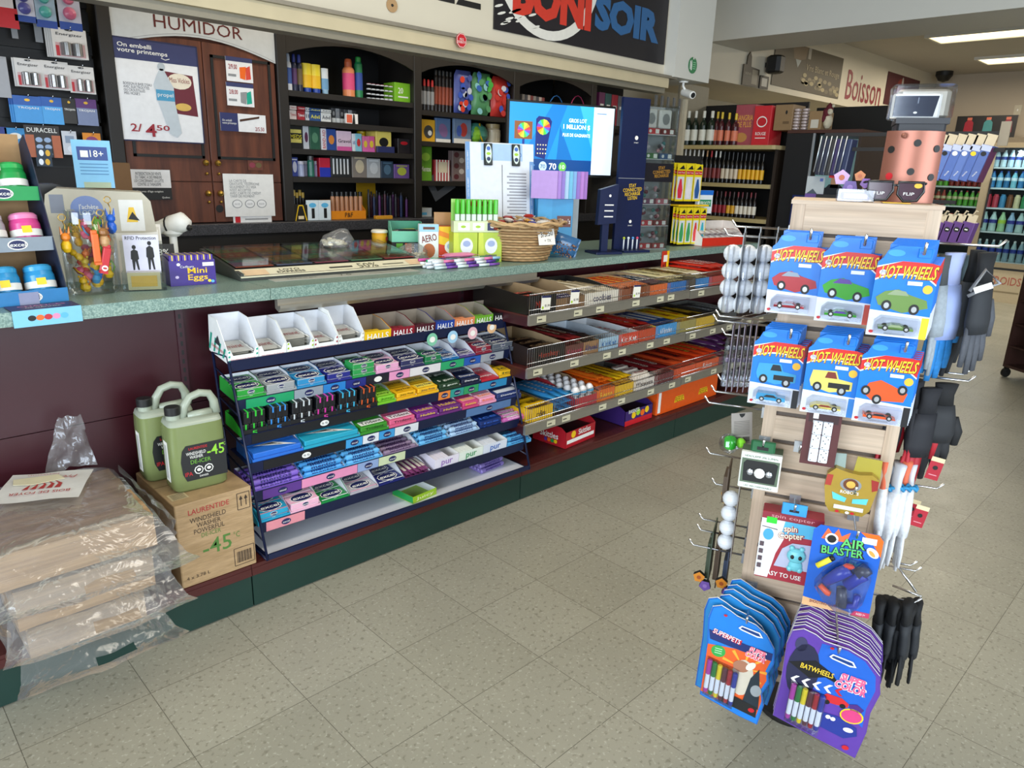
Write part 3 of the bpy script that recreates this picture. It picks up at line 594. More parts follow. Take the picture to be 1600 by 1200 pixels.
# base tray items
Mb=RK@Matrix.Translation((.60,-.165,.168))@Matrix.Rotation(.12,4,'Z')
trayob('candy_tray','empty lime green box on the white base tray of the navy rack',Mb,.125,.12,.028,.03,'#9cc52c','Juicy',mat('#f5f5c8',.4),side=GRN)
rl=packmesh('roll',.15,.021,.02,'#8a7ac0','mentos','#2a1a70')
for k in range(8): place('mint_roll',rl,RK@Matrix.Translation((.985,-.12+(k%4)*.0215+(k//4)*.008,.168+(k//4)*.0205))@Matrix.Rotation(.1,4,'Z'),'violet mint roll piled on the right of the white base tray','mint roll','violet mint rolls on the base tray')
FS=MB(); q=D(FS,leftf(0)); TLc=mat('#22a58c',.4)
for k in range(4): q.poly([(-.150+.036*k,.01),(-.138+.036*k,.01),(-.120+.036*k,.07-.008*k),(-.134+.036*k,.07-.008*k)],TLc,1)
q.text("FISHERMAN'S FRIEND",-.075,.03,.010,RED,2,.10).poly([(-.10,.045),(-.055,.042),(-.06,.055),(-.075,.075),(-.092,.055)],mat('#33383f',.4),2)
o=FS.build('box_side_print'); o.parent=bpy.data.objects['candy_tray']; o.location=(-.0005,0,0)
# ================================================ washer carton and jugs
cx0,cx1,cy0,cy1=.178,.414,.0,.33; H0=.275
mb=MB().bbox(0,cx1-cx0,0,cy1-cy0,0,H0,KRAFT,.003); w=cx1-cx0; q=D(mb,front(0)); GD=mat('#4e7a35',.6); DK=mat('#3a2b22',.6)
q.text('LAURENTIDE',.10,.243,.017,mat('#a83232',.6),1,.125,bold=.02).text('WINDSHIELD\nWASHER\nPOWERFUL',.095,.195,.055,DK,1,.11).text('DE-ICER',.10,.158,.014,GD,1,.06).text('-45',.115,.112,.052,GD,1,.09,bold=.015).text('°C',.178,.125,.02,GD,1,.02).text('4 x 3.78 L',.05,.028,.011,DK,1,.072)
q.line([(.188,.205),(.228,.205),(.228,.26),(.188,.26),(.188,.205)],.0022,DK)
for x in (.2,.216): q.rect(x-.0015,x+.0015,.216,.24,DK); q.poly([(x-.006,.238),(x+.006,.238),(x,.252)],DK)
q.line([(.165,.015),(.23,.015),(.23,.075),(.165,.075),(.165,.015)],.002,DK)
for k in range(16): q.rect(.173+k*.0031,.1742+k*.0031+(k%3)*.0006,.023,.062,DK)
q=D(mb,leftf(0)); q.ell(-.2,.16,.045,.018,K_,1)
q=D(mb,topf(H0)); q.rect(0,w,.162,.168,mat('#8a6f4c',.7)).rect(.01,.06,.04,.09,mat('#c9b78f',.7)); q.rect(.10,.13,.15,.18,K_,1)
for k in range(6): q.rect(.015,.055,.045+k*.007,.047+k*.007,DK,2)
tag(mb.build('cardboard_carton',loc=(cx0,cy0,.1575)),'brown corrugated carton of washer fluid beside the firewood','carton')
LIQ=mat('#7c8856',.25,alpha=.93,vary=.04); PLAS=mat('#a3ab9a',.3,alpha=.95,vary=.03)
def jug():
    t=empty('washer_jug','','jug'); w,dp,h=.165,.105,.30
    pr=[]; mb=MB()
    def ring(z,s,c): return z,s,c
    lev=[(0,.9,.9),(.008,1,1),(.10,1,1),(.17,1,1),(.212,.98,.97),(.226,.93,.85)]; n=20
    def sq(z,sx,sy):
        o=[]
        for k in range(n):
            a=2*math.pi*k/n; c,s_=math.cos(a),math.sin(a); e=.35; o.append((w/2*sx*math.copysign(abs(c)**e,c),dp/2*sy*math.copysign(abs(s_)**e,s_),z))
        return o
    for m,(l0,l1) in ((LIQ,(0,4)),(PLAS,(3,6))):
        L=lev[l0:l1+(1 if l0==0 else 0)] if l0==0 else lev[4:]
        vs=[];fs=[]
        for z,a,b in L: vs+=sq(z,a,b)
        for i in range(len(L)-1):
            for k in range(n): j=(k+1)%n; fs.append((i*n+k,i*n+j,i*n+n+j,i*n+n+k))
        if l0==0: fs.append(tuple(range(n-1,-1,-1)))
        else: fs.append(tuple((len(L)-1)*n+k for k in range(n)))
        mb.add(vs,fs,m,True)
    b=mb.build('bottle_body',t)
    hd=MB().tube([(-.028,0,.222),(-.018,0,.258),(.0,0,.285),(.03,0,.294),(.058,0,.288),(.071,0,.262),(.074,0,.222)],[.013,.013,.012,.012,.012,.013,.015],PLAS,10); hd.tube([(-.012,0,.225),(.06,0,.228)],.014,PLAS,8); hd.build('handle',t)
    MB().lathe([(.021,.215),(.019,.25),(.019,.252)],PLAS,16,M=Matrix.Translation((-.053,0,0))).build('neck',t)
    c=MB().lathe([(.0225,.24),(.0225,.262),(.021,.265),(.001,.265)],K_,20,M=Matrix.Translation((-.053,0,0))); c.build('cap',t,**{'label':'black screw cap'})
    l=MB(); y=-dp/2-.0006; pts=[(-.045,.035),(.078,.035),(.078,.15),(-.04,.15),(-.052,.135),(-.058,.10),(-.055,.06)]
    l.prism(pts,y-.0006,y,mat('#1c1d1f',.4)); q=D(l,front(y-.0006))
    q.text('LAURENTIDE',-.005,.139,.008,RED,1,.055,bold=.02).text('WINDSHIELD\nWASHER',-.012,.117,.022,W_,1,.058).text('-45',.047,.122,.034,mat('#8ecb3a',.4),1,.052,bold=.02).text('°C',.073,.135,.010,mat('#8ecb3a',.4),1,.009).text('DE-ICER',.0,.095,.013,mat('#6fae3a',.4),1,.06).text('IPA',-.038,.058,.013,RED,1,.022).text('DANGER',.006,.045,.006,W_,1,.026)
    for x in (-.008,.022): q.ell(x,.066,.014,.014,W_,1,8).ell(x,.066,.011,.011,K_,2,8).ell(x,.067,.006,.005,W_,3)
    l.build('front_label',t)
    l=MB().box(-w/2-.0012,-w/2-.0004,-.02,.015,.03,.16,W_); q=D(l,leftf(-w/2-.0012))
    for k in range(24): q.rect(-.012,.012,.04+k*.0046,.042+k*.0046,GREY)
    l.build('side_label',t); return t
J=jug(); J.location=(.297,.125,.1575+.2755); J.rotation_euler=(0,0,-.06); J['label']='front jug of pale green washer fluid on the brown carton'
J2=copy_tree(J,loc=(.262,.262,.1575+.2755),label='rear jug of pale green washer fluid, half hidden behind the other jug')
# ================================================ firewood bundles
def logprism(L,w,h,seed,bark=True):
    r=random.Random(seed); pr=[(0,0),(w,0),(w*(1-.05*r.random()),h),(w*.1*r.random(),h*(1-.1*r.random()))]
    mb=MB(); n=6; vs=[]
    for i in range(n+1):
        x=L*i/n
        for a,b in pr: vs.append((x,a+(r.random()-.5)*.004,b+(r.random()-.5)*.004 if b>0 else 0))
    fs=[]
    for i in range(n):
        for k in range(4): j=(k+1)%4; fs.append((i*4+k,i*4+j,i*4+4+j,i*4+4+k))
    mb.add(vs,fs+[(3,2,1,0),(n*4,n*4+1,n*4+2,n*4+3)],LOG if bark else LOGB); return mb
def bag(w,d,h,seed,fl=.10,hole=True):
    """clear film sleeve round the logs with a loose flap drooping at the front"""
    r=random.Random(seed); nx,ny=16,30; vs=[];fs=[]
    path=[]
    for j in range(ny+1):
        u=j/ny
        if u<.5: t=u/.5; y=d+.01-(d+.02)*t; z=h+.016+.006*math.sin(6*t); 
        elif u<.72: t=(u-.5)/.22; y=-.012-.05*t; z=h+.004-(h*.55)*t
        else: t=(u-.72)/.28; y=-.062-.085*t**.8; z=h*.45-.05*t-.03*t*t
        path.append((y,z,u))
    for j,(y,z,u) in enumerate(path):
        wd=w/2+.012+ (.05*max(0,u-.5)/.5)
        for i in range(nx+1):
            s=i/nx*2-1; x=w/2+s*wd; dz=(r.random()-.5)*.007+(-.025*abs(s)**6 if u<.6 else -.02*s*s); dy=(r.random()-.5)*.006
            vs.append((x,y+dy-(.02*(1-s*s) if u>.72 else 0)+ .012*math.sin(7*s+seed)*max(0,u-.6),max(z+dz,.002)))
    for j in range(ny):
        for i in range(nx):
            if hole and 25<=j<=26 and 7<=i<=10: continue
            a=j*(nx+1)+i; fs.append((a,a+1,a+nx+2,a+nx+1))
    mb=MB(); mb.add(vs,fs,FILM,True)
    for sx in (0,1):      # side gathers
        vs=[];fs=[]; m=8
        for j in range(13):
            t=j/12; y=d*(1-t)-.02*t
            for i in range(m+1):
                q=i/m; vs.append(((w+.012+.05*math.sin(q*3.1)*.5+.02*r.random()) if sx else -(.012+.05*math.sin(q*3.1)*.5+.02*r.random()),y,.004+(h)*(1-q)))
        for j in range(12):
            for i in range(m): a=j*(m+1)+i; fs.append((a,a+1,a+m+2,a+m+1))
        mb.add(vs,fs,FILM,True)
    return mb
def bundle(loc,rz,L,dep,h,n,seed,label,lab=False,lean=0):
    t=empty('firewood_bundle',label,'firewood',loc,(0,lean,rz),'bagged firewood bundles')
    y=0
    for k in range(n):
        wd=dep/n; logprism(L,wd-.004,h,seed+k).build('log',t,loc=(0,y,.001)); y+=wd
    bag(L,dep,h,seed).build('plastic_bag',t)
    if lab:
        n=10; vs=[];fs=[]; r=random.Random(3)
        Mx=Matrix.Translation((.185,.30,h+.031))@Matrix.Rotation(-.45,4,'Z')
        for j in range(n+1):
            for i in range(n+1): x=(i/n-.5)*.21; yy=(j/n-.5)*.20; vs.append((x,yy,.0015*math.sin(x*40)+.0015*math.cos(yy*35)+.0015))
        for j in range(n):
            for i in range(n): a=j*(n+1)+i; fs.append((a,a+1,a+n+2,a+n+1))
        mb=MB(); mb.add(vs,fs,mat('#dedbd4',.4),True,M=Mx); R=mat('#b03a34',.5)
        q=D(mb,Mx@Matrix.Rotation(math.pi,4,'Z')@topf(.0045)); q.text('BOIS DE FOYER',0,.055,.017,R,1,.15,bold=.02).text('Pré-emballé',0,-.045,.02,R,1,.14,shear=.3).text('FIREWOOD',.02,-.075,.008,R,1,.08)
        for a0 in range(5):
            q.poly([(-.045+a0*.02,.03),(-.03+a0*.02,.03),(-.035+a0*.018,.0),(-.02+a0*.02,-.025-.004*a0),(-.045+a0*.02,.0)],R,1)
        mb.build('paper_label',t,**{'label':'white paper label with red flame print'})
        mb=MB(); mb.prism([(-.06,-.02),(.05,-.035),(.075,.0),(.0,.03),(-.05,.02)],0,.001,mat('#ddd3b0',.6),M=Mx@Matrix.Translation((-.03,.03,.0055))@Matrix.Rotation(math.pi/2,4,'X')); mb.build('folded_note',t)
    return t
bundle((-.235,-.075,.158),0,.285,.36,.088,3,5,'bottom firewood bundle in clear plastic, beside the brown carton')
bundle((-.25,-.085,.253),.0,.33,.38,.118,3,15,'middle firewood bundle in clear plastic, its handle hole facing out')
bundle((-.28,-.09,.378),.0,.375,.40,.10,4,25,'top firewood bundle in clear plastic with a white and red label',True)
mb=MB(); random.seed(4); vs=[];fs=[]
for j in range(9):
    for i in range(7):
        u,v=i/6-.5,j/8; vs.append((u*.12*(1.2-v*.7)+.02*v,(random.random()-.5)*.03+.02*v,v*.16+.01*random.random()))
for j in range(8):
    for i in range(6): a=j*7+i; fs.append((a,a+1,a+8,a+7))
mb.add(vs,fs,FILM,True); tag(mb.build('plastic_bag',loc=(.0,.335,.49)),'gathered end of clear plastic standing behind the top firewood bundle','plastic bag')
# ================================================ wire shelves of candy
SH={1:('top',.838,(821,495),(1138,455)),2:('middle',.608,(827,578),(1150,500)),3:('bottom',.353,(824,668),(1150,585))}
def shelfrow(i,items,y0=.004):
    nm,z,_,_=SH[i]
    for k,it in enumerate(items):
        pts=[]
        for px in it['px']:
            # walk along the fence line of this shelf
            x=1.6
            for _ in range(40):
                p=on(px,500,1,y0); break
            # solve pixel y so that the point lies at height z
            lo,hi=350,800
            for _ in range(30):
                m=(lo+hi)/2
                if on(px,m,1,y0).z>z: lo=m
                else: hi=m
            pts.append(on(px,lo,1,y0).x)
        x0,x1=pts; w=x1-x0-.003; d=it.get('d',.34); M=Matrix.Translation((x0+.0015,y0,z+.001))@Matrix.Rotation(it.get('rz',0),4,'Z')
        if not it.get('nobox'):
            trayob('candy_box',f"{it['c']} {it.get('what','candy bar')} box, {ORD[k]} from left on the {nm} wire shelf",M,w,d,it.get('hf',.06),it.get('hb',.075),it['col'],it.get('txt'),mat(it.get('tc','#f5f5f5'),.4),inner=it.get('inner',INK),side=it.get('side'))
        if it.get('pk'):
            kind,n,col,txt,tc,ph,ex=it['pk']; h0=it.get('base',.03)
            if n: fillpacks(M@Matrix.Translation((0,it.get('fy',0),h0)),w,it.get('fd',d-.01),kind,n,col,txt,tc,f"{it.get('pc',it['c'])} {it.get('pw','candy bar')} in the {ORD[k]} box from left, {nm} wire shelf",f"{it.get('pw','candy bar')}s in box {k+1} of the {nm} wire shelf",ph,ex,rows=it.get('rows'),name=it.get('pn','candy_bar'))
            mb=MB().box(.003,w-.003,.003,d-.004,.002,h0,mat(it['pk'][2],.5))
            o=mb.build('candy_layer'); o.matrix_world=M@Matrix.Translation((0,0,.001)); tag(o,f"lower layer of {it.get('pc',it['c'])} {it.get('pw','candy bar')}s, box {ORD[k]} from left, {nm} shelf",'candy layer',kind='stuff') if not it.get('nobox') else bpy.data.objects.remove(o)
B=lambda px,c,col,pk=None,**k:dict(px=px,c=c,col=col,pk=pk,**k)
shelfrow(1,[B((823,868),'black and red-lettered','#17120f',('barx',7,'#1a1310','Mars','#c23a2a',.018,'#2a1512'),txt='Mars',tc='#c9402a',hf=.075,hb=.09,side=mat('#17120f',.4),rows=5),
 B((868,913),'open brown card','#8a6a4a',('barx',2,'#2a1a4a','Snickers','#e8e8f0',.018,'#3a2a7a'),hf=.05,hb=.09,rows=7),
 B((913,966),'white and dark striped','#e9e2d2',('bar',10,'#e9dfc8','Hershey','#3a2014',.014,'#c9b48a'),inner=K_,hf=.055,hb=.08,rows=4,what='cookie bar',txt='cookies',tc='#2a2a5a'),
 B((966,1015),'orange and brown','#8a4a24',('bar',8,'#e0702a','Reese','#f5d040',.017,'#c9341e'),hf=.05,hb=.07,rows=4,txt='Oh',tc='#f0e0c0'),
 B((1015,1042),'orange edged dark','#e06a24',('bar',4,'#1b2a4a','Oreo','#ffffff',.015,'#16223c'),hf=.05,hb=.07,rows=2),
 B((1042,1071),'blue and cream','#1f6fb8',('bar',6,'#e6dcae','Coffee','#4a3a1a',.015,'#d9c98a'),hf=.05,hb=.07,rows=2),
 B((1071,1086),'black and gold','#4a3c24',('bar',3,'#6a5020','Twix','#f0d890',.015,None),hf=.05,hb=.07,rows=1),
 B((1086,1107),'blue fronted cream','#2f84c8',('bar',6,'#ece3c4','Aero','#7a5a2a',.015,'#d8c68a'),hf=.05,hb=.07,rows=2),
 B((1107,1139),'bright red','#c23a22',('bar',12,'#d8321e','KitKat','#ffffff',.018,'#c0281a'),hf=.05,hb=.07,rows=3)])
shelfrow(2,[B((829,882),'black cup-pictured','#1d1512',('barx',8,'#241a16','Coffee','#c9a070',.02,'#3a2018'),txt='Hershey',tc='#a83a2a',hf=.08,hb=.095,rows=5,side=mat('#221714',.4)),
 B((882,911),'brown and red','#6a3a30',('bar',8,'#8a2a2a','Caramilk','#f0d8b0',.015,'#5a2018'),txt='Kisses',tc='#b83a5a',hf=.06,hb=.07,rows=2),
 B((911,935),'tan and dark blue','#a07850',('bar',6,'#4a3a34','Almond','#c9c0d8',.015,None),txt='Almond',tc='#2a3a7a',hf=.06,hb=.07,rows=2),
 B((935,966),'empty white and pale blue','#a8c8dc',None,inner=mat('#c9d3dc',.6),hf=.06,hb=.075,txt='KitKat',tc='#2a6ab0'),
 B((966,997),'orange and white','#d8401e',('bar',2,'#f0ede8','Kat','#c8281a',.012,None),inner=mat('#d8dce0',.6),hf=.06,hb=.07,rows=2,txt='Kit Kat',tc='#ffffff'),
 B((997,1023),'reddish orange','#c8481e',('bar',7,'#a82a24','Aero','#ffffff',.016,'#e06a2a'),hf=.06,hb=.07,rows=2),
 B((1023,1056),'sky blue','#3a9ad8',('bar',9,'#2a4a8a','Wonder','#ffffff',.015,'#e8e4d8'),txt='Wunder',tc='#ffffff',hf=.065,hb=.08,rows=3,side=mat('#e8cc3a',.4)),
 B((1056,1086),'grey with yellow wrappers','#a89a50',('bar',6,'#f0c81e','Mr Big','#c83a1e',.015,None),hf=.06,hb=.075,rows=2,inner=mat('#8d8f8a',.6)),
 B((1086,1116),'black and yellow','#d8b020',('bar',5,'#3a2a14','Eat-More','#f0d040',.015,'#c8a020'),hf=.06,hb=.075,rows=2,inner=mat('#1d1812',.6)),
 B((1116,1150),'charcoal','#3a3a3c',('bar',4,'#2a3038','Skor','#c8d0d8',.015,'#8a8a84'),hf=.055,hb=.07,rows=2,inner=mat('#54544f',.6))])
shelfrow(3,[B((826,863),'yellow peanut candy','#f2c21c',('barx',8,'#f4c81e','m&m','#3a2014',.02,'#e8b818'),txt='m&m',tc='#4a2a14',hf=.062,hb=.07,rows=5,side=YEL),
 B((863,898),'blue-sleeved','#3aa0dc',('bar',9,'#3f9fe0','mini','#ffffff',.028,None),nobox=1,hf=.05,hb=.06,rows=3,base=.0,pw='candy tube',pn='candy_tube'),
 B((898,932),'red cardboard','#b8323c',('egg',36,'#eceaea','','#ffffff',.048,'#3a9ac8'),hf=.05,hb=.10,base=.002,what='chocolate egg',pc='white foil',pw='chocolate egg',pn='chocolate_egg',rows=3,fd=.32),
 B((932,960),'burnt orange','#e8701e',('bar',9,'#e8741e','Reese','#f5d040',.018,'#d85a18'),txt='Reese',tc='#f5d040',hf=.06,hb=.06,rows=2),
 B((960,989),'mustard yellow','#e8b81c',('bar',12,'#f0c420','Glosette','#5a2a18',.014,'#e0a818'),hf=.055,hb=.06,rows=3,base=.035),
 B((989,1022),'white and maroon malt','#e8ddd0',('barx',3,'#efe6da','Whoppers','#9a2432',.05,'#f2ebe0'),hf=.05,hb=.06,txt='Whoppers',tc='#3a1a1a',rows=5,inner=mat('#55524e',.6)),
 B((1022,1052),'dark crimson','#6a1f24',('bar',6,'#8a2428','Glosette','#e8d8c8',.014,None),hf=.05,hb=.065,rows=2,inner=mat('#77777a',.6)),
 B((1052,1086),'vivid orange','#e2521c',('bar',6,'#e0562a','Reese','#2a1a10',.018,'#b82a18'),hf=.055,hb=.065,rows=2),
 B((1086,1122),'deep red orange','#e65a1c',('bar',9,'#e4481c','Reese','#f5d040',.022,'#d0341a'),hf=.055,hb=.075,rows=3,txt='Reese'),
 B((1122,1146),'purple and brown bagged','#5a3a5a',('sachet',8,'#5c3060','mix','#d8b060',.03,None),hf=.05,hb=.06,rows=2,pw='candy bag',pn='candy_bag')])
# boxes on the red base shelf
def solidbox(name,label,cat,loc,rz,w,d,h,col,fn=None,openh=None):
    c=mat(col,.35); mb=MB()
    if openh: 
        mb.box(0,w,0,.002,0,openh,c).box(0,w,d-.002,d,0,h,c).box(0,w,0,d,0,.002,c)
        for x in (0,w-.002): mb.prism([(0,0),(d,0),(d,h),(d*.15,h),(0,openh)],x,x+.002,c,M=Matrix(((0,1,0,0),(1,0,0,0),(0,0,1,0),(0,0,0,1))))
        mb.box(.003,w-.003,.003,d-.003,.003,openh*.8,mat('#2a1016',.6))
    else: mb.bbox(0,w,0,d,0,h,c,.002)
    if fn: fn(mb,w,d,h)
    o=mb.build(name,loc=loc,rot=rz); return tag(o,label,cat)
def f1(mb,w,d,h):
    q=D(mb,front(0)); q.rect(.01,w-.01,.02,.038,W_,1).text('Skittles',w*.62,h*.62,.028,W_,2,.10,bold=.03); q.ell(w*.25,h*.6,.018,.018,YEL,1)
    q=D(mb,leftf(0)); q.text('Skittles',-d*.5,h*.5,.03,W_,2,.11,bold=.03); 
    for k,c in enumerate((YEL,GRN,ORG,PURP)): q.ell(-d*.3-.02*k,h*.22,.01,.01,c,1)
p=on(957,686,2,.16)
solidbox('candy_box','open red box of fruit candy alone on the red base shelf','display box',(1.95,-.0+.02,.1585),.08,.24,.20,.10,'#b3202c',f1,.08)
def f2(mb,w,d,h):
    q=D(mb,front(0)); q.rect(0,w,0,h*.28,RED,1)
    for k in range(4): q.ell(w*(.3+.16*k),h*(.5+.1*(k%2)),.018,.018,[YEL,LIME,ORG,YEL][k],2)
    q.text('RAISINETS',w*.3,h*.75,.02,W_,3,.09,bold=.02)
x0=on(1026,663,1,.03).x; solidbox('candy_box','purple and red candy box left of the big orange carton on the base shelf','display box',(2.42,.03,.1585),0,.24,.24,.10,'#3a2468',f2,.08)
def f3(mb,w,d,h):
    q=D(mb,front(0)); q.rect(.01,.035,.01,h-.01,W_,1); 
    for a in (.35,.75): q.poly([(w*a-.05,h*.3),(w*a+.05,h*.3),(w*a+.04,h*.55),(w*a-.04,h*.55)],YEL,1).text('REESE',w*a,h*.42,.03,mat('#8a3a10',.4),2,.08)
    q=D(mb,topf(h)); q.text('REESE',w*.3,d*.5,.06,YEL,2,.16,bold=.03).text('REESE',w*.75,d*.5,.06,YEL,2,.16,bold=.03)
solidbox('candy_carton','big orange carton at the far end of the base shelf','carton',(2.70,.03,.1585),0,.62,.30,.135,'#e35a1a',f3)
# hanging price cards on the top wire fence and two cards under the counter
for k,(px,py,l) in enumerate(((852,473,'leftmost'),(897,464,'second'),(994,455,'rightmost'))):
    p=on(px,py,1,-.012); mb=MB().box(-.028,.028,0,.0012,-.03,.03,mat('#efece0',.5)); q=D(mb,front(0)); q.rect(-.028,.028,.022,.03,NAVYP).text('$1.99',.008,-.012,.012,K_,2,.03).ell(-.018,-.02,.006,.006,LIME)
    tag(mb.build('price_card',loc=(p.x,-.0165,p.z),rot=(0,.06,0)),f'{l} white price card clipped to the top wire fence','price card')
p=on(1042,405,1,.262); mb=MB().box(-.035,.035,0,.002,-.045,.045,mat('#c0341f',.4)); q=D(mb,front(0)); q.rect(.012,.035,-.045,.045,YEL).rect(-.02,.018,-.015,.022,W_,2).rect(-.02,-.012,-.044,-.03,K_,2).rect(0,.006,-.044,-.02,K_,2)
tag(mb.build('shelf_talker',loc=(p.x,.272,p.z)),'red and yellow card with a white tag stuck on the counter edge','card')
# ================================================ things on the counter
CZ=1.0005
def T3(x,y,z=0): return Matrix.Translation((x,y,z))
# three-tier chewing gum bottle display
gd=empty('gum_bottle_display','three-tier cardboard stand of round gum tubs at the left end of the counter','display stand',(-.115,.37,CZ),.10)
c_=mat('#16233c',.5)
mb=MB()
for x in (0,.185): mb.prism([(0,0),(.22,0),(.22,.44),(.17,.47),(.13,.40),(.0,.04)],x,x+.003,c_,M=Matrix(((0,1,0,0),(1,0,0,0),(0,0,1,0),(0,0,0,1))))
mb.box(.003,.185,.215,.22,0,.47,KR); mb.build('side_panels',gd)
tiers=[(0,0,'#2c7db8','blue'),(.055,.145,'#8b97a3','grey'),(.11,.285,'#1f9a52','green')]
for y,z,cc,_ in tiers:
    mb=MB().box(.004,.184,y,.214,z,z+.004,c_).box(.0,.188,y-.003,y,z,z+.04,mat(cc,.4)); q=D(mb,front(y-.003)); q.ell(.094,z+.02,.026,.015,W_,1).ell(.094,z+.02,.022,.012,NAVYP,2).text('excel',.094,z+.02,.011,W_,3,.04,bold=.03)
    if z==0: mb.box(.06,.11,y-.005,y-.003,-.0,.035,mat('#8f93b0',.4))
    mb.build('tier',gd)
def tub(col,cap,label,x,y,z):
    t=MB(); c=mat(col,.25); s=W_ if cap is None else mat(cap,.25)
    t.lathe([(.030,0),(.036,.006),(.040,.03),(.040,.055),(.036,.068)],c,20); t.lathe([(.0405,.018),(.041,.020),(.041,.036),(.0405,.038)],W_,20)
    o=t.build('gum_tub'); l=MB().lathe([(.037,.068),(.037,.080),(.032,.086),(.001,.087)],s,20); D(l,Matrix.Translation((0,0,.0875))).ell(0,0,.024,.024,W_,1).ell(0,0,.019,.013,NAVYP,2).text('excel',0,0,.009,W_,3,.032,bold=.03)
    l.build('lid',o); q=MB(); 
    qd=D(q,Matrix.Rotation(-.2,4,'Z')@front(-.0425)); qd.rect(-.012,.012,.026,.046,YEL,1); q.build('price_sticker',o) if 'sticker' in label else None
    o.matrix_world=gd.matrix_world@T3(x,y,z)@Matrix.Rotation(-.25,4,'X'); tag(o,label,'gum tub'); return o
gd.matrix_world=T3(-.115,.37,CZ)@Matrix.Rotation(.10,4,'Z')
for r,(y,z,_,_) in enumerate(tiers):
    cols=[('#2f8fc4','#3a9ccf'),('#a8adb0','#c4c8ca'),('#219a4a','#2fae58')][r]
    tub(cols[0],cols[1],['blue gum tub, left on the bottom tier, with a yellow sticker','grey gum tub, left on the middle tier','green gum tub, left on the top tier'][r],.047,y+.05,z+.016)
    tub([cols[0],'#d84a90','#219a4a'][r],[cols[1],'#e88ab8','#2fae58'][r],['blue gum tub, right on the bottom tier, with a yellow sticker','pink gum tub with yellow sticker, right on the middle tier','green gum tub, right on the top tier'][r],.138,y+.05,z+.016)
tub('#e0708c','#ec8aa4','pink gum tub behind the two green ones on the top tier',.075,.165,.345)
# cardboard flyer over the edge
mb=MB().box(-.085,.085,-.012,.075,0,.0015,mat('#3a2a5a',.4)).box(-.085,.085,-.0125,-.011,-.045,.0015,mat('#7ec4e8',.4)); q=D(mb,topf(.0015)); q.text('CHANCES',0,.045,.018,PINK,1,.12,bold=.02).text('DE GAGNER',0,.02,.012,W_,1,.09); q=D(mb,front(-.0125))
for k,c in enumerate((K_,ORG,RED,PINK,SKY)): q.ell(-.04+k*.02,-.022,.010,.008,c,1)
tag(mb.build('lottery_flyer',loc=(-.01,.287,CZ+.001),rot=(0,0,.03)),'purple and light blue lottery flyer folded over the counter edge','flyer')
# clear jar of key rings
jx,jy=.175,.50
mb=MB().lathe([(.001,.001),(.070,.001),(.076,.01),(.078,.18),(.060,.215),(.058,.25),(.062,.255)],ACRYL,24,sx=1,sy=.8); tag(mb.build('clear_jar',loc=(jx,jy,CZ)),'clear plastic jar full of toy key rings on the counter','jar')
rnd=random.Random(5); KC=['#f2c21c','#f2c21c','#e8b018','#ee7a1c','#3a9ad0','#c83a34','#f2c21c','#d85a7a','#2f6fd0','#7ab84a','#f4d23c','#e6e0d0']
for k in range(34):
    a=rnd.random()*6.28; r=.048*math.sqrt(rnd.random()); z=.012+.0052*k; col=KC[k%len(KC)]; m=mat(col,.4); t=MB()
    s=.9+.3*rnd.random(); t.ball((0,0,.012),.015*s,m,8,1,.8,1); t.ball((0,0,.032*s),.011*s,m,8); t.ball((-.008,0,.045*s),.004,m,6); t.ball((.008,0,.045*s),.004,m,6)
    t.tube([(0,0,.04),(.012,0,.055),(.02,.0,.035),(.012,0,.02)],.0025,mat(KC[(k*5+3)%len(KC)],.4),6)
    o=t.build('key_ring_toy'); o.matrix_world=T3(jx+r*math.cos(a),jy+.8*r*math.sin(a),CZ+z)@Matrix.Rotation(rnd.random()*6,4,'Z')@Matrix.Rotation((rnd.random()-.5)*2,4,'X')
    tag(o,'small bright rubber toy key ring heaped inside the clear jar','key ring','toy key rings in the clear jar')
for nm,lab,x,y,z,cols in (('key_ring_toy','orange and yellow toy key ring hanging on the jar rim at left',.105,.47,.15,('#ee8a2c','#f2c21c')),('key_ring_toy','blue toy key ring hanging on the right of the jar rim',.245,.50,.20,('#2a6ad8','#2a6ad8')),('key_ring_toy','brown toy key ring hanging at the front right of the jar',.20,.43,.165,('#9a6a3c','#c9a070'))):
    t=MB(); a,b=[mat(c,.35) for c in cols]; t.ball((0,0,0),.016,b,10,1,.8,1.3); t.ball((0,-.002,.028),.014,a,10); t.prism([(-.013,.036),(-.006,.038),(-.012,.06)],-.004,.002,a).prism([(.006,.038),(.013,.036),(.012,.06)],-.004,.002,a)
    t.tube([(0,0,.04),(.004,.004,.06),(0,.01,.075)],.0015,BRASS,6); t.tube([(.01*math.cos(k*.63),.01,.085+.01*math.sin(k*.63)) for k in range(10)],.0014,BRASS,6,closed=True); tag(t.build(nm,loc=(x,y,CZ+z)),lab,'key ring')
for lab,col,x,w,l in (('orange rubber wrist strap hanging down the front of the jar','#ee6a1c',.172,.018,.10),('red rubber strap with a white ball print on the front of the jar','#c8202c',.205,.022,.085)):
    t=MB(); m=mat(col,.4); t.bbox(-w/2,w/2,-.006,0,-l,0,m,.003); t.bbox(-w/2,w/2,-.016,-.011,-l*.95,-.01,m,.003); t.box(-w/2,w/2,-.016,0,-l-.004,-l+.004,m); 
    if 'red' in lab: D(t,front(-.0165)).ell(0,-l*.85,.009,.009,W_,1).ell(0,-l*.85,.006,.003,RED,2)
    o=t.build('rubber_strap',loc=(x,.428,CZ+(.20 if 'orange' in lab else .155)),rot=(0,.25 if 'red' in lab else 0,0)); tag(o,lab,'strap')
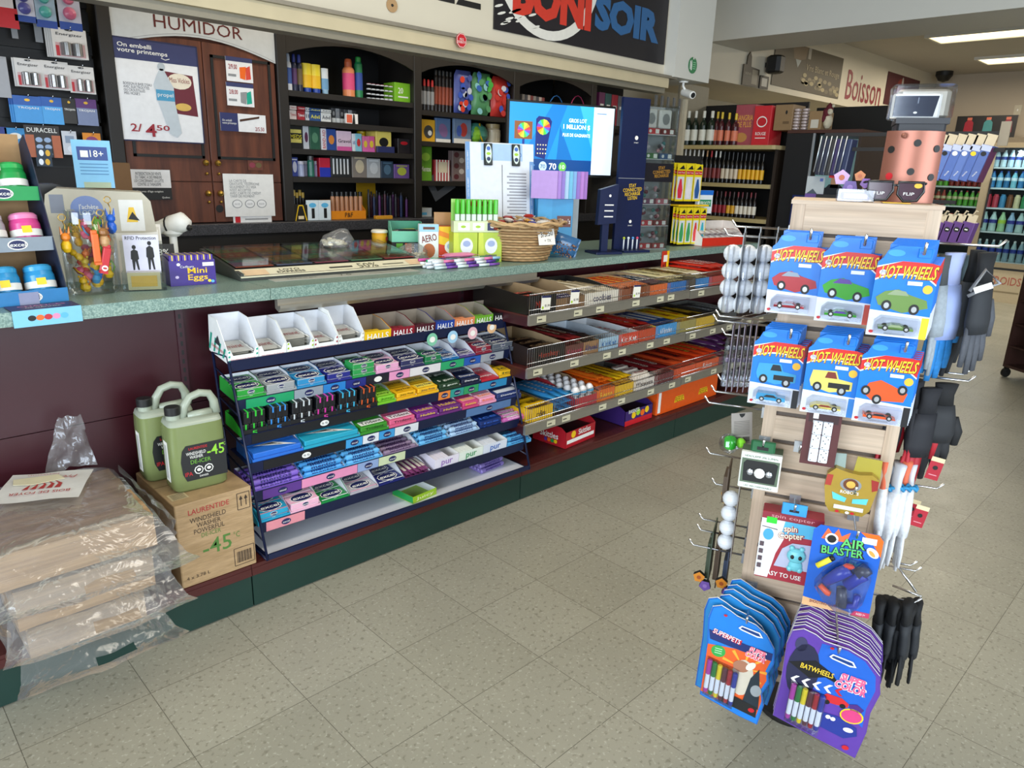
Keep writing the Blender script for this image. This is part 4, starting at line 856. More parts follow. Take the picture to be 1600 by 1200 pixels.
# card sleeve holder
ch=empty('card_holder','clear counter holder of card sleeves with a white silhouette sign','card holder',(.318,.475,CZ),-.35)
MB().box(-.062,.062,-.035,-.032,0,.06,ACRYL).box(-.062,.062,.02,.023,0,.155,ACRYL).box(-.062,.062,-.035,.023,0,.002,ACRYL).box(-.064,-.062,-.035,.023,0,.06,ACRYL).box(.062,.064,-.035,.023,0,.06,ACRYL).build('clear_tray',ch)
mb=MB().box(-.052,.052,.014,.016,.05,.175,mat('#d9d8ea',.5)); q=D(mb,front(.014)); q.text('RFID Protection',0,.165,.011,K_,1,.09,bold=.02)
for x,s in ((-.022,.9),(.024,1.05)):
    b0=.062; q.ell(x,b0+.082*s,.006,.007,K_,1); q.poly([(x-.012,b0+.04*s),(x-.010,b0+.068*s),(x,b0+.075*s),(x+.010,b0+.068*s),(x+.012,b0+.04*s),(x+.007,b0+.035*s),(x-.007,b0+.035*s)],K_,1); q.poly([(x-.009,b0+.036*s),(x+.001,b0+.036*s),(x-.003,b0),(x-.008,b0)],K_,1).poly([(x,b0+.036*s),(x+.008,b0+.036*s),(x+.011,b0),(x+.006,b0)],K_,1)
mb.build('sign_card',ch)
for k in range(6):
    t=MB().box(-.048,.048,-.0006,.0006,0,.056,mat(['#c9b98a','#c2c6dc','#d9d9e2','#b7a070','#cfcfe0','#a88c5a'][k],.35)); D(t,front(-.0006)).rect(-.038,.038,.01,.045,GOLD if k%3==0 else SIL,1)
    o=t.build('card_sleeve'); o.matrix_world=ch.matrix_basis@T3(0,-.029+k*.006,.003)@Matrix.Rotation(-.12,4,'X'); tag(o,'slim card sleeve standing in the clear counter holder','card sleeve','card sleeves in the clear holder')
ch.rotation_euler=(0,0,-.35)
# chocolate egg box with pouches
M=T3(.402,.485,CZ)@Matrix.Rotation(-.10,4,'Z')
def eg(q,w,h): q.text('Mini\nEggs',w*.6,h*.42,.048,YEL,2,.065,bold=.03).text('Cadbury',w*.38,h*.74,.01,W_,2,.045); [q.ell(w*a,h*b,.006,.005,mat(c,.4),2) for a,b,c in ((.15,.35,'#d8c8f0'),(.85,.15,'#f0e040'),(.92,.12,'#60b8e8'),(.2,.85,'#ffffff'))]; q.rect(w*.72,w*.97,h*.75,h*.9,W_,2)
trayob('egg_pouch_box','purple box of chocolate egg pouches on the counter',M,.15,.09,.085,.095,'#3a1f86',logo=eg,side=mat('#34208a',.4))
fillpacks(M@T3(0,0,.03),.15,.09,'upright',7,'#4a2a9a','','#f0d040',ph=.07,extra='#e8cc3a',rows=7,label='purple chocolate egg pouch in the purple counter box',group='egg pouches in the purple box',name='egg_pouch')
def card(name,label,cat,loc,w,h,col,fn=None,tilt=.25,rz=-.3,th=.002):
    mb=MB().box(-w/2,w/2,0,th,0,h,mat(col,.5)); 
    if fn: fn(D(mb,front(0)),w,h)
    o=mb.build(name); o.matrix_world=T3(*loc)@Matrix.Rotation(rz,4,'Z')@Matrix.Rotation(-tilt,4,'X'); return tag(o,label,cat)
card('percent_card','black and gold card reading 78% behind the purple egg box','card',(.425,.61,CZ),.085,.13,'#1f1a14',lambda q,w,h:q.text('78%',0,h*.78,.022,W_,1,.05,bold=.02).text('GAGNEZ',0,h*.6,.008,YEL,1,.05),.2)
for k in range(4): card('receipt_slip',['front','second','third','rear'][k]+' blank slip in the white paper stack behind the silhouette sign','paper',(.335+.02*k,.60+.045*k,CZ),.15,.175+.006*k,['#e8e4da','#efece4','#ddd8cc','#f2efe8'][k],None,.30)
# cream register back with scanner and age sign
rg=empty('card_terminal','cream rounded card machine housing with a round blue badge','terminal',(.275,.72,CZ),-.28)
mb=MB(); pts=[(-.165,.0),(.165,.0),(.172,.15),(.16,.27),(.135,.30),(-.12,.31),(-.15,.29),(-.165,.2)]
mb.prism(pts,0,.14,mat('#c9c2ae',.45)); q=D(mb,front(0)); q.ell(-.035,.245,.048,.042,mat('#7d92c8',.4),1,24).text("J'achète\nLOCAL",-.03,.242,.035,W_,2,.06,bold=.02); q.rect(.06,.135,.17,.275,W_,1).poly([(.08,.20),(.115,.20),(.105,.25),(.09,.25)],YEL,2).poly([(.085,.21),(.12,.205),(.10,.235)],K_,3); q.rect(-.14,-.10,.23,.29,mat('#8a8f9c',.4),1)
mb.build('housing',rg)
def s18(q,w,h): q.rect(-w*.38,w*.4,h*.58,h*.86,mat('#1b3f8c',.4),1).text('18+',w*.12,h*.72,.022,W_,2,.04,bold=.02).rect(-w*.3,-w*.1,h*.64,h*.78,W_,2); [q.rect(-w*.35,w*.38,h*(.28+.07*k),h*(.30+.07*k),mat('#4a86b8',.5),1) for k in range(4)]; q.rect(-w*.3,w*.4,0,h*.12,mat('#a9b89a',.5),1)
card('age_sign','light blue 18+ age sign standing on the cream terminal','sign',(.285,.755,CZ+.312),.115,.155,'#85c4ea',s18,.08,-.2)
sc=empty('barcode_scanner','white hand scanner in its stand beside the cream terminal','scanner',(.53,.78,CZ),-.9)
MB().lathe([(.05,0),(.045,.012),(.02,.02),(.014,.05),(.014,.14)],W_,16).build('stand',sc)
mb=MB(); mb.tube([(-.10,0,.16),(-.05,0,.168),(0,0,.18),(.04,0,.19),(.065,0,.18)],[.022,.024,.034,.038,.022],W_,12); mb.tube([(-.012,0,.178),(-.006,0,.179)],.0345,K_,12); mb.ball((.068,0,.172),.012,K_,8); mb.ball((0,0,.155),.03,W_,10,1.3,1,.7); mb.build('scanner_head',sc)
# lottery ticket case
lt=empty('ticket_case','low slanted lottery ticket case with a clear top on the counter','ticket case',(0,0,0))
def ll(mb,n,**k): return mb.build(n,lt,**k)
fx0,fx1,fy,by=.64,1.44,.47,.90
SL=math.atan2(.05,by-fy); Mt=T3(fx0,fy,CZ)@Matrix.Rotation(-.06,4,'Z'); W0=.80; D0=.42
mb=MB().box(0,W0,0,D0,0,.018,mat('#3c3f3c',.4),M=Mt); 
mb.box(0,W0,D0-.02,D0,.018,.075,mat('#3c3f3c',.4),M=Mt)
for x in (0,W0-.012): mb.prism([(0,.018),(D0-.02,.018),(D0-.02,.075),(.0,.026)],x,x+.012,mat('#3c3f3c',.4),M=Mt@Matrix(((0,1,0,0),(1,0,0,0),(0,0,1,0),(0,0,0,1))))
ll(mb,'case_body')
Mi=Mt@T3(0,.068,.038)@Matrix.Rotation(.12,4,'X')
mb=MB(); rnd=random.Random(11)
tc=['#a85038','#8a8a4c','#b84a4a','#6a7088','#c07040','#7aa860','#a05060','#7a5a44','#c8904c','#6a9a70']
def tick(i,j):
    mb=MB(); w=W0/5-.016; a=.014+j*(W0/5-.002); b=.012+i*.078; mb.box(a,a+w,b,b+.07,-.001,.001,mat(tc[(i*5+j*3)%10],.4),M=Mi); q=D(mb,Mi@topf(.0011)); q.rect(a+w*.05,a+w*.95,b+.045,b+.062,mat(tc[(i*3+j+4)%10],.4),1)
    for k in range(4): q.rect(a+w*(.1+.2*k),a+w*(.22+.2*k),b+.01,b+.035,mat(['#b08a3a','#8a3a2a','#4a7a4a','#b8a888'][(i+j+k)%4],.4),1)
    tag(mb.build('lottery_ticket'),'scratch ticket laid out in rows under the clear case top','ticket','scratch tickets in the ticket case')
ll(MB().box(.012,W0-.012,0,D0-.095,-.006,-.003,K_,M=Mi),'liner')
for i in range(4):
    for j in range(5): tick(i,j)
ll(MB().box(.006,W0-.006,.0,D0-.09,.006,.009,ACRYL,M=Mi),'clear_top')
mb=MB().box(.0,W0,.0,.065,.012,.016,mat('#e8e2c4',.4),M=Mt@Matrix.Rotation(.30,4,'X')); q=D(mb,Mt@Matrix.Rotation(.30,4,'X')@topf(.0165)); DK2=mat('#2a2a22',.5)
q.rect(.02,.11,.008,.056,mat('#e8c8a0',.5),1).text('LOTO\nEXPRESS',.20,.032,.036,DK2,1,.11,bold=.02).text('50%',.53,.032,.042,mat('#6a6a55',.5),1,.09,bold=.02).rect(.36,.46,.024,.036,DK2,1).rect(.60,.70,.026,.034,mat('#6a6a55',.5),1).rect(.72,.79,.008,.056,mat('#e8c8a0',.5),1)
ll(mb,'front_strip')
mb=MB(); mb.box(0,.62,0,.10,0,.001,mat('#bfc1b8',.4)); q=D(mb,topf(.001)); q.text('Téléchargez',.12,.04,.02,DK2,1,.12).text('7 0',.30,.04,.03,DK2,1,.05).rect(.4,.58,.03,.034,DK2,1)
tag(mb.build('paper_sheet',loc=(.735,.40,CZ),rot=-.07),'long flat printed sheet lying in front of the ticket case','sheet')
def sack(name,label,cat,loc,sx,sy,sz,rz,fill):
    r=random.Random(int(sx*1e4)); mb=MB()
    for k in range(26): mb.ball(((r.random()-.5)*sx*1.2,(r.random()-.5)*sy*1.1,.012+r.random()*sz*.6),.012,mat(fill,.5),6,1.3,.8,.6)
    o=mb.build('contents'); b=MB(); n=10; m=14; vs=[];fs=[]
    for i in range(n+1):
        t=i/n
        for k in range(m): a=2*math.pi*k/m; R=(math.sin(math.pi*min(t*.86+.1,1))**.6)*(1+.12*math.sin(5*a+i)); vs.append((sx*R*math.cos(a)*(1-.4*t)+.04*t*t,sy*R*math.sin(a)*(1-.3*t),sz*1.6*t+.001))
    for i in range(n):
        for k in range(m): j=(k+1)%m; fs.append((i*m+k,i*m+j,i*m+m+j,i*m+m+k))
    b.add(vs,fs,FILM,True); t=b.build(name,loc=loc,rot=rz); o.parent=t; return tag(t,label,cat)
sack('coin_bag','clear plastic bag of white tokens lying on the ticket case','bag',(1.19,.74,CZ+.066),.085,.07,.05,0,'#ece6cf')
sack('coin_bag','clear plastic bag with a zebra top and white contents beside the ticket case','bag',(1.50,.62,CZ),.10,.09,.05,.6,'#ece6cf')
# cup and small displays
mb=MB().lathe([(.028,0),(.036,.11),(.037,.112)],mat('#e8a81c',.4),20).lathe([(.039,.112),(.039,.12),(.034,.125),(.001,.125)],mat('#e9e2cc',.4),20); mb.lathe([(.0305,.02),(.0365,.10)],mat('#edb42a',.4),20); D(mb,Matrix.Rotation(.5,4,'Z')@front(-.037)).ell(0,.085,.01,.01,RED,1)
tag(mb.build('paper_cup',loc=(1.50,.86,CZ)),'yellow paper cup with a cream lid at the back of the counter','cup')
M=T3(1.50,.76,CZ)@Matrix.Rotation(-.45,4,'Z')
mb=MB().box(0,.15,0,.10,0,.075,BLACKD); 
for k,c in enumerate(('#5aa82c','#e8601c','#2a8ad8')): mb.box(.02+k*.042,.05+k*.042,-.004,0,.02,.07,mat(c,.4))
o=mb.build('card_box'); o.matrix_world=M; tag(o,'black box with green, orange and blue tabs under the mint green tray','box')
trayob('lighter_tray','mint green tray of dark lighters near the middle of the counter',M@T3(0,0,.076),.15,.10,.05,.09,'#6fc0a0',inner=mat('#3f8f74',.5))
fillpacks(M@T3(0,0,.10),.15,.10,'barx',6,'#2a2f30','','#fff000',ph=.015,extra='#3a7a8a',label='dark pocket lighter lying in the mint green tray',group='lighters in the mint green tray',rows=4,name='lighter')
def aero(q,w,h): q.text('AERO',0,h*.62,.032,mat('#7a1e1a',.4),2,w*.8,bold=.03,rot=.2).ell(0,h*.28,w*.32,h*.2,mat('#b5683a',.5),1).rect(-w/2,w/2,h*.8,h,mat('#9fd0e8',.4),1).rect(-w*.3,w*.3,h*.86,h*.93,mat('#6a3a24',.4),2)
def prodbox(name,label,cat,loc,w,d,h,col,fn,rz=-.35,group=None):
    mb=MB().bbox(-w/2,w/2,0,d,0,h,mat(col,.4),.002); fn(D(mb,front(0)),w,h) if fn else None; o=mb.build(name,loc=loc,rot=rz); return tag(o,label,cat,group)
prodbox('chocolate_pouch','white and blue chocolate pouch standing beside the mint green tray','pouch',(1.60,.61,CZ),.09,.04,.165,'#e6ece8',aero,-.5)
def reese(q,w,h): q.poly([(-w/2,h*.5),(w/2,h*.35),(w/2,h),(-w/2,h)],YEL,1).poly([(-w/2,h*.75),(w/2,h*.55),(w/2,h*.7),(-w/2,h*.9)],mat('#f08a1c',.4),2).ell(w*.12,h*.4,w*.3,h*.19,W_,3).ell(w*.12,h*.42,w*.18,h*.1,mat('#a8b8d8',.4),4)
prodbox('candy_box','red and yellow display box with a tan card lid next to the chocolate pouch','box',(1.685,.575,CZ),.095,.06,.155,'#d8401e',reese,-.5)
prodbox('tan_card','raised tan cardboard lid standing behind the red and yellow box','lid',(1.71,.645,CZ),.085,.004,.215,'#b48a5c',None,-.5)
# lighter refill display and lime boxes
M=T3(1.655,.50,CZ)@Matrix.Rotation(-.42,4,'Z')
def limef(x0,lab):
    mb=MB().bbox(0,.115,0,.09,0,.135,mat('#b5cc3c',.4),.002); q=D(mb,front(0)); q.poly([(0,0),(.03,0),(.022,.135),(0,.135)],mat('#cfdd4a',.4),1).ell(.062,.075,.030,.036,mat('#e8ecf0',.4),1).ell(.062,.085,.018,.014,mat('#9fb0d8',.4),2).rect(.035,.09,.005,.035,mat('#6a7a4a',.4),1)
    o=mb.build('tea_light_box'); o.matrix_world=M@T3(x0,0,0); tag(o,lab,'box')
limef(-.0,'left lime green box with a round white label under the lighter refill card'); limef(.118,'right lime green box with a round white label under the lighter refill card')
ld=empty('lighter_display','green and white display card with a row of upright green lighters','display',(0,0,0)); 
mb=MB().box(0,.225,.045,.05,.0,.145,mat('#8cc85a',.4),M=M@T3(.0,0,.136)).box(0,.225,0,.045,.0,.05,mat('#d4dfb4',.4),M=M@T3(0,0,.136)); q=D(mb,M@T3(0,0,.136)@front(.045)); q.ell(.12,.125,.05,.012,RED,1).ell(.16,.13,.02,.008,mat('#6a3a2a',.5),2).rect(0,.225,.13,.145,mat('#a8d87a',.4),1)
q=D(mb,M@T3(0,0,.136)@front(0)); 
for k in range(3): q.rect(.02+k*.07,.075+k*.07,.008,.042,W_ if k<2 else NAVYP,1); q.ell(.045+k*.07,.025,.012,.006,LIME if k<2 else W_,2)
mb.build('display_card',ld)
lg=MB().bbox(0,.021,0,.012,0,.03,mat('#cfe0d4',.3),.003).bbox(.0005,.0205,.0005,.0115,.03,.095,mat('#4cbf2a',.25),.005)
me=lg.build('x').data; 
for k in range(8): place('lighter',me,M@T3(.012+k*.0262,.018,.186),'upright green lighter standing in the row above the lime boxes','lighter','green lighters in the display card')
bpy.data.objects.remove(bpy.data.objects['x'])
# candy sticks piled at the counter edge
cols=['#7a4aa8','#2f9a6a','#2a7ad0','#e0f0f0','#c84a9a','#3aa88c','#e07aa8','#9ac8e8','#5a3a98','#2f8a4a']
for k in range(22):
    L=.34; t=MB(); m=mat(cols[k%10],.2); m2=mat('#e8eef4',.2); r=.0065; seg=6
    for s in range(seg): t.tube([(-L/2+L*s/seg,0,0),(-L/2+L*(s+1)/seg,0,0)],r,m if s%2 else m2 if k%3 else mat(cols[(k+3)%10],.2),6)
    o=t.build('candy_stick'); lay=k//8; o.matrix_world=T3(1.60+.02*math.sin(k*2.3),.335+.014*(k%8)+.005*lay,CZ+.008+.0125*lay)@Matrix.Rotation(-.10+.08*math.sin(k*1.7),4,'Z')
    tag(o,'shiny wrapped candy stick in the heap in front of the lime boxes','candy stick','wrapped candy sticks at the counter edge')
mb=MB().pillow(.16,.06,.02,mat('#e884b4',.25)); tag(mb.build('candy_pouch',loc=(1.58,.375,CZ+.042),rot=-.1),'pink wrapped candy pouch lying on the heap of candy sticks','pouch')
# lottery board
bd=empty('ticket_board','tall white board with blue printed edges leaning behind the basket','board',(0,0,0)); Mb2=T3(1.93,.72,CZ)@Matrix.Rotation(-.42,4,'Z')@Matrix.Rotation(-.12,4,'X')
mb=MB().box(0,.36,0,.006,0,.545,mat('#dfe5ee',.35),M=Mb2); q=D(mb,Mb2@front(0)); q.rect(0,.022,0,.545,mat('#6f9cd0',.4),1).rect(.338,.36,0,.46,mat('#6f9cd0',.4),1).rect(.08,.30,.46,.54,mat('#a9c9ea',.4),1)
for k in range(22): q.rect(.215+.012*(k%2),.32,.08+k*.015,.087+k*.015,mat('#9a9ea8',.5),1)
for k in range(4): q.text('LOTO-QUEBEC',.011,.07+k*.13,.008,W_,2,.09,rot=math.pi/2); q.text('LOTO-QUEBEC',.349,.07+k*.11,.008,W_,2,.09,rot=math.pi/2)
q.line([(.19,0),(.19,.44)],.003,K_,1).text('ORO',.27,.49,.02,BLUE,2,.05); mb.build('board_panel',bd)
for k,(x,l) in enumerate(((.115,'left'),(.262,'right'))):
    mb=MB().bbox(-.022,.022,-.012,-.001,-.055,.05,mat('#16201e',.4),.012); q=D(mb,front(-.012)); q.ell(0,0,.017,.046,mat('#d8ece0',.4),1).ell(0,.025,.010,.010,mat('#3a6ac0',.4),2).ell(0,-.025,.010,.010,mat('#1b2f5a',.4),2).ell(0,0,.011,.007,LIME,2)
    o=mb.build('magnet_clip'); o.matrix_world=Mb2@T3(x,-.001,.49); tag(o,f'{l} of two black and white oval clips on the ticket board','clip')
# basket of candy
bk=empty('wicker_basket','round wicker basket of wrapped candy with a handwritten price','basket',(2.03,.47,CZ))
bk.scale=(1.22,1.22,1.02)
WK=mat('#c4a274',.6,vary=.25,scale=90,bump=.2); WK2=mat('#a8845a',.6,vary=.2,scale=60)
mb=MB(); n=44
for lv in range(13):
    z=.008+lv*.0125; r=.115+.045*(z/.17)**.8; pts=[((r+.0032*(1 if (k+lv)%2 else -1))*math.cos(2*math.pi*k/n),(r+.0032*(1 if (k+lv)%2 else -1))*math.sin(2*math.pi*k/n),z) for k in range(n)]; mb.tube(pts,.0062,WK if lv%2 else WK2,6,closed=True)
mb.lathe([(.001,.002),(.112,.002),(.112,.008),(.001,.008)],WK2,24); mb.build('woven_body',bk)
mb=MB()
for j in range(3):
    n=60; R=.172+.007*j; pts=[((R+.005*math.sin(k*math.pi/3+j*2))*math.cos(2*math.pi*k/n),(R+.005*math.sin(k*math.pi/3+j*2))*math.sin(2*math.pi*k/n),.168+.004*j+.007*math.cos(k*math.pi/3+j*2)) for k in range(n)]; mb.tube(pts,.0068,WK,6,closed=True)
mb.build('braided_rim',bk)
mb=MB().lathe([(.001,.138),(.150,.138),(.145,.11),(.001,.11)],BRN,20); mb.build('lining',bk)
rnd=random.Random(9); cc=['#e8e2d8','#a8281e','#f0ece4','#3a241c','#d89a3c','#e8e2d8','#2a3a9a','#7a1a1a']
mes=[packmesh('sachet',.055,.04,.018,c,'Lindt','#a88a3a') for c in cc]
for k in range(60):
    a=rnd.random()*6.28; r=.125*math.sqrt(rnd.random()); z=.142+ (1-(r/.14)**2)*.055*rnd.random()+.0
    place('wrapped_candy',mes[k%8],T3(2.03+1.15*r*math.cos(a)-.02,.47+1.15*r*math.sin(a)-.02,CZ+z)@Matrix.Rotation(rnd.random()*6,4,'Z')@Matrix.Rotation((rnd.random()-.5)*.8,4,'X'),'small wrapped candy heaped in the wicker basket','candy','wrapped candies in the basket')
mb=MB().box(-.05,.05,0,.0012,-.042,.042,W_); q=D(mb,front(0)); q.text('3/5.50',.002,.010,.026,K_,1,.075,rot=.12).text('+ TX',.005,-.022,.013,K_,1,.04)
o=mb.build('price_note'); o.matrix_world=T3(2.085,.325,CZ+.135)@Matrix.Rotation(-.45,4,'Z'); o.matrix_world=T3(2.03,.277,CZ+.125)@Matrix.Rotation(-.12,4,'Z')@Matrix.Rotation(-.25,4,'X'); tag(o,'white handwritten 3/5.50 + TX note stuck on the basket','note')
# monitor
mn=empty('monitor','flat screen on the counter showing a blue lottery advert','monitor',(2.62,.74,CZ),-.36)
MW,MH=.66,.385; mb=MB().bbox(-MW/2,MW/2,0,.03,.385,.385+MH,K_,.006); mb.build('housing',mn)
mb=MB(); E_=lambda h,s=.75:mat(h,.3,emit=s); y=-.0008; z0=.385; q=D(mb,front(y),.0003); L,Rr,B0,T0=-MW/2+.012,MW/2-.012,z0+.016,z0+MH-.012
q.rect(L,Rr,B0,T0,E_('#1c86cf'),0).poly([(L+.02,B0),(L+.20,B0),(L+.34,T0),(L+.25,T0)],E_('#1270b8'),1).poly([(L+.28,B0),(L+.42,B0),(L+.30,B0+.25)],E_('#0f66ac'),1).poly([(.1,T0),(.20,T0),(.20,.50),(.16,.60)],E_('#39a6e2'),1)
q.rect(L,Rr-.13,B0,B0+.075,E_('#0c3f7c'),2).rect(Rr-.13,Rr,B0,T0,E_('#d5e6f4'),2).rect(Rr-.11,Rr-.05,T0-.035,T0-.03,E_('#6a8ab8'),3)
bx=L+.085; q.rect(bx-.055,bx+.05,.575,.665,E_('#7a4a24'),2)
for k in range(12):
    a=k*math.pi/6; cs=['#e03a3a','#f0a020','#f0e040','#50b840','#30a0c0','#7040b0']
    for cx_,cz_,R in ((bx,.62,.038),(bx+.115,.64,.040)): q.poly([(cx_,cz_),(cx_+R*math.cos(a),cz_+R*math.sin(a)),(cx_+R*math.cos(a+.524),cz_+R*math.sin(a+.524))],E_(cs[k%6]),5)
q.poly([(bx+.07,.49),(bx+.13,.475),(bx+.165,.67),(bx+.15,.69),(bx+.085,.695),(bx+.07,.68)],E_('#14246a'),3).rect(bx-.008,bx+.006,.53,.575,E_('#122a7a'),2).rect(bx-.035,bx+.03,.52,.53,E_('#122a7a'),2)
for k in range(12): q.ell(bx+.085+.016*(k%4),.505+.022*(k//4),.004,.004,E_('#e8e0a0'),4,6)
q.text('GROS LOT',.09,.682,.020,E_('#ffffff',1),3,.11,bold=.02).text('1 MILLION $',.085,.648,.027,E_('#ffffff',1),3,.165,bold=.03).text('PLUS DE GAGNANTS',.085,.607,.017,E_('#ffffff',1),3,.17,bold=.01)
q.text('MAX',L+.055,B0+.038,.028,E_('#ffffff',1),3,.055,bold=.03).text('CE VENDREDI',L+.125,B0+.042,.009,E_('#7ac0f0'),3,.06).ell(L+.205,B0+.037,.024,.026,E_('#b8d8e8'),3).text('70',L+.205,B0+.037,.02,E_('#0c3f7c'),4,.03,bold=.02).text('70',L+.265,B0+.038,.034,E_('#ffffff',1),3,.045,bold=.02).ell(L+.325,B0+.037,.024,.026,E_('#5fb04a'),3).text('10',L+.325,B0+.037,.022,E_('#e8ffe8'),4,.028,bold=.02)
mb.build('screen',mn)
MB().box(-.03,.03,.031,.055,.10,.5,K_).bbox(-.11,.11,-.06,.13,0,.012,K_,.004).box(-.03,.03,.031,.055,.012,.10,K_).build('stand',mn)
# things under / right of the screen
for k in range(9):
    c=['#9a6ab8','#b07ac8','#8f6fc0','#7aa8d8','#6fb8d8','#a8c8e8','#8f7ac8','#a884d0','#b898d8'][k]
    mb=MB().box(0,.13,0,.0025,0,.135,mat(c,.25)); D(mb,front(0)).rect(.045,.075,.05,.06,W_,1) if k==0 else None
    if k==0: mb.prism([(.06,.095),(.085,.10),(.08,.13),(.055,.115)],-.002,0,W_)
    o=mb.build('pastel_folder'); o.matrix_world=T3(2.22-.016*(8-k)-.0,.42+.012*(8-k)*.3,CZ+.282)@Matrix.Rotation(-.5,4,'Z'); o.matrix_world=T3(2.37-.022*k,.50+.006*k,CZ+.282)@Matrix.Rotation(-.75,4,'Z')
    tag(o,f'translucent pastel card pouch under the screen, {ORD[k]} from the front','card pouch','pastel card pouches under the screen')
def mmf(q,w,h): q.rect(-w/2,-w*.1,0,h,mat('#3aa0d8',.4),1).rect(w*.05,w*.45,h*.5,h*.7,mat('#6a2a1a',.4),2).text("m&m's",w*.25,h*.6,.026,mat('#f5f5f5',.4),3,w*.36,bold=.02).ell(w*.25,h*.2,w*.15,h*.1,mat('#8a5a3a',.4),2).text('MINIS',-w*.3,h*.6,.05,mat('#bfe4f8',.4),2,.014,rot=0)
prodbox('candy_carton','tall light blue candy carton behind the wicker basket','carton',(2.33,.50,CZ),.19,.10,.28,'#2f94cc',mmf,-.5)
prodbox('accessory_box','pale green and grey box to the right of the light blue carton','box',(2.50,.56,CZ),.11,.10,.40,'#8fb5ad',lambda q,w,h:q.rect(-w/2,w/2,0,h*.7,mat('#8c979c',.3),1).ell(w*.15,h*.85,.02,.02,W_,1).ell(0,h*.3,.018,.018,RED,2),-.5)
prodbox('navy_cabinet','dark navy display cabinet standing behind the light blue carton','cabinet',(2.36,.71,CZ),.20,.12,.385,'#141e4a',lambda q,w,h:q.rect(-w*.1,w*.42,h*.05,h*.95,mat('#0e1330',.2),1),-.35)
mb=MB().pillow(.13,.10,.05,mat('#3a6a9a',.2),Matrix.Rotation(math.pi/2,4,'X'),.008,None,8,6); 
for k in range(60): r=random.random; mb.ball(((random.random()-.5)*.10,-.052+.004*random.random(),-.02+(random.random()-.5)*.07),.004,mat(['#6a3a20','#8a5a34','#4a2a1a','#b08050'][k%4],.4),6)
tag(mb.build('nut_pouch',loc=(2.29,.40,CZ+.062),rot=(.0,.3,-.5)),'blue pouch with nut picture beside the basket','pouch')
# navy accessory tower and clear cabinet
tw=empty('accessory_tower','tall navy accessory stand with yellow slogan right of the screen','display stand',(2.86,.42,CZ),-.30)
N1=mat('#101c44',.35); mb=MB().box(-.10,.075,0,.02,0,.80,N1).box(-.10,.075,-.10,0,0,.012,N1); q=D(mb,front(0)); q.line([(-.10,.39),(.075,.39)],.003,GREY,1).text('STAY\nCONNECTED\nRECHARGE\nLISTEN',.0,.32,.085,YEL,1,.125,bold=.02,rot=.08).ell(0,.6,.011,.011,W_,1).ell(0,.16,.009,.009,W_,1).text('SMART',0,.575,.006,W_,1,.03).text('SMART',0,.138,.006,W_,1,.03)
mb.build('back_panel',tw)
for k,c in enumerate(('#b8c83a','#e0e8f0','#5a9ad8','#d84a6a')): 
    o=MB().tube([(0,0,0),(0,0,.055)],.004,mat('#dfe4ea',.3),8).ball((0,0,.06),.008,mat(c,.4),8).build('charging_stick'); o.matrix_world=tw.matrix_basis@T3(0,0,0); o.location=Vector((2.86,.42,CZ))+Matrix.Rotation(-.30,3,'Z')@Vector((-.055+k*.03,-.03,.0125)); tag(o,['green','white','blue','pink'][k]+' tipped stick standing on the foot of the navy stand','stick')
cs=empty('card_stand','small navy stand with card slots in front of the tower','display stand',(2.62,.40,CZ),-.35)
MB().box(-.02,.02,0,.02,.012,.20,N1).bbox(-.08,.08,-.06,.07,0,.012,N1,.003).build('post',cs); mb=MB().prism([(-.055,.15),(.055,.16),(.06,.36),(-.05,.33)],-.01,.02,N1); q=D(mb,front(-.01))
for k in range(3): q.rect(-.02,.035,.19+k*.03,.196+k*.03,W_,1)
q.ell(.01,.30,.007,.007,W_,1); mb.build('head',cs)
cbx=empty('clear_cabinet','tall clear acrylic cabinet of small accessories on the counter','cabinet',(3.06,.40,CZ),-.30)
CW=.21; mb=MB().box(-CW/2,CW/2,-.001,.001,0,.78,ACRYL).box(-CW/2,-CW/2+.003,0,.12,0,.78,ACRYL).box(CW/2-.003,CW/2,0,.12,0,.78,ACRYL).box(-CW/2,CW/2,.118,.121,0,.78,mat('#a8adb2',.4)); mb.build('clear_shell',cbx)
CM=Matrix.Translation((3.06,.40,CZ))@Matrix.Rotation(-.30,4,'Z')
SL=[0,.13,.25,.375,.495,.625]; an=['lowest','second lowest','third','fourth','second highest','highest']
for k,z in enumerate(SL): MB().box(-CW/2+.003,CW/2-.003,.001,.118,z,z+.003,mat('#d8dcde',.2)).build('shelf',cbx)
rnd=random.Random(3)
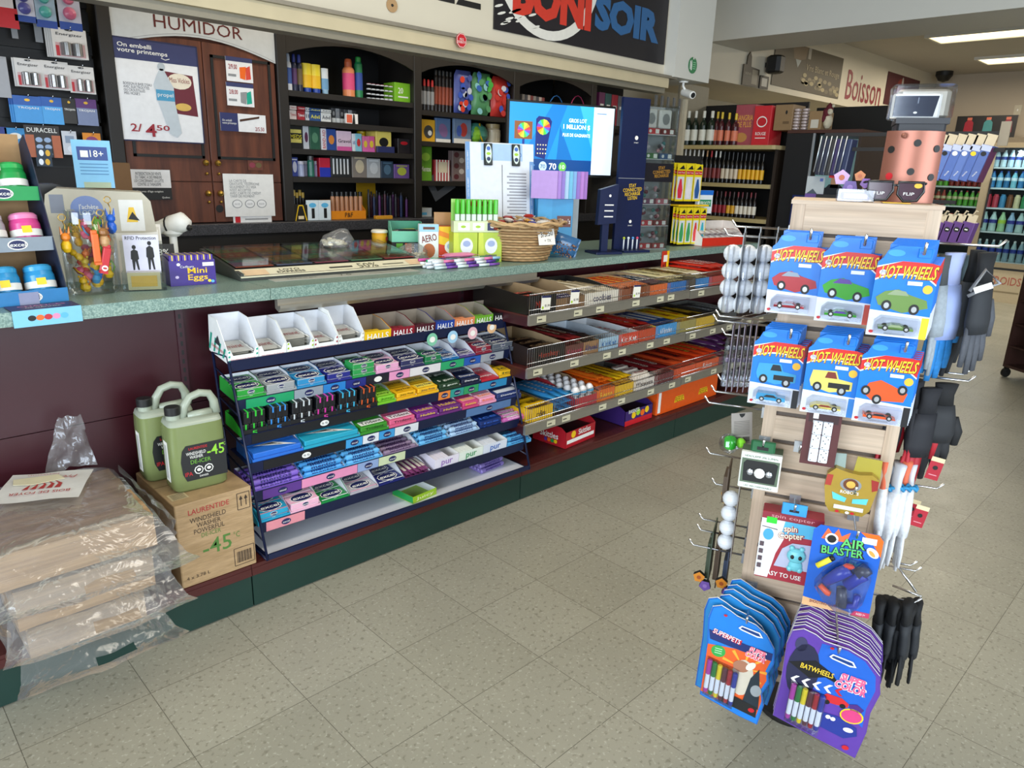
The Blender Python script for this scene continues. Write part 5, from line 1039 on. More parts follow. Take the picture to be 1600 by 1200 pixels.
for k,z in enumerate(SL):
    for j in range(2):
        c=[['#c8283a','#a8303a'],['#c83a4a','#8a2a3a'],['#7a4a6a','#c06a7a'],['#2f8a6a','#2a6ab0'],['#3f7a4a','#2a5a8a'],['#c8323e','#7a1a26']][k][j]
        t=MB().box(0,.085,0,.02,0,.03,mat(c,.4)); D(t,front(0)).rect(.055,.08,.004,.026,W_,1).ell(.02,.015,.009,.009,W_,1)
        o=t.build('price_box'); o.matrix_world=CM@T3(-.095+j*.1,.004,z+.0035); tag(o,f'{["left","right"][j]} small label box on the {an[k]} shelf of the clear cabinet','label box')
        t=MB(); 
        if k==5: t.bbox(0,.085,0,.05,0,.10,mat('#e4e2de',.4),.01); D(t,front(0)).ell(.042,.05,.025,.03,SIL,1)
        else:
            m=mat(['#b8b4bc','#6a3a5a','#8a2a4a','#3a9a9a','#5a5550'][(k+j)%5],.3)
            for _ in range(7): t.ball((.015+.055*rnd.random(),.02+.02*rnd.random(),.012+.045*rnd.random()),.012,mat(['#c8c4cc','#7a2a4a','#2a3a4a','#d8a0a8','#3a8a8a'][(_+k)%5],.3),8)
        o=t.build('earbud_pack'); o.matrix_world=CM@T3(-.095+j*.1,.03,z+.035 if k<5 else z+.0035+.031*0+.0315); tag(o,f'{["left","right"][j]} accessory pack on the {an[k]} shelf of the clear cabinet','accessory pack')
q=None
mb=MB().box(-CW/2+.004,CW/2-.004,-.0035,-.002,.375,.475,mat('#14121c',.4)); D(mb,front(-.0035)).text('STAY\nCONNECTED\nRECHARGE',.02,.43,.06,mat('#b8862a',.4),1,.12,bold=.02,rot=.08); mb.build('dark_banner',cbx)
# car fresheners
def freshner(x,y,z,n,w,h,cols,lab,grp,rz=-.2):
    for k in range(n):
        for j in range(3):
            t=MB().box(0,w,0,.001,0,h,mat('#e8d21e',.4)); q=D(t,front(0)); q.rect(w*.1,w*.9,h*.05,h*.66,mat('#d8dce0',.3),1); q.poly([(w*.3,h*.08),(w*.7,h*.08),(w*.8,h*.3),(w*.6,h*.6),(w*.4,h*.6),(w*.2,h*.3)],mat(cols[k],.4),2).rect(w*.05,w*.95,h*.72,h*.82,RED,2).text('Little Trees',w*.5,h*.77,.009,W_,3,w*.8).poly([(w*.2,h*.86),(w*.9,h*.86),(w*.7,h*.97)],K_,2)
            o=t.build('air_freshener'); o.matrix_world=T3(x,y,z)@Matrix.Rotation(rz,4,'Z')@T3(k*(w+.004)-j*.008,j*.02,j*.003); tag(o,f'{["front","second","rear"][j]} yellow-topped freshener, {ORD[k]} from left in the {lab} row','air freshener')
fr=empty('freshener_stand','dark tiered stand of yellow air freshener packs beside the clear cabinet','display stand',(3.36,.46,CZ),-.2)
MB().box(0,.24,.06,.07,0,.53,BLACKD).box(-.02,.30,-.03,.07,.0,.004,BLACKD).box(0,.26,-.02,.06,.235,.245,YEL).box(.20,.29,-.045,-.032,.004,.016,K_).build('stand_frame',fr)
freshner(3.34,.46,CZ+.265,3,.068,.215,['#d8304a','#e8e4ea','#2a5a9a'],'upper','f'); freshner(3.36,.43,CZ+.01,4,.055,.215,['#3a9a5a','#3a9a5a','#d83a3a','#3ab0c0'],'lower','f')
prodbox('candy_pouch','blue, green and white fruit sweets pouch standing on the red box','pouch',(3.62,.42,CZ+.19),.12,.03,.14,'#e4ecf0',lambda q,w,h:q.rect(-w/2,w/2,h*.8,h,BLUE,1).rect(-w*.4,w*.4,h*.3,h*.6,mat('#1f8a5a',.4),1).text('FROOTY',0,h*.45,.022,W_,2,w*.7,bold=.02),-.25)
M=T3(3.50,.34,CZ)@Matrix.Rotation(-.15,4,'Z'); trayob('candy_tray','open red and white tray of candy at the far end of the counter',M,.40,.18,.05,.14,'#d8301e',inner=mat('#e6ddd6',.6),side=W_)
fillpacks(M@T3(0,0,.03),.40,.18,'sachet',14,'#e8e0dc','','#c83a2a',ph=.03,extra='#d83a2a',rows=7,label='white and red candy sachet in the open tray at the counter end',group='candy sachets in the red and white tray',name='candy_sachet')
# ================================================ humidor posters
def post(name,label,cat,px0,px1,pt,pb,y,col,fn,th=.003):
    cx=(px0+px1)/2; a=on(px0,(pt+pb)/2,1,y); b=on(px1,(pt+pb)/2,1,y); t=on(cx,pt,1,y).z; u=on(cx,pb,1,y).z
    w,h=b.x-a.x,t-u; mb=MB().box(0,w,-th,0,0,h,mat(col,.5)); fn(D(mb,front(-th)),w,h) if fn else None
    return tag(mb.build(name,loc=(a.x,y,u)),label,cat)
PW=mat('#e9e9ea',.5)
def big(q,w,h):
    q.rect(0,w,h*.8,h,mat('#343a66',.5),1).text('On embelli\nvotre printemps',w*.34,h*.905,h*.105,W_,2,w*.58,bold=.03); q.line([(w*.55,h*.845),(w*.6,h*.83),(w*.65,h*.845)],.003,W_,2)
    q.text('2/',w*.17,h*.13,h*.08,mat('#9a1f2e',.5),8,w*.13,bold=.03).text('4',w*.34,h*.11,h*.13,mat('#9a1f2e',.5),8,w*.13,bold=.04).text('50',w*.49,h*.14,h*.055,mat('#9a1f2e',.5),8,w*.16,bold=.03)
    q.text("BOISSON À BASE D'EAU\nAVEC ÉLECTROLYTES\nOU CROUSTILLES\nMISS VICKIE'S",w*.24,h*.52,h*.13,mat('#55565c',.5),2,w*.33)
    q.poly([(w*.58,h*.72),(w*.92,h*.70),(w*.95,h*.28),(w*.66,h*.30)],mat('#6a2230',.5),1).ell(w*.75,h*.63,w*.15,h*.08,mat('#e8ddc8',.5),2).text('Miss Vickies',w*.75,h*.64,h*.05,mat('#8a2a2a',.5),3,w*.25).ell(w*.77,h*.37,w*.10,h*.04,mat('#d8b25a',.5),3)
    q.poly([(w*.48,h*.68),(w*.52,h*.74),(w*.56,h*.74),(w*.62,h*.64),(w*.67,h*.56),(w*.67,h*.4),(w*.72,h*.1),(w*.66,h*.05),(w*.57,h*.09),(w*.47,h*.4),(w*.43,h*.58)],mat('#c3ccd2',.3),4).rect(w*.45,w*.67,h*.42,h*.53,mat('#4a9ac0',.4),5).text('propel',w*.56,h*.475,h*.05,W_,6,w*.19).ell(w*.54,h*.76,w*.045,h*.04,mat('#b5bec4',.4),4)
    q.line([(0,h),(w,h),(w,0),(0,0),(0,h)],.006,mat('#23264a',.5),3)
post('promo_poster','large framed spring promotion poster on the left humidor door','poster',183,312,66,221,1.892,'#e9e9ea',big)
def sm(pr):
    def f(q,w,h):
        q.rect(0,w,h*.82,h,mat('#343a66',.5),1).text(pr,w*.25,h*.6,h*.2,mat('#9a1f2e',.5),2,w*.32,bold=.03).poly([(w*.5,h*.15),(w*.7,h*.1),(w*.75,h*.65),(w*.5,h*.6)],ORG if '9' in pr else SIL,1).poly([(w*.72,h*.1),(w*.92,h*.15),(w*.9,h*.7),(w*.74,h*.6)],mat('#d84a3a',.4) if '9' in pr else TEAL,1).rect(w*.06,w*.36,h*.2,h*.3,GREY,1)
    return f
post('price_poster','small 2/9.00 promotion card, topmost on the right humidor door','poster',353,394,90,128,1.893,'#e9e9ea',sm('2/9.00'))
post('price_poster','small 2/8.00 promotion card, middle on the right humidor door','poster',354,396,130,166,1.893,'#e9e9ea',sm('2/8.00'))
post('price_poster','wide navy and white 2/5.50 promotion card on the right humidor door','poster',344,415,178,206,1.893,'#e9e9ea',lambda q,w,h:q.rect(0,w*.38,0,h,mat('#2b3163',.5),1).text('On embelli\nvotre printemps',w*.19,h*.5,h*.3,W_,2,w*.3).text('2/5.50',w*.85,h*.2,h*.22,mat('#9a1f2e',.5),2,w*.2,bold=.02).poly([(w*.42,h*.55),(w*.85,h*.8),(w*.86,h*.92),(w*.42,h*.68)],BRN,2))
post('notice','white and black tobacco notice on the lower left humidor door','notice',198,267,265,312,1.895,'#e9e9ea',lambda q,w,h:q.rect(0,w,0,h*.4,K_,1).text("INTERDICTION DE VENTE\nDU TABAC À DES MINEURS\nLOI CONCERNANT LA LUTTE\nCONTRE LE TABAGISME",w*.5,h*.69,h*.45,K_,2,w*.66).text("Preuves d'âge exigées",w*.5,h*.27,h*.08,W_,2,w*.6).text('Québec',w*.85,h*.07,h*.07,W_,2,w*.18))
post('notice','white sheet with red square peeking out below the taped notice','notice',364,424,330,349,1.8955,'#e9e9ea',lambda q,w,h:q.rect(w*.05,w*.18,h*.1,h*.8,RED,1).rect(w*.3,w*.9,h*.3,h*.4,GREY,1))
post('notice','white taped sheet with three printed circles on the lower right humidor door','notice',350,428,272,338,1.8905,'#e6e6e4',lambda q,w,h:(q.text('LA CARTE DE ____\nGRATUITE, TÉLÉPHONE\nSEULEMENT OU VISA\nN\'EST ACCEPTÉE\nAVEC CARTE DE CRÉDIT\nTARIF DE MOMENT',w*.42,h*.66,h*.42,GREY,2,w*.62),[q.ell(w*a,h*.3,w*.1,h*.1,GREY,1).ell(w*a,h*.3,w*.085,h*.085,PW,2).text('PAYÉ',w*a,h*.3,h*.05,GREY,3,w*.1) for a in (.24,.49,.73)]))
post('faded_sticker','faint round pink and green sticker mark on the right humidor door','sticker',387,410,245,266,1.898,'#6a3a2c',lambda q,w,h:[q.ell(w*(.5+.25*math.cos(a)),h*(.5+.25*math.sin(a)),w*.2,h*.2,mat(c,.4),1) for a,c in ((1.57,'#7a4a38'),(3.66,'#8a3a4a'),(5.76,'#6a5a3a'))])
# ================================================ products behind the counter
def spot(px0,px1,pt,z,y):
    cx=(px0+px1)/2; lo,hi=0,700
    for _ in range(30):
        m=(lo+hi)/2
        if on(cx,m,1,y).z>z: lo=m
        else: hi=m
    a=on(px0,lo,1,y).x; b=on(px1,lo,1,y).x; return a,b,max(.02,on(cx,pt,1,y).z-z)
def pbox(name,label,cat,px0,px1,pt,z,col,fn=None,y=1.95,d=None,group=None):
    a,b,h=spot(px0,px1,pt,z,y); w=b-a-.001; mb=MB().bbox(0,w,0,d or min(.12,w*.8+.02),0,h,mat(col,.45),.002); fn(D(mb,front(0)),w,h) if fn else None
    return tag(mb.build(name,loc=(a,y,z+.0005)),label,cat,group)
def bottle(mb,r,h,col,cap,kind='spray',lab=None):
    c=mat(col,.3); k=mat(cap,.35)
    if kind=='spray': mb.lathe([(r*.9,0),(r,.006),(r,h*.7),(r*.8,h*.76),(r*.45,h*.8)],c,14).lathe([(r*.62,h*.78),(r*.62,h*.9),(r*.5,h*.98),(r*.2,h)],k,14)
    elif kind=='can': mb.lathe([(r*.95,0),(r,.004),(r,h*.82),(r*.75,h*.88)],c,14).lathe([(r*.72,h*.88),(r*.72,h*.98),(r*.6,h),(.001,h)],k,14)
    elif kind=='tube': mb.lathe([(r*.75,0),(r*.8,h*.18)],k,14).lathe([(r*.8,h*.18),(r*.95,h*.2),(r*1.0,h*.8),(r*1.0,h)],c,14,sy=.6); mb.box(-r,r,-.002,.002,h*.9,h,c)
    elif kind=='wine': mb.lathe([(r*.97,0),(r,.008),(r,h*.58),(r*.8,h*.66),(r*.38,h*.74),(r*.36,h*.80)],c,14).lathe([(r*.4,h*.80),(r*.4,h*.985),(r*.34,h),(.001,h)],k,14)
    elif kind=='pet': mb.lathe([(r*.85,0),(r,.01),(r*.93,h*.3),(r,h*.45),(r*.97,h*.62),(r*.5,h*.86),(r*.36,h*.9)],c,12).lathe([(r*.42,h*.9),(r*.42,h*.98),(.001,h)],k,12)
    elif kind=='jar': mb.lathe([(r*.95,0),(r,.006),(r,h*.72),(r*.85,h*.8)],c,16).lathe([(r*.92,h*.8),(r*.92,h),(.001,h)],k,16)
    if lab:
        l=mat(lab,.5); z0,z1=(.14,.46) if kind=='wine' else ((.2,.62) if kind!='pet' else (.42,.6)); mb.lathe([(r*1.01,h*z0),(r*1.015,h*z0),(r*1.015,h*z1),(r*1.01,h*z1)],l,14,sy=1 if kind!='tube' else .6)
    return mb
def pbot(name,label,cat,px0,px1,pt,z,col,cap,kind='spray',lab=None,y=1.96,group=None,txt=None):
    a,b,h=spot(px0,px1,pt,z,y); r=(b-a)/2*.96; mb=bottle(MB(),r,h,col,cap,kind,lab)
    if txt: D(mb,front(-r*1.03)).text(txt,0,h*.45,min(.02,r),K_,1,r*1.3)
    return tag(mb.build(name,loc=((a+b)/2,y+r,z+.0005)),label,cat,group)
Z1,Z2,Z3,Z4,Z5=1.80,1.648,1.492,1.338,1.0895
pbot('sunscreen_bottle','white and blue spray bottle at the left end of the top medicine shelf','bottle',450,459,83,Z1,'#d8dce4','#b8c4d8','spray','#3a5aa0')
pbot('spray_bottle','dark blue spray bottle with purple top beside the white one','bottle',459,467,84,Z1,'#2a2f4a','#2a3a8a','spray','#5a3a6a')
pbot('spray_bottle','dark spray bottle with yellow print left of the yellow tubes','bottle',467,476,85,Z1,'#23263a','#2a3a8a','spray','#6a5a3a')
pbot('sunscreen_tube','left yellow sunscreen tube with a blue cap','tube',477,492,99,Z1,'#f0d83a','#1f3f9a','tube','#e8b81e')
pbot('sunscreen_tube','right yellow sunscreen tube with a blue cap','tube',491,506,101,Z1,'#f0d83a','#1f3f9a','tube','#e8b81e')
pbot('lotion_tube','white and blue tube right of the yellow sunscreen tubes','tube',506,517,107,Z1,'#d4dce2','#8ab0c8','tube','#6a9ac0')
pbot('insect_spray','orange spray can with a copper cap on the top medicine shelf','spray can',542,559,91,Z1,'#e08a5a','#b85a38','spray','#d84a7a')
pbot('insect_spray','tall green and blue spray can beside the orange one','spray can',559,570,89,Z1,'#1f7a4a','#1f8a3a','can','#2a4a9a')
for k in range(6):
    for j in range(4): pbot('tin_can','small silver tin with a dark lid in the rows beside the lime box','tin',575+k*6.8,581.5+k*6.8,148-0,Z1+.028*j,'#c8ccd0','#a83a5a' if j==3 else '#c8ccd0','jar',y=1.95,group='silver tins on the top shelf').scale=(1,1,.38)
pbox('tea_box','lime green box with the number 20 at the right end of the top medicine shelf','box',617,643,130,Z1,'#7ab82a',lambda q,w,h:q.text('20',w*.35,h*.6,h*.3,W_,1,w*.3,bold=.02).rect(w*.2,w*.8,h*.25,h*.32,W_,1))
def two(col,tx,tc='#ffffff'): return lambda q,w,h:(q.rect(0,w,h*.49,h*.51,K_,1),q.text(tx,w*.5,h*.75,h*.22,mat(tc,.4),2,w*.8,bold=.02),q.text(tx,w*.5,h*.25,h*.22,mat(tc,.4),2,w*.8,bold=.02))
for n,(a,b,c,tx,tc,l) in enumerate(((453,464,'#e6d8d4','Tylenol','#b02a2a','white and red'),(465,477,'#a82a34','Tylenol','#ffffff','red and white'),(478,484,'#c8ccd2','||','#333333','narrow grey'),(484,502,'#2a4f86','Advil','#e8e048','dark blue'),(502,518,'#dfe0dc','Advil','#1a1a3a','white'))):
    for j in range(2): pbox('medicine_box',f'{l} medicine box, {["lower","upper"][j]} of its stack on the second shelf','medicine box',a,b,174,Z2+.001+j*.0525,c,(lambda tx,tc:lambda q,w,h:q.text(tx,w*.5,h*.5,h*.4,mat(tc,.4),2,w*.8,bold=.02))(tx,tc)).scale=(1,1,.0525/max(.02,spot(a,b,174,Z2,1.95)[2])*.97)
for k in range(6): pbox('travel_pack','small dark travel pack in the row right of the white medicine boxes','pack',519+k*6.5,525+k*6.5,169+k*.8,Z2,['#3a3c40','#8a8c90','#26282c'][k%3],lambda q,w,h:q.rect(0,w,0,h*.35,W_,1).ell(w*.5,h*.65,w*.3,h*.15,SIL,1),group='travel packs on the second shelf',y=1.99)
pbox('first_aid_box','low white box with an orange picture in front of the travel packs','box',541,560,178,Z2,'#e8e4e0',lambda q,w,h:q.rect(w*.05,w*.5,h*.1,h*.9,mat('#d8654a',.4),1).poly([(w*.5,0),(w*.75,0),(w*.7,h*.9),(w*.6,h)],K_,2),y=1.92,d=.02)
rowB=[(453,474,195,'#1d1c18','black box with yellow bands','#e8d83a','MEDS'),(475,484,196,'#c9cbd0','white and grey narrow box','#5a2a4a',''),(485,501,197,'#2a5a44','dark green box','#5a8a6a',''),(503,511,201,'#e6e0e2','white box with red vertical lettering','#c02a3a','BAND-AID'),(511,526,202,'#2a4a92','blue bandage box with an orange picture','#e08a3a',''),(527,550,205,'#e8c8d8','pink and white box','#1a1a2a','Gravol'),(551,556,209,'#e6e8ec','narrow white box','#2a4a9a','ENO'),(556,566,209,'#8ac8d8','white to teal box','#d83a3a',''),(567,576,213,'#e070a0','pink and yellow box','#f0d040',''),(576,586,213,'#e0609a','second pink and yellow box','#f0d040',''),(588,612,206,'#f0d86a','yellow and pink box with a black seal','#1a1a1a','')]
for a,b,t,c,l,tc,tx in rowB:
    def fB(q,w,h,tx=tx,tc=tc,l=l):
        if tx: q.text(tx,w*.5,h*.5,(h*.18 if tx!='BAND-AID' else w*.6),mat(tc,.4),2,(w*.85 if tx!='BAND-AID' else h*.85),bold=.02,rot=(math.pi/2 if tx in('BAND-AID','ENO') else 0))
        else: q.ell(w*.5,h*.5,w*.3,h*.22,mat(tc,.4),1)
        if 'pink' in l: q.rect(0,w,0,h*.22,mat('#d85a9a' if 'white' in l else '#e06ab0',.4),1)
        if 'bands' in l: q.rect(w*.1,w*.9,h*.25,h*.4,mat('#e8d870',.4),1).rect(w*.1,w*.9,h*.65,h*.8,mat('#e8d870',.4),1)
    pbox('medicine_box',f'{l} on the third medicine shelf','medicine box',a,b,t,Z3,c,fB)
pbox('medicine_box','dark box with a red oval at the right end of the third medicine shelf','medicine box',622,641,217,Z3,'#2a2426',lambda q,w,h:q.ell(w*.5,h*.7,w*.3,h*.12,RED,1))
pbox('navy_box','low navy box under the yellow and pink box','box',590,617,229,Z3,'#232a5a',None,y=1.92,d=.02)
for a,b,l in ((567,576,'left'),(577,586,'right')): pbot('vitamin_bottle',f'{l} yellow-capped bottle showing above the pink and yellow boxes','bottle',a-4,b+2,201,Z3+.001,'#e8b81e','#f0d020','jar',y=2.08)
rowC=[(456,467,246,'#3a4a9a','blue and white playing card box','#d8d8e8'),(500,517,247,'#c8203a','red and blue box','#2a3ab0'),(518,549,245,'#26282a','black and white striped box','#e8e8e8'),(551,574,243,'#8a8078','patterned beige and brown box','#d8c8a8'),(574,595,248,'#b8babc','silver box','#d8dadc'),(596,615,252,'#33465a','slate blue tin','#5a7a92'),(616,640,257,'#7a5aa0','purple and lime box','#c8d050')]
for a,b,t,c,l,c2 in rowC:
    def fC(q,w,h,c2=c2,l=l):
        m=mat(c2,.4)
        if 'striped' in l: [q.rect(w*(.08+.18*k),w*(.16+.18*k),h*.15,h*.9,m,1) for k in range(5)]
        elif 'red and' in l: q.rect(0,w,0,h*.5,m,1)
        else: q.ell(w*.5,h*.5,w*.3,h*.3,m,1); q.rect(w*.15,w*.85,h*.85,h*.92,m,1)
    pbox('small_box',f'{l} on the fourth medicine shelf','box',a,b,t,Z4,c,fC)
for k,(a,c) in enumerate(((468,'#a8b0d0'),(477,'#c0b8d8'),(484,'#2a6a5a'),(493,'#b8a8d0'))): pbot('glass_jar',f'small {["clear blue","clear grey","green bottle-shaped","clear violet"][k]} jar beside the playing cards','jar',a,a+10,252 if k!=2 else 244,Z4,c,'#d8d4e0' if k!=2 else '#3a3a3a','jar',y=1.93+.05*(k%2))
# bottom bay: lip balm box, vape pens etc.
M=T3(0,0,0); a,b,h=spot(518,572,318,Z5,1.92)
tr=trayob('balm_box','open orange display box of dark-capped balms behind the counter',T3(a,1.92,Z5+.001),b-a,.13,.05,.11,'#e08a1e',inner=mat('#c87a1a',.5),txt='P&F',tcol=K_)
for k in range(7): pbot('lip_balm','dark-capped balm bottle in the orange display box','balm',519+k*7.2,525+k*7.2,300,Z5+.03,'#c8906a','#1a1a1a','jar',y=1.96,group='balms in the orange box')
for k,(a0,l) in enumerate(((480,'left'),(499,'right'))): pbox('sample_card',f'{l} light blue and white card with a bottle picture behind the counter','card',a0,a0+19,313,Z5,'#d8e6ee',lambda q,w,h:q.rect(w*.4,w*.65,h*.1,h*.6,K_,1).ell(w*.5,h*.75,w*.3,h*.12,SKY,1),d=.01,y=1.90)
pbox('yellow_stand','small yellow and black stand at the left end behind the counter','stand',460,482,320,Z5,'#1c1a16',lambda q,w,h:q.line([(w*.1,0),(w*.35,h*.95),(w*.65,h*.95),(w*.9,0)],.006,YEL,1).rect(w*.3,w*.7,h*.1,h*.3,mat('#e8d8b0',.4),1),d=.03,y=1.90)
for k in range(4): pbot('ink_bottle','small black and gold bottle behind the yellow stand','bottle',460+k*4.5,465+k*4.5,297+ k%2*4,Z5,'#1c1a18','#c8a84a','jar',y=2.02,group='small dark bottles behind the stand')
for k in range(17): pbot('vape_pen','slim upright vape pen in the row at the right of the lowest shelf','vape pen',576+k*4.2,579.6+k*4.2,296+(k%3)*3+k*.4,Z5,['#2a2a34','#4a1f34','#1f2f5a','#33343a','#5a2a6a'][k%5],'#15151a','can',y=1.97+.06*(k%2),group='vape pens on the lowest shelf')
pbox('display_header','yellow card header standing behind the vape pens','card',558,588,286,Z5,'#d8a81e',None,d=.004,y=2.22)
pbox('yellow_tray','low yellow tray lying in front of the vape pens','tray',588,614,341,Z5,'#d89a2a',None,y=1.86,d=.03)
# bay two
Y1,Y2,Y3=1.765,1.575,1.325
for k in range(4): pbot('glue_bottle','slim red-capped black bottle on the top shelf of the middle bay','bottle',656+k*6.2,661.5+k*6.2,122+k,Y1,'#23201f','#b82a2a','spray','#8a8a8a',group='red-capped bottles on the top shelf of the middle bay',y=1.93)
for k in range(5): pbot('air_duster','tall dark can with an orange band on the top shelf of the middle bay','spray can',680+k*5.8,685.4+k*5.8,109+k*.8,Y1,'#2a2322','#3a3a3a','can','#9a4a34',group='dark cans on the top shelf of the middle bay',y=1.99)
def blob(name,label,px0,px1,pt,z,cols,y=1.93):
    a,b,h=spot(px0,px1,pt,z,y); r=random.Random(px0); w=b-a; mb=MB()
    n=6; 
    mb.pillow(w*.95,h*.95,.06,mat(cols[0],.3),T3(w/2,.03,h/2)@Matrix.Rotation(math.pi/2,4,'X'),0,None,8,8,False)
    for k in range(16): 
        q=D(mb,front(-.036+0)); q.ell(w*(.15+.7*r.random()),h*(.1+.8*r.random()),w*.14,h*.07,mat(cols[k%len(cols)],.35),1+k%3,12,r.random()*3)
    return tag(mb.build(name,loc=(a,y+.02,z+.0005)),label,'toy bag')
blob('toy_bag','red and blue toy bag on the top shelf of the middle bay',711,738,108,Y1,['#4a58a0','#d8402a','#3a5ac0','#c8d0e0']); blob('toy_bag','green and blue toy bag between two red and blue ones',738,768,112,Y1,['#5a9a6a','#3a6ac0','#4ab04a','#8ac8d0']); blob('toy_bag','red, white and blue toy bag, rightmost on the top shelf',768,796,118,Y1,['#c83a34','#3a5ac0','#d8dce8','#c83a34'])
pbox('blister_card','yellow card with black toy on the second shelf of the middle bay','card',659,680,187,Y2,'#e8b02a',lambda q,w,h:q.ell(w*.5,h*.45,w*.35,h*.3,mat('#4a4a4a',.3),1).ell(w*.6,h*.4,w*.15,h*.12,W_,2),d=.02)
pbox('blister_card','blue card with violet shoe picture on the second shelf','card',681,704,185,Y2,'#5a7aa8',lambda q,w,h:q.ell(w*.5,h*.5,w*.28,h*.3,mat('#8a6a9a',.4),1,16,.5).rect(0,w,0,h*.15,W_,1),d=.02)
pbox('blister_card','blue card with red toy on the second shelf of the middle bay','card',709,736,181,Y2,'#7a92b4',lambda q,w,h:q.ell(w*.55,h*.5,w*.22,h*.25,mat('#c8403a',.4),1).ell(w*.3,h*.45,w*.15,h*.2,mat('#4a6ac0',.4),2).rect(0,w,0,h*.18,W_,1),d=.02)
a,b,h=spot(736,770,191,Y2,1.93); mb=MB().ball((0,0,h*.5),h*.5,mat('#4a9a8a',.35),14,1.35,.9,1).ball((-.03,-.03,h*.45),h*.4,mat('#8ac83a',.35),12,.7,.7,1); mb.tube([(.02,-.055,.02),(-.01,-.06,.06),(.0,-.04,h*.95)],.006,YEL,8); tag(mb.build('toy_ball',loc=((a+b)/2,2.0,Y2)),'green and teal toy ball on the second shelf of the middle bay','ball')
pbot('glass_candle','cream candle jar with a metal lid left of the screen','candle',768,787,194,Y2,'#d8c8a8','#b09a6a','jar','#e8dcc0')
pbox('candy_bag','green snack bag on the third shelf of the middle bay','bag',656,675,229,Y3,'#6aa82c',lambda q,w,h:q.text('Mentos',w*.5,h*.35,h*.15,W_,1,w*.8,bold=.02).ell(w*.5,h*.7,w*.35,h*.12,mat('#a8d84a',.4),1),d=.05)
pbox('popcorn_box','red and white striped box with a cream tag on the third shelf','box',680,703,250,Y3,'#b8343a',lambda q,w,h:[q.rect(w*(.05+.2*k),w*(.15+.2*k),0,h,W_,1) for k in range(5)]+[q.rect(w*.2,w*.8,h*.4,h*.9,mat('#e8dcc0',.4),2)])
pbox('snack_bag','grey and maroon printed bag beside the striped box','bag',707,727,236,Y3,'#7a6a68',lambda q,w,h:[q.ell(w*(.3+.4*(k%2)),h*(.15+.18*k),w*.2,h*.09,mat(['#5a2a30','#c8c0b8'][k%2],.4),1) for k in range(5)],d=.05)
a,b,h=spot(680,735,290,Z5,1.93); mb=MB().box(0,.20,0,.003,0,.16,mat('#55585e',.3)).box(.05,.12,-.001,0,.05,.10,K_); o=mb.build('leaning_tablet'); o.matrix_world=T3(a,1.95,Z5+.01)@Matrix.Rotation(-.5,4,'Y')@Matrix.Rotation(-.1,4,'X'); o.location=(a+.02,1.95,Z5+.10); tag(o,'grey card leaning on its corner behind the lighter display','card')
pbox('white_gadget','small white box low behind the lighter display','box',655,675,325,Z5,'#c8d0d4',lambda q,w,h:q.rect(w*.1,w*.6,h*.2,h*.5,SKY,1))
# bay three, above the screen
for k in range(8): pbox('small_pack',f'{ORD[k]} small box from the left on the top shelf above the screen','box',815+k*4.4,819+k*4.4,147+k*.8,Y1,['#8a8480','#4a4a50','#b8a8a0','#7a3a3a'][k%4])
for x0,c,l in ((855,'#2a6ab0','blue'),(888,'#b83a6a','pink')):
    a,b,h=spot(x0,x0+28,150,Y1,1.94); pts=[(a+(b-a)/2+(b-a)/2*math.cos(t),1.95,Y1+.004+h*math.sin(t)) for t in [math.pi*k/10 for k in range(11)]]; tag(MB().tube(pts,.004,mat(c,.4),6).build('cable_loop'),f'{l} cord loop showing above the screen','cord')
for k in range(7): pbox('phone_box',f'{["plum","teal","crimson","grey","wine","purple","pale"][k]} small box on the dark shelf beside the folding grille','box',934+k*10,943+k*10,144+k*2,1.79,['#6a2a5a','#2a5a5a','#a8283a','#6a6a70','#7a2a3a','#5a3a7a','#b0a8a8'][k],lambda q,w,h:q.rect(w*.2,w*.8,h*.55,h*.65,W_,1),y=1.93)
sd=empty('side_shelf','dark wall shelf right of the cabinets, behind the clear cabinet','shelf',(4.7,2.1,0)); mb=MB().box(-.42,.44,-.2,.25,1.76,1.79,BLACKW).box(-.42,.44,-.2,.25,1.4,1.43,BLACKW).box(-.42,.44,.2,.25,1.0,2.2,BLACKD).box(-.42,.44,-.2,.25,0,1.05,BLACKW); mb.build('shelf_body',sd)
# ================================================ slat wall at the left
def hang(name,label,cat,px0,px1,pt,pb,col,fn=None,y=1.90,n=1,th=.008,hook=True,group=None):
    a=on(px0,(pt+pb)/2,1,y).x; b=on(px1,(pt+pb)/2,1,y).x; cx=(px0+px1)/2; t=on(cx,pt,1,y).z; u=on(cx,pb,1,y).z; w,h=b-a,t-u
    mb=MB().bbox(-w/2,w/2,0,th*.3,-h,0,mat(col,.45),.001); q=D(mb,front(0)); fn(q,mb,w,h) if fn else None; me=mb.build('x').data; bpy.data.objects.remove(bpy.data.objects['x'])
    for k in range(n): place(name,me,T3((a+b)/2-.006*k,y+k*.012,t),label if n==1 else (f'front {label}' if k==0 else f'{label}, behind the front one'),cat,group or (label if n>2 else None))
    if hook: tag(MB().tube([((a+b)/2,1.998,t-.008),((a+b)/2,y-.03,t-.008),((a+b)/2,y-.04,t+.004)],.0018,CHROME,6).build('display_hook'),f'wire hook holding the {label}'[:90].replace(', behind the front one',''),'hook')
def bat(q,mb,w,h):
    q.rect(-w*.42,w*.42,-h*.95,-h*.5,mat('#c8a0a0',.4),1).text('Energizer',0,-h*.22,h*.12,K_,2,w*.75,bold=.02); q.ell(0,-h*.06,w*.12,h*.03,K_,2)
    for s in (-1,1): mb.lathe([(w*.13,-h*.92),(w*.13,-h*.5),(w*.05,-h*.46)],mat('#a8a8a8',.25,.7),10,M=T3(s*w*.16+.005,-.012,0)); 
    q.rect(-w*.42,-w*.32,-h*.95,-h*.6,RED,2)
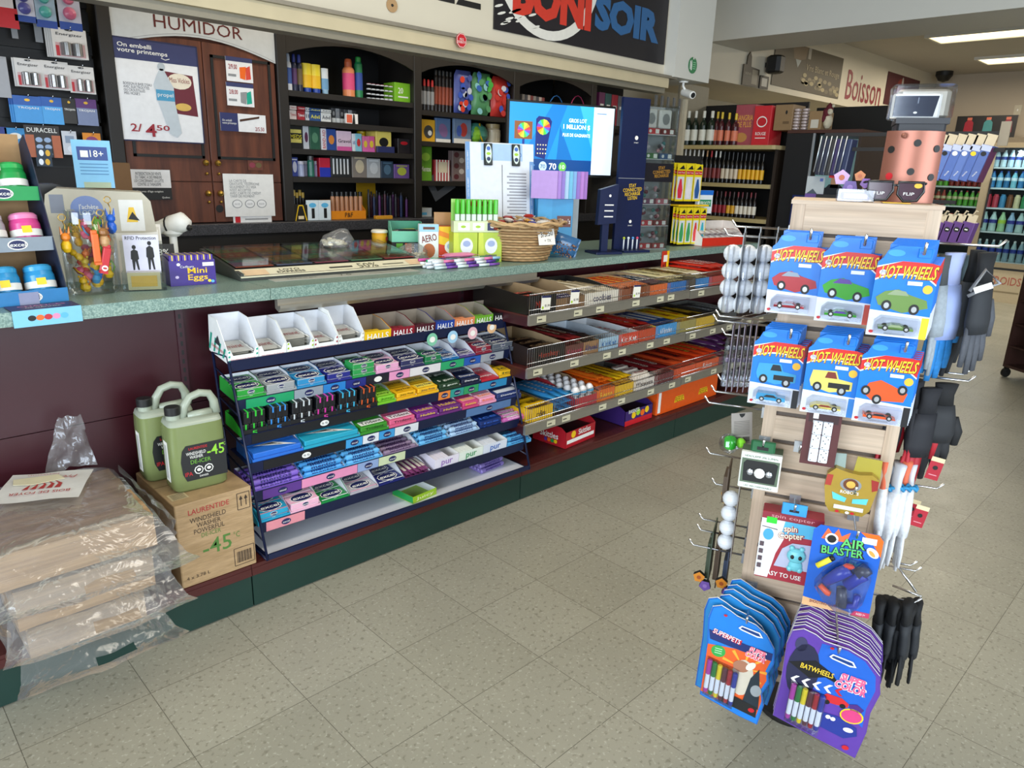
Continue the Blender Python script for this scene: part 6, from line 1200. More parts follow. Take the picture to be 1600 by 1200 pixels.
for a,b,t,u,l,n in ((82,136,45,91,'battery pack high on the slat wall',4),(24,66,92,136,'left battery pack in the row of three',2),(66,108,96,140,'middle battery pack in the row of three',2),(108,148,104,146,'right battery pack in the row of three',1)): hang('battery_pack',l,'battery pack',a,b,t,u,'#d8d4d0',bat,n=n)
def tro(c2): return lambda q,mb,w,h:(q.rect(-w*.5,w*.5,-h,-h*.35,mat(c2,.4),1),q.text('TROJAN',0,-h*.45,h*.1,W_,2,w*.75,bold=.02),q.ell(0,-h*.15,w*.1,h*.05,GOLD,2))
for a,b,t,u,l,c,c2,n in ((22,66,150,192,'left light blue packet on the slat wall','#2a5fb0','#3f9be0',3),(66,98,152,194,'right light blue packet on the slat wall','#2a5fb0','#4aa6e8',2),(98,120,154,193,'black and gold packet on the slat wall','#1c1a18','#2a2622',2),(119,152,155,196,'purple and grey packet on the slat wall','#5a2f72','#7a86a8',1)): hang('condom_packet',l,'packet',a,b,t,u,c,tro(c2),n=n)
def sooth(c): return lambda q,mb,w,h:(mb.lathe([(.001,0),(w*.3,0),(w*.26,.012),(w*.1,.02)],mat(c,.3),14,M=T3(0,0,-h*.62)@Matrix.Rotation(math.pi/2,4,'X')),mb.lathe([(.001,0),(w*.26,0),(w*.2,.012)],mat(c,.3),14,M=T3(0,0,-h*.3)@Matrix.Rotation(math.pi/2,4,'X')),q.rect(-w*.5,w*.5,-h,-h*.82,mat('#2a4a9a',.4),1))
for a,b,t,u,l,c,c2 in ((20,54,-22,34,'violet soother card at the top left','#c8c8d8','#5a5aa0'),(53,86,-22,43,'teal soother card at the top left','#9ab0c4','#5ab0a8'),(90,125,-22,47,'pink soother card at the top left','#b8b8c8','#d06a88')): hang('soother_card',l,'card',a,b,t,u,c,sooth(c2))
hang('red_card','red and white card at the top left corner','card',-10,26,-20,43,'#d8d0d0',lambda q,mb,w,h:q.rect(-w*.5,w*.5,-h,-h*.5,RED,1))
hang('blue_card','bright blue card low on the slat wall','card',8,40,200,225,'#2a8ac8',lambda q,mb,w,h:q.ell(0,-h*.5,w*.3,h*.2,W_,1)); hang('navy_card','navy card at the left edge low on the slat wall','card',-15,12,198,228,'#2a3a8a')
hang('watch_battery_card','dark and copper battery card with coin cells on the slat wall','battery pack',40,95,196,246,'#2a2422',lambda q,mb,w,h:(q.rect(-w*.5,-w*.25,-h,-h*.3,mat('#b8623a',.4),1),q.rect(w*.25,w*.5,-h,-h*.3,mat('#b8623a',.4),1),q.text('DURACELL',0,-h*.15,h*.14,W_,2,w*.85,bold=.02),[q.ell(-w*.12+w*.24*(k%2),-h*(.45+.22*(k//2)),w*.1,h*.08,mat('#7a8aa0',.3,.5),2) for k in range(6)]))
for k in range(2): hang('coin_cell_strip',['upper','lower'][k]+' dark strip of coin cells hanging below the copper battery card','battery pack',57,82,232+k*14,246+k*14,'#2a3a4a',lambda q,mb,w,h:q.ell(-w*.2,-h*.5,w*.15,h*.35,SIL,1).ell(w*.2,-h*.5,w*.15,h*.35,GOLD,1),hook=False,y=1.89)
hang('coin_cell_card','white card with one coin cell on the slat wall','battery pack',98,121,205,242,'#d0d4dc',lambda q,mb,w,h:(q.ell(0,-h*.75,w*.22,h*.13,SIL,1),q.rect(-w*.3,w*.3,-h*.5,-h*.2,mat('#8a9ab0',.4),1))); hang('orange_card','orange and purple card on the slat wall','card',130,158,208,234,'#e08a1e',lambda q,mb,w,h:q.ell(0,-h*.5,w*.35,h*.3,mat('#8a3a6a',.4),1)); hang('silver_strip','crinkled silver strip at the left edge of the slat wall','packet',-12,14,88,152,'#a8a8ac')
hang('clear_tag','clear shelf tag under the teal soother card','tag',54,66,36,66,'#8a8c90',hook=False,y=1.94); hang('clear_tag','clear shelf tag left of the battery packs','tag',18,28,42,60,'#8a8c90',hook=False,y=1.94)
# cash register display and leaning things behind the gum stand
mb=MB().prism([(0,0),(.30,0),(.32,.04),(.10,.13),(0,.13)],0,.12,mat('#1e1d1b',.35)); q=D(mb,front(0)); q.text('SHARP',.23,.03,.015,SIL,1,.07).text('60',.25,.065,.018,mat('#8a9a3a',.4),1,.03)
tag(mb.build('cash_display',loc=(.12,.98,CZ+.185),rot=-.1),'black cash register display behind the cream terminal','register'); tag(MB().box(-.10,.22,.0,.25,0,.18,mat('#2a2826',.4)).build('cash_register',loc=(.16,.985-.1,CZ),rot=-.1),'dark cash register body behind the cream terminal','register')
# ================================================ slatwall spinner rack
RO=Vector((1.017,-1.361,0)); RA=math.radians(-66); RL=T3(*RO)@Matrix.Rotation(RA,4,'Z'); RU=Vector((math.cos(RA),math.sin(RA),0)); RV=Vector((-math.sin(RA),math.cos(RA),0))
def rl(px,py,v):
    d=CF+CR*((px-800)/FPX)-CU*((py-600)/FPX); c=CAM-RO; t=(v-c.dot(RV))/d.dot(RV); p=c+d*t; return p.dot(RU),p.z
RWD=.275
sr=empty('slatwall_rack','square pale wood slatwall display rack standing on the floor','display rack',RO,RA)
mb=MB(); t=.018
for x in (0,RWD-.026): mb.box(x,x+.026,0,.02,.245,1.375,ASHV)
for x in (0,RWD-.026): mb.box(x,x+.026,RWD-.02,RWD,.245,1.375,ASHV)
mb.build('corner_post',sr)
mb=MB().box(-.003,RWD+.003,-.003,RWD+.003,1.368,1.376,ASH).box(.026,RWD-.026,-.002,.012,1.311,1.368,ASH); mb.build('header_board',sr)
mb=MB(); GZ=[1.308-.066*k for k in range(17)]
for a,b in zip(GZ,GZ[1:]):
    mb.box(.026,RWD-.026,.001,.014,b+.005,a-.005,ASH); mb.box(.026,RWD-.026,.010,.016,a-.006,a+.006,mat('#5d5148',.6))
mb.build('front_slats',sr)
for nm,x0,x1 in (('left_panel',0,.012),('right_panel',RWD-.012,RWD)):
    mb=MB()
    for a,b in zip(GZ,GZ[1:]): mb.box(x0,x1,.02,RWD-.02,b+.005,a-.005,ASH)
    mb.box(x0+.003,x1-.003,.02,RWD-.02,GZ[-1],1.37,mat('#5d5148',.6)); mb.build(nm,sr)
MB().box(.02,RWD-.02,RWD-.014,RWD-.002,.25,1.37,ASH).build('back_panel',sr)
mb=MB().lathe([(.085,0),(.09,.01),(.09,.02),(.03,.035),(.03,.225)],BLACKD,24,M=T3(RWD/2+.03,RWD/2+.08,0)).box(.0,RWD,.0,RWD,.225,.245,ASH); mb.build('base',sr)
def hook(x,z,L,y=0,side='f',double=False,tip=.02):
    t=MB(); 
    if side=='f': t.box(x-.012,x+.012,y-.006,y+.001,z-.016,z+.01,SIL); ps=[(x,y-.004,z),(x,y-L+.01,z),(x,y-L,z+tip)]
    elif side=='l': t.box(-.006,0,y-.012,y+.012,z-.016,z+.01,SIL); ps=[(-.004,y,z),(-L+.012,y,z),(-L,y,z+tip)]
    else: t.box(RWD,RWD+.006,y-.012,y+.012,z-.016,z+.01,SIL); ps=[(RWD+.004,y,z),(RWD+L-.012,y,z),(RWD+L,y,z+tip)]
    t.tube(ps,.0026,CHROME,8); t.build('peg_hook',sr)
def put(name,mb,M,label,cat,group=None):
    o=mb.build(name); o.matrix_world=RL@M; return tag(o,label,cat,group)
# --- toy car cards
HB=mat('#1878d8',.3); HB2=mat('#3a9af0',.3); HR=mat('#d02a28',.3); HY=mat('#f8cc28',.35); HW=mat('#dfe3ee',.35); BLST=clearmat('blister','#f2f4f8',.08,.06)
def minicar(kind,col,acc,L=.058):
    c=mat(col,.2); a=mat(acc,.25); w=MB(); H=.013 if kind!='suv' else .017
    pf={'car':[(-.5,.1),(-.5,.42),(-.28,.5),(-.12,.85),(.12,.85),(.26,.52),(.5,.38),(.5,.1)],'race':[(-.5,.1),(-.5,.6),(-.4,.35),(-.1,.6),(.1,.5),(.5,.2),(.5,.08)],'suv':[(-.5,.1),(-.5,.62),(-.46,.95),(.14,.95),(.22,.62),(.5,.58),(.5,.1)],'buggy':[(-.5,.15),(-.48,.5),(-.3,.85),(.1,.9),(.2,.5),(.5,.4),(.5,.15)]}[kind]
    w.prism([(x*L,z*H) for x,z in pf],-.010,.010,c); q=D(w,front(-.0102)); q.poly([(x*L*.55-.002,.5*H+z*H*.4) for x,z in [(-.4,0),(-.2,.8),(.25,.8),(.45,0)]],a,1)
    for x in (-.3,.3):
        for y in (-.011,.008): w.lathe([(.0052,0),(.0052,.003),(.001,.003)],K_,12,M=T3(x*L,y,.004)@Matrix.Rotation(-math.pi/2,4,'X')); 
        w.lathe([(.0028,0),(.0028,.0005),(.0005,.0006)],SIL,10,M=T3(x*L,-.0112,.004)@Matrix.Rotation(math.pi/2,4,'X'))
    return w
def hwcard(n,px,pt,v,kind,cc,acc,nm,side,Z=None):
    w,h=.100,.148; x,z=rl(px,pt,v); lab=f'{nm} toy car card, {n} row of the slatwall rack'
    mb=MB(); ct=[(-w/2+.004,-h*.9),(w/2-.004,-h*.9),(w/2,-h*.86),(w/2,-.028),(w/2-.006,-.022),(.012,-.018),(.030,-.016),(.034,0),(.030,.004)][0:0]
    out=[(-w/2,-h),(w/2,-h),(w/2,-.016),(w/2-.014,-.012),(.034,-.008),(.038,.014),(.032,.019),(-.020,.019),(-.036,.010),(-.042,-.004),(-w/2,-.012)]
    mb.prism(out,0,.0012,HB); q=D(mb,front(0),.0003)
    q.poly([(-w/2,-h),(w/2,-h),(w/2,-h+.042),(-w/2,-h+.048)],HW,1)
    # red banner with white edge and yellow lettering
    def ban(o,m,l): 
        top=[(-w/2,-.012-o),(-.02,-.010+o*0),(w/2-.012,-.010+o)]; pts=[(-w/2,-.042-o)]+[(-w/2+w*i/8,-.040-o+.010*math.sin(math.pi*i/8)) for i in range(1,8)]+[(w/2,-.046-o)]+[(w/2,-.012),(w/2-.012,-.009),(-.010,-.008),(-w/2,-.022+o)]
        q.poly(pts,m,l)
    ban(.003,W_,2); ban(0,HR,3)
    q.text('HOT WHEELS',.003,-.0275,.0235,HY,5,w*.90,bold=.03,rot=.03,shear=.2); q.text('HOT WHEELS',.0036,-.0285,.0245,mat('#7a1418',.4),4,w*.92,bold=.05,rot=.03,shear=.2); q.ell(-w/2+.011,-.030,.006,.005,mat('#c8d0f0',.4),5)
    # artwork car
    c=mat(cc,.25); a=mat(acc,.3); y0=-.078
    if kind=='race': q.poly([(-.04,y0-.008),(-.03,y0+.012),(-.01,y0+.02),(.01,y0+.012),(.04,y0-.002),(.035,y0-.02),(-.02,y0-.024)],c,4)
    elif kind in('suv','buggy'): q.poly([(-.040,y0),(-.036,y0+.022),(.008,y0+.024),(.014,y0+.008),(.040,y0+.004),(.040,y0-.014),(.0,y0-.022),(-.036,y0-.012)],c,4).poly([(-.012,y0+.008),(-.008,y0+.021),(.006,y0+.021),(.011,y0+.008)],a,5).rect(-.004,.036,y0-.012,y0-.001,K_,5)
    else: q.poly([(-.044,y0+.002),(-.030,y0+.014),(-.008,y0+.019),(.012,y0+.010),(.040,y0+.002),(.044,y0-.012),(.004,y0-.024),(-.038,y0-.012)],c,4).poly([(-.026,y0+.008),(-.014,y0+.018),(.004,y0+.016),(.010,y0+.008)],a,5)
    for wx,wy in ((-.024,y0-.012),(.022,y0-.016)) if kind!='race' else ((-.034,y0-.004),(.03,y0+.004),(-.012,y0-.02)): q.ell(wx,wy,.0085,.010,K_,6).ell(wx,wy,.0045,.0055,SIL,7)
    q.rect(.004,.028,-.050,-.043,mat('#e8ecf2',.4),6); q.ell(w/2-.012,-.056,.008,.008,mat('#f0b83a',.4) if kind!='car' or 'dark' in nm else HB,3); q.rect(w/2-.012,w/2,-h,-h+.040,mat(side,.4),3); q.ell(-w/2+.008,-h+.007,.004,.003,RED,4); q.rect(-w*.2,w*.15,-h+.004,-h+.007,GREY,3)
    q.ell(-.022,.006,.014,.006,HB2,1)
    o=put('toy_car_card',mb,T3(x,v,z-.019)@Matrix.Rotation(.03,4,'X'),lab,'toy car pack')
    cm=minicar(kind,cc,acc).build('toy_car',o,loc=(-.004,-.012,-h+.016))
    bl=MB(); bl.prism([(-.040,-h+.008),(.034,-h+.008),(.034,-h+.038),(-.030,-h+.040),(-.040,-h+.030)],-.022,-.0005,BLST); bl.build('blister',o)
    tb=MB().bbox(.012,.034,-.003,.0,.000,.016,HB,.002); tb.build('hang_tab',o)
    return x,z
def cards_behind(x,z,v,n,nm,row):
    mb=MB().box(-.05,.05,0,.0012,-.148,-.012,HB).box(-.036,.036,0,.0012,-.012,.019,HB); q=D(mb,front(0)); q.rect(-.05,.05,-.042,-.014,HR,1).rect(-.05,.05,-.148,-.10,HW,1)
    mb.prism([(-.036,-.145),(.032,-.145),(.032,-.112),(-.036,-.112)],-.010,-.0004,BLST); me=mb.build('x').data; bpy.data.objects.remove(bpy.data.objects['x'])
    for k in range(1,n+1): place('toy_car_card',me,RL@T3(x+.003*k,v+.0145*k,z-.019+.001*k),f'blue car card queued behind the {nm} card','toy car pack',f'car cards behind the {nm} one')
for row,px,pt,v,kind,cc,acc,nm,sd,n in (('left of the top',1252,363,-.07,'car','#a82a34','#8a98a8','red convertible','#dfe3ee',2),('middle of the top',1335,372,-.09,'car','#3aa02c','#5a3a9a','green and purple','#c84a3a',2),('right of the top',1425,385,-.17,'car','#6a8a4a','#8a9a78','dark olive sedan','#f2cc2a',7),
    ('left of the second',1222,515,-.08,'suv','#3a98c8','#20262c','light blue off-road','#1c1e24',4),('middle of the second',1310,524,-.11,'buggy','#d8c86a','#7a3028','pale yellow buggy','#3a8ad8',5),('right of the second',1397,535,-.12,'race','#e0582a','#22242c','orange race','#1a1a1e',5)):
    x,z=hwcard(row,px,pt,v,kind,cc,acc,nm,sd); cards_behind(x,z,v,n,nm,row)
    gz=min(GZ,key=lambda g:abs(g-(z+.004))); hook(x+.018,z-.010,-v+.035,0)
# --- single hooks on the front
for px,py,L in ((1226,640,.05),(1366,658,.05),(1250,712,.06)):
    x,z=rl(px,py-18,0); g=min(GZ,key=lambda q:abs(q-z)); hook(x,g,L); tag(None,None) if 0 else None
# --- domino pack
def frame(M,name,label,cat,w,h,col,fn,th=.002,group=None,r=0):
    mb=MB(); mb.prism([(-w/2,-h),(w/2,-h),(w/2,0),(-w/2,0)],0,th,mat(col,.4)); fn(D(mb,front(0),.0003),mb,w,h); return put(name,mb,M,label,cat,group)
x,z=rl(1291,632,-.06)
def dom(q,mb,w,h):
    q.rect(-w*.42,w*.42,-h*.28,-h*.02,mat('#3a1f22',.4),1).text('DOMINOES',0,-h*.27,.006,W_,2,.04).text('GAMES & TOYS',-w*.05,-h*.06,.005,W_,2,.035).text('6+',w*.32,-h*.08,.008,W_,2,.009).rect(-w*.3,-w*.15,-h*.22,-h*.12,W_,2)
    rnd=random.Random(2)
    for c in range(2):
        for r_ in range(3):
            x0=-.019+c*.020; z0=-h*.93+r_*.031; mb.bbox(x0,x0+.018,-.008,0,z0,z0+.030,mat('#e9edf4',.3),.002); qq=D(mb,front(-.0082),.0003); qq.rect(x0+.002,x0+.016,z0+.0147,z0+.0153,GREY,1)
            for hh in range(2):
                for k in range(rnd.randint(1,5)): qq.ell(x0+.0045+.0045*(k%3),z0+.004+.015*hh+.0045*((k*2)%3),.0013,.0013,K_,1,8)
frame(T3(x,-.06,z-.004),'domino_pack','maroon blister card of white dominoes in the middle of the slatwall rack','game pack',.070,.134,'#55282a',dom); hook(x+.004,z-.012,.075)
# --- headlamp box
x,z=rl(1191,707,-.06); mb=MB().bbox(-.043,.043,0,.05,-.085,0,mat('#e6e8e0',.4),.002); mb.box(-.0432,.0432,.012,.0502,-.0852,.0005,mat('#44583f',.5)); q=D(mb,front(0),.0004); q.rect(-.040,.040,-.072,-.014,mat('#5a6a55',.5),1).poly([(-.034,-.068),(.034,-.068),(.037,-.022),(.030,-.018),(-.030,-.018),(-.036,-.026)],K_,2).text('HEADLAMP 200 LUMEN',0,-.008,.005,mat('#2a4a2f',.4),2,.07).text('LED RECHARGEABLE',0,-.079,.004,mat('#2a4a2f',.4),2,.06)
mb.ball((0,-.004,-.045),.012,W_,12,1,.6,1).ball((-.02,-.003,-.045),.008,SIL,8,1,.5,1).ball((.02,-.003,-.045),.008,SIL,8,1,.5,1); mb.bbox(-.026,.026,.008,.02,0,.026,mat('#20603a',.4),.004); D(mb,front(.008)).rect(-.012,.012,.006,.014,K_,1)
put('headlamp_box',mb,T3(x,-.06,z-.004),'green and white headlamp box on the left of the slatwall rack','box'); hook(x,.845,.06)
# --- gold toy pack
x,z=rl(1336,722,-.05); mb=MB(); out=[(-.045,-.10),(-.035,-.115),(.03,-.115),(.042,-.10),(.050,-.05),(.050,-.028),(.036,-.018),(.012,-.022),(-.01,-.02),(-.035,-.014),(-.050,-.03),(-.052,-.06)]
mb.prism(out,-.016,.004,mat('#b0913a',.3,.3)); mb.prism([(.0,-.03),(.054,-.04),(.052,.01),(.004,.012)],.004,.007,mat('#a89a3c',.3)); mb.prism([(-.046,-.02),(-.016,-.02),(-.018,.014),(-.044,.012)],.004,.007,mat('#8fa09a',.3))
q=D(mb,front(-.016),.0005); q.ell(-.002,-.047,.021,.015,mat('#8c8f94',.3),1).ell(-.002,-.046,.015,.013,mat('#6a3a1e',.4),2).ell(-.002,-.046,.009,.008,mat('#e0b050',.3),3).text('ROBOTS',-.002,-.064,.007,W_,4,.036,bold=.03).poly([(-.036,-.068),(-.006,-.078),(-.008,-.088),(-.032,-.084)],mat('#5fc4cc',.3),2).poly([(.036,-.072),(.006,-.078),(.006,-.088),(.034,-.086)],mat('#5fc4cc',.3),2).rect(-.028,.03,-.105,-.096,mat('#d8dcd4',.4),2).poly([(.035,-.028),(.050,-.03),(.050,-.05),(.040,-.055)],mat('#9a2a24',.4),1).poly([(-.050,-.03),(-.038,-.03),(-.040,-.055),(-.052,-.055)],mat('#a8382c',.4),1)
for k in range(5): q.ell(-.02+.01*k,-.111,.004,.003,[RED,GOLD,W_,RED,GOLD][k],3)
put('toy_pouch',mb,T3(x,-.05,z),'faceted gold robot toy pack on the right of the slatwall rack','toy pack'); hook(x+.008,.78 if z>.78 else z,.08)
# --- spin copter box
x,z=rl(1240,806,-.07); w,h=.128,.165; mb=MB().bbox(-w/2,w/2,0,.045,-h,0,mat('#a82e3c',.4),.002); q=D(mb,front(0),.0004)
q.poly([(-w/2,-h*.98),(-w/2,-h*.02),(w*.05,-h*.02),(-w*.2,-h*.6),(-w*.28,-h*.98)],mat('#e9e9ec',.4),1).poly([(-w*.1,-h*.02),(w/2,-h*.02),(w/2,-h*.3),(-w*.15,-h*.3)],mat('#57b4dc',.4),2).rect(-w/2,w/2,-h*.1,0,mat('#8a2a38',.4),3).text('spin copter',0,-h*.05,.010,mat('#d89aa0',.4),4,w*.7)
q.text('spin\nCopter',.0,-h*.26,.036,mat('#f3ecd0',.4),5,.052,bold=.04,rot=.12).text('spin\nCopter',.001,-h*.262,.037,mat('#9a2a34',.4),4,.056,bold=.07,rot=.12).text('EASY TO USE',-.005,-h*.9,.011,W_,5,w*.62,bold=.03).rect(-w*.42,-w*.25,-h*.16,-h*.07,mat('#35d03a',.4),5)
q.ell(-w*.36,-h*.33,.011,.014,mat('#4aa4d8',.4),5).line([(-w*.48,-h*.22),(-w*.22,-h*.24)],.0015,K_,5)
for k in range(4): q.rect(-w*.48,-w*.41,-h*(.52+.11*k),-h*(.45+.11*k),mat('#5a4a50',.4),5)
q.poly([(-w*.20,-h*.78),(w*.40,-h*.78),(w*.44,-h*.38),(w*.05,-h*.40),(-w*.1,-h*.5)],mat('#b9bcd4',.4),4)
ob=put('toy_box',mb,T3(x,-.07,z),'red and white spin copter toy box low on the slatwall rack','toy box')
mb=MB(); fx=.018; AQ=mat('#7ad0dc',.35); mb.ball((fx,-.006,-h*.56),.019,AQ,14,1.05,.5,.95).ball((fx+.001,-.004,-h*.71),.015,AQ,12,1,.5,1).ball((fx-.010,-.004,-h*.765),.007,AQ,8).ball((fx+.011,-.004,-h*.765),.007,AQ,8).ball((fx-.011,-.004,-h*.455),.006,AQ,8).ball((fx+.010,-.004,-h*.455),.006,AQ,8)
for s in (-1,1): mb.ball((fx+s*.008,-.0145,-h*.56),.0045,K_,8,1,.4,1.2)
mb.build('toy_figure',ob); MB().bbox(-.026,.026,.0,.004,.0,.028,mat('#3a9ad8',.4),.004).box(-.010,.010,-.001,.0,.008,.013,K_).build('hang_tab',ob); hook(x,z+.012,.085)
# --- air blaster card
x,z=rl(1327,828,-.12); w,h=.134,.195; mb=MB(); out=[(-w/2,-h),(w/2,-h),(w/2,-.012),(w/2-.01,0),(-w/2+.012,0),(-w/2,-.014)]; mb.prism(out,0,.0015,mat('#1c5ec0',.35)); q=D(mb,front(0),.0004)
q.poly([(-.050,-.030),(-.040,-.004),(-.028,-.018),(-.020,.0-.002),(-.012,-.018),(.004,-.006),(.0,-.026),(.014,-.03)],mat('#f06a3a',.4),1).text('AIR',.012,-.030,.020,mat('#5fc46a',.4),4,.046,bold=.04,rot=.05).text('AIR',.013,-.031,.021,K_,3,.052,bold=.09,rot=.05).text('BLASTER',-.006,-.052,.018,mat('#5fc46a',.4),4,.080,bold=.04,rot=.05).text('BLASTER',-.005,-.053,.02,K_,3,.087,bold=.08,rot=.05).ell(-.030,-.027,.013,.013,W_,4).ell(-.030,-.027,.009,.009,K_,5).line([(-.045,-.027),(-.015,-.027)],.001,K_,6)
q.poly([(w/2-.045,0),(w/2-.01,0),(w/2,-.012),(w/2,-.05),(w/2-.02,-.02)],ORG,1).rect(w/2-.040,w/2-.012,-.024,-.010,mat('#d8e4ee',.4),3).ell(w/2-.016,-.042,.014,.009,W_,3,16,-.7).ell(w/2-.017,-.044,.009,.004,mat('#f0a04a',.4),4,12,-.8).poly([(-w/2,-h),(.05,-h),(-.02,-h+.014),(-w/2,-h+.020)],mat('#e0b080',.4),1).text('SHOOTING GAME',-.025,-h+.013,.007,mat('#7a2a3a',.4),3,.055,bold=.03).poly([(.03,-h),(w/2,-h),(w/2,-h+.012),(.036,-h+.012)],mat('#b83a5a',.4),2).text('AGES 3+',.05,-h+.006,.005,W_,3,.018)
ob=put('toy_card',mb,T3(x,-.12,z),'large blue air blaster toy gun card low on the slatwall rack','toy card')
mb=MB(); DB=mat('#2438a8',.25); DG=mat('#3a4058',.3)
mb.tube([(-.030,-.012,-.125),(-.006,-.014,-.098),(.012,-.014,-.082)],[.010,.014,.013],DB,10); mb.tube([(.012,-.014,-.122),(.030,-.014,-.100),(.040,-.014,-.088)],[.012,.012,.014],DB,10); mb.tube([(.030,-.014,-.092),(.046,-.014,-.072)],.013,DG,10); mb.tube([(-.038,-.012,-.134),(-.022,-.012,-.148),(-.016,-.012,-.15)],[.006,.007,.006],mat('#f0583a',.3),8); mb.tube([(.004,-.012,-.130),(.010,-.012,-.172)],[.010,.012],DG,10); mb.tube([(.010,-.012,-.172),(.035,-.012,-.165),(.036,-.012,-.140)],.007,DB,8); mb.ball((.010,-.016,-.075),.009,mat('#f04a3a',.3),8,1.3,1,.6)
mb.build('toy_blaster',ob); mb=MB(); mb.tube([(-.050,-.009,-.092),(-.026,-.009,-.070)],.006,mat('#f2e03a',.5),10); mb.tube([(-.026,-.009,-.070),(-.021,-.009,-.065)],.006,K_,10); mb.build('foam_dart',ob)
bl=MB(); pts=[(-.050,-.13),(-.030,-.158),(.0,-.182),(.025,-.182),(.046,-.150),(.054,-.09),(.046,-.065),(.0,-.062),(-.035,-.10)]; bl.prism(pts,-.030,-.001,BLST); bl.build('blister',ob); hook(x+.016,z-.012,.135)
# --- colouring boards
def board(W,H,pal,left):
    """shaped colouring board with carry slot: outline curves"""
    o=[]
    if left: o=[(-.070,-.235),(-.072,-.10),(-.078,-.03),(-.073,.0),(-.055,.008),(-.035,.0),(-.02,-.008),(.02,-.018),(.045,-.035),(.065,-.065),(.070,-.10),(.062,-.13),(.068,-.155),(.058,-.185),(.066,-.215),(.060,-.27),(.02,-.262),(-.03,-.247)]
    else: o=[(-.088,-.225),(-.086,-.14),(-.090,-.04),(-.084,-.008),(-.065,.002),(-.042,-.004),(-.025,-.014),(.02,-.018),(.055,-.032),(.082,-.06),(.090,-.10),(.082,-.15),(.084,-.20),(.076,-.27),(.0,-.25)]
    return [(a*(1.04 if left else 1.07),b*1.05) for a,b in o]
def boardmesh(left,front_):
    o=board(0,0,0,left); mb=MB(); mb.prism(o,0,.0035,mat('#1f62b8' if left else '#5a3a94',.4),side=W_)
    if not front_: D(mb,front(0)).poly([(x*.96,z*.985-.002) for x,z in o],mat('#2a86c8' if left else '#7a4aa0',.4),1); return mb
    q=D(mb,front(0),.0004); cx=-.002
    if left:
        q.poly([(x*.96,z*.985-.002) for x,z in o],mat('#1f7ad0',.4),1).poly([(-.073,-.10),(-.072,-.235),(-.03,-.245),(.02,-.258),(.056,-.262),(.062,-.215),(.055,-.185),(.064,-.155),(.058,-.13),(.066,-.095),(.02,-.09)],mat('#e8602a',.4),2).poly([(-.075,-.06),(-.07,-.085),(.0,-.095),(.066,-.10),(.066,-.08),(.01,-.075)],mat('#1f2f6a',.4),3)
        q.text('SUPERPETS',-.035,-.066,.013,mat('#e8e4ea',.4),5,.062,bold=.03,rot=-.22).text('SUPERPETS',-.034,-.067,.014,RED,4,.066,bold=.07,rot=-.22)
        q.ell(-.048,-.112,.016,.016,mat('#35a04a',.4),4); [q.rect(-.056,-.040,-.106-.006*k,-.104-.006*k,mat('#b8e0b8',.4),5) for k in range(3)]
        for k in range(9): a=k*.7; q.poly([(.012,-.14),(.012+.05*math.cos(a),-.14+.05*math.sin(a)),(.012+.05*math.cos(a+.15),-.14+.05*math.sin(a+.15))],mat('#f5a83a',.4),3)
        # plain generic animal shapes
        q.ell(.012,-.165,.024,.05,mat('#cfc6b4',.4),5).ell(.006,-.135,.018,.016,mat('#a8745a',.4),6).ell(.026,-.128,.008,.014,mat('#e4ddd0',.4),7,12,-.6).poly([(.02,-.24),(.03,-.16),(.045,-.13),(.054,-.19),(.058,-.24)],mat('#24303a',.4),6).ell(.046,-.19,.012,.016,mat('#9aa0a4',.4),7).poly([(-.03,-.245),(-.02,-.215),(.02,-.225),(.055,-.235),(.056,-.264)],mat('#1f2022',.4),7).ell(.044,-.246,.007,.006,RED,8)
        q.text('SUPER\nCOLOR',.034,-.092,.030,mat('#e8708a',.4),8,.046,bold=.05,rot=-.2).text('SUPER\nCOLOR',.035,-.093,.031,W_,7,.049,bold=.1,rot=-.2)
        sx,sz=.01,-.035
    else:
        q.poly([(x*.97,z*.985-.002) for x,z in o],mat('#5c3a9a',.4),1).poly([(-.03,-.02),(.02,-.022),(.055,-.036),(.080,-.065),(.086,-.10),(.078,-.15),(.080,-.20),(.04,-.17),(-.04,-.13)],mat('#1f5ec0',.4),2)
        q.ell(-.055,-.10,.032,.07,mat('#252744',.4),3).ell(-.068,-.035,.012,.018,mat('#3a3a5c',.4),3).poly([(-.085,-.085),(-.035,-.065),(.0,-.085),(.02,-.11),(-.01,-.10),(-.04,-.112),(-.06,-.10)],mat('#16161a',.4),4)
        q.text('BATWHEELS',-.028,-.088,.013,mat('#f0c83a',.4),6,.066,bold=.03,rot=-.10); [q.poly([(-.075+.022*k,-.125),(-.065+.022*k,-.115),(-.058+.022*k,-.115),(-.068+.022*k,-.125),(-.058+.022*k,-.136),(-.065+.022*k,-.136)],W_ if k<4 else RED,4) for k in range(5)]
        q.text('SUPER\nCOLOR',.042,-.098,.040,mat('#e8608a',.4),8,.062,bold=.05,rot=-.12).text('SUPER\nCOLOR',.043,-.099,.041,W_,7,.066,bold=.1,rot=-.12)
        q.poly([(-.01,-.150),(.0,-.138),(.03,-.140),(.045,-.150),(.044,-.160),(-.008,-.160)],mat('#c8282e',.4),5).ell(.003,-.159,.006,.006,K_,6).ell(.034,-.159,.006,.006,K_,6).poly([(.045,-.150),(.06,-.145),(.075,-.155),(.07,-.165),(.05,-.165)],mat('#4a2a7a',.4),5)
        q.poly([(-.008,-.205),(.0,-.188),(.03,-.188),(.070,-.205),(.074,-.225),(.05,-.240),(-.008,-.225)],mat('#24348a',.4),5).ell(.055,-.215,.010,.006,mat('#e8e8f4',.4),6).ell(.012,-.196,.005,.005,W_,6).ell(.022,-.198,.005,.005,W_,6).ell(.055,-.178,.020,.016,mat('#d0407a',.4),6).ell(.055,-.178,.023,.019,YEL,5).ell(.058,-.262,.007,.006,RED,6)
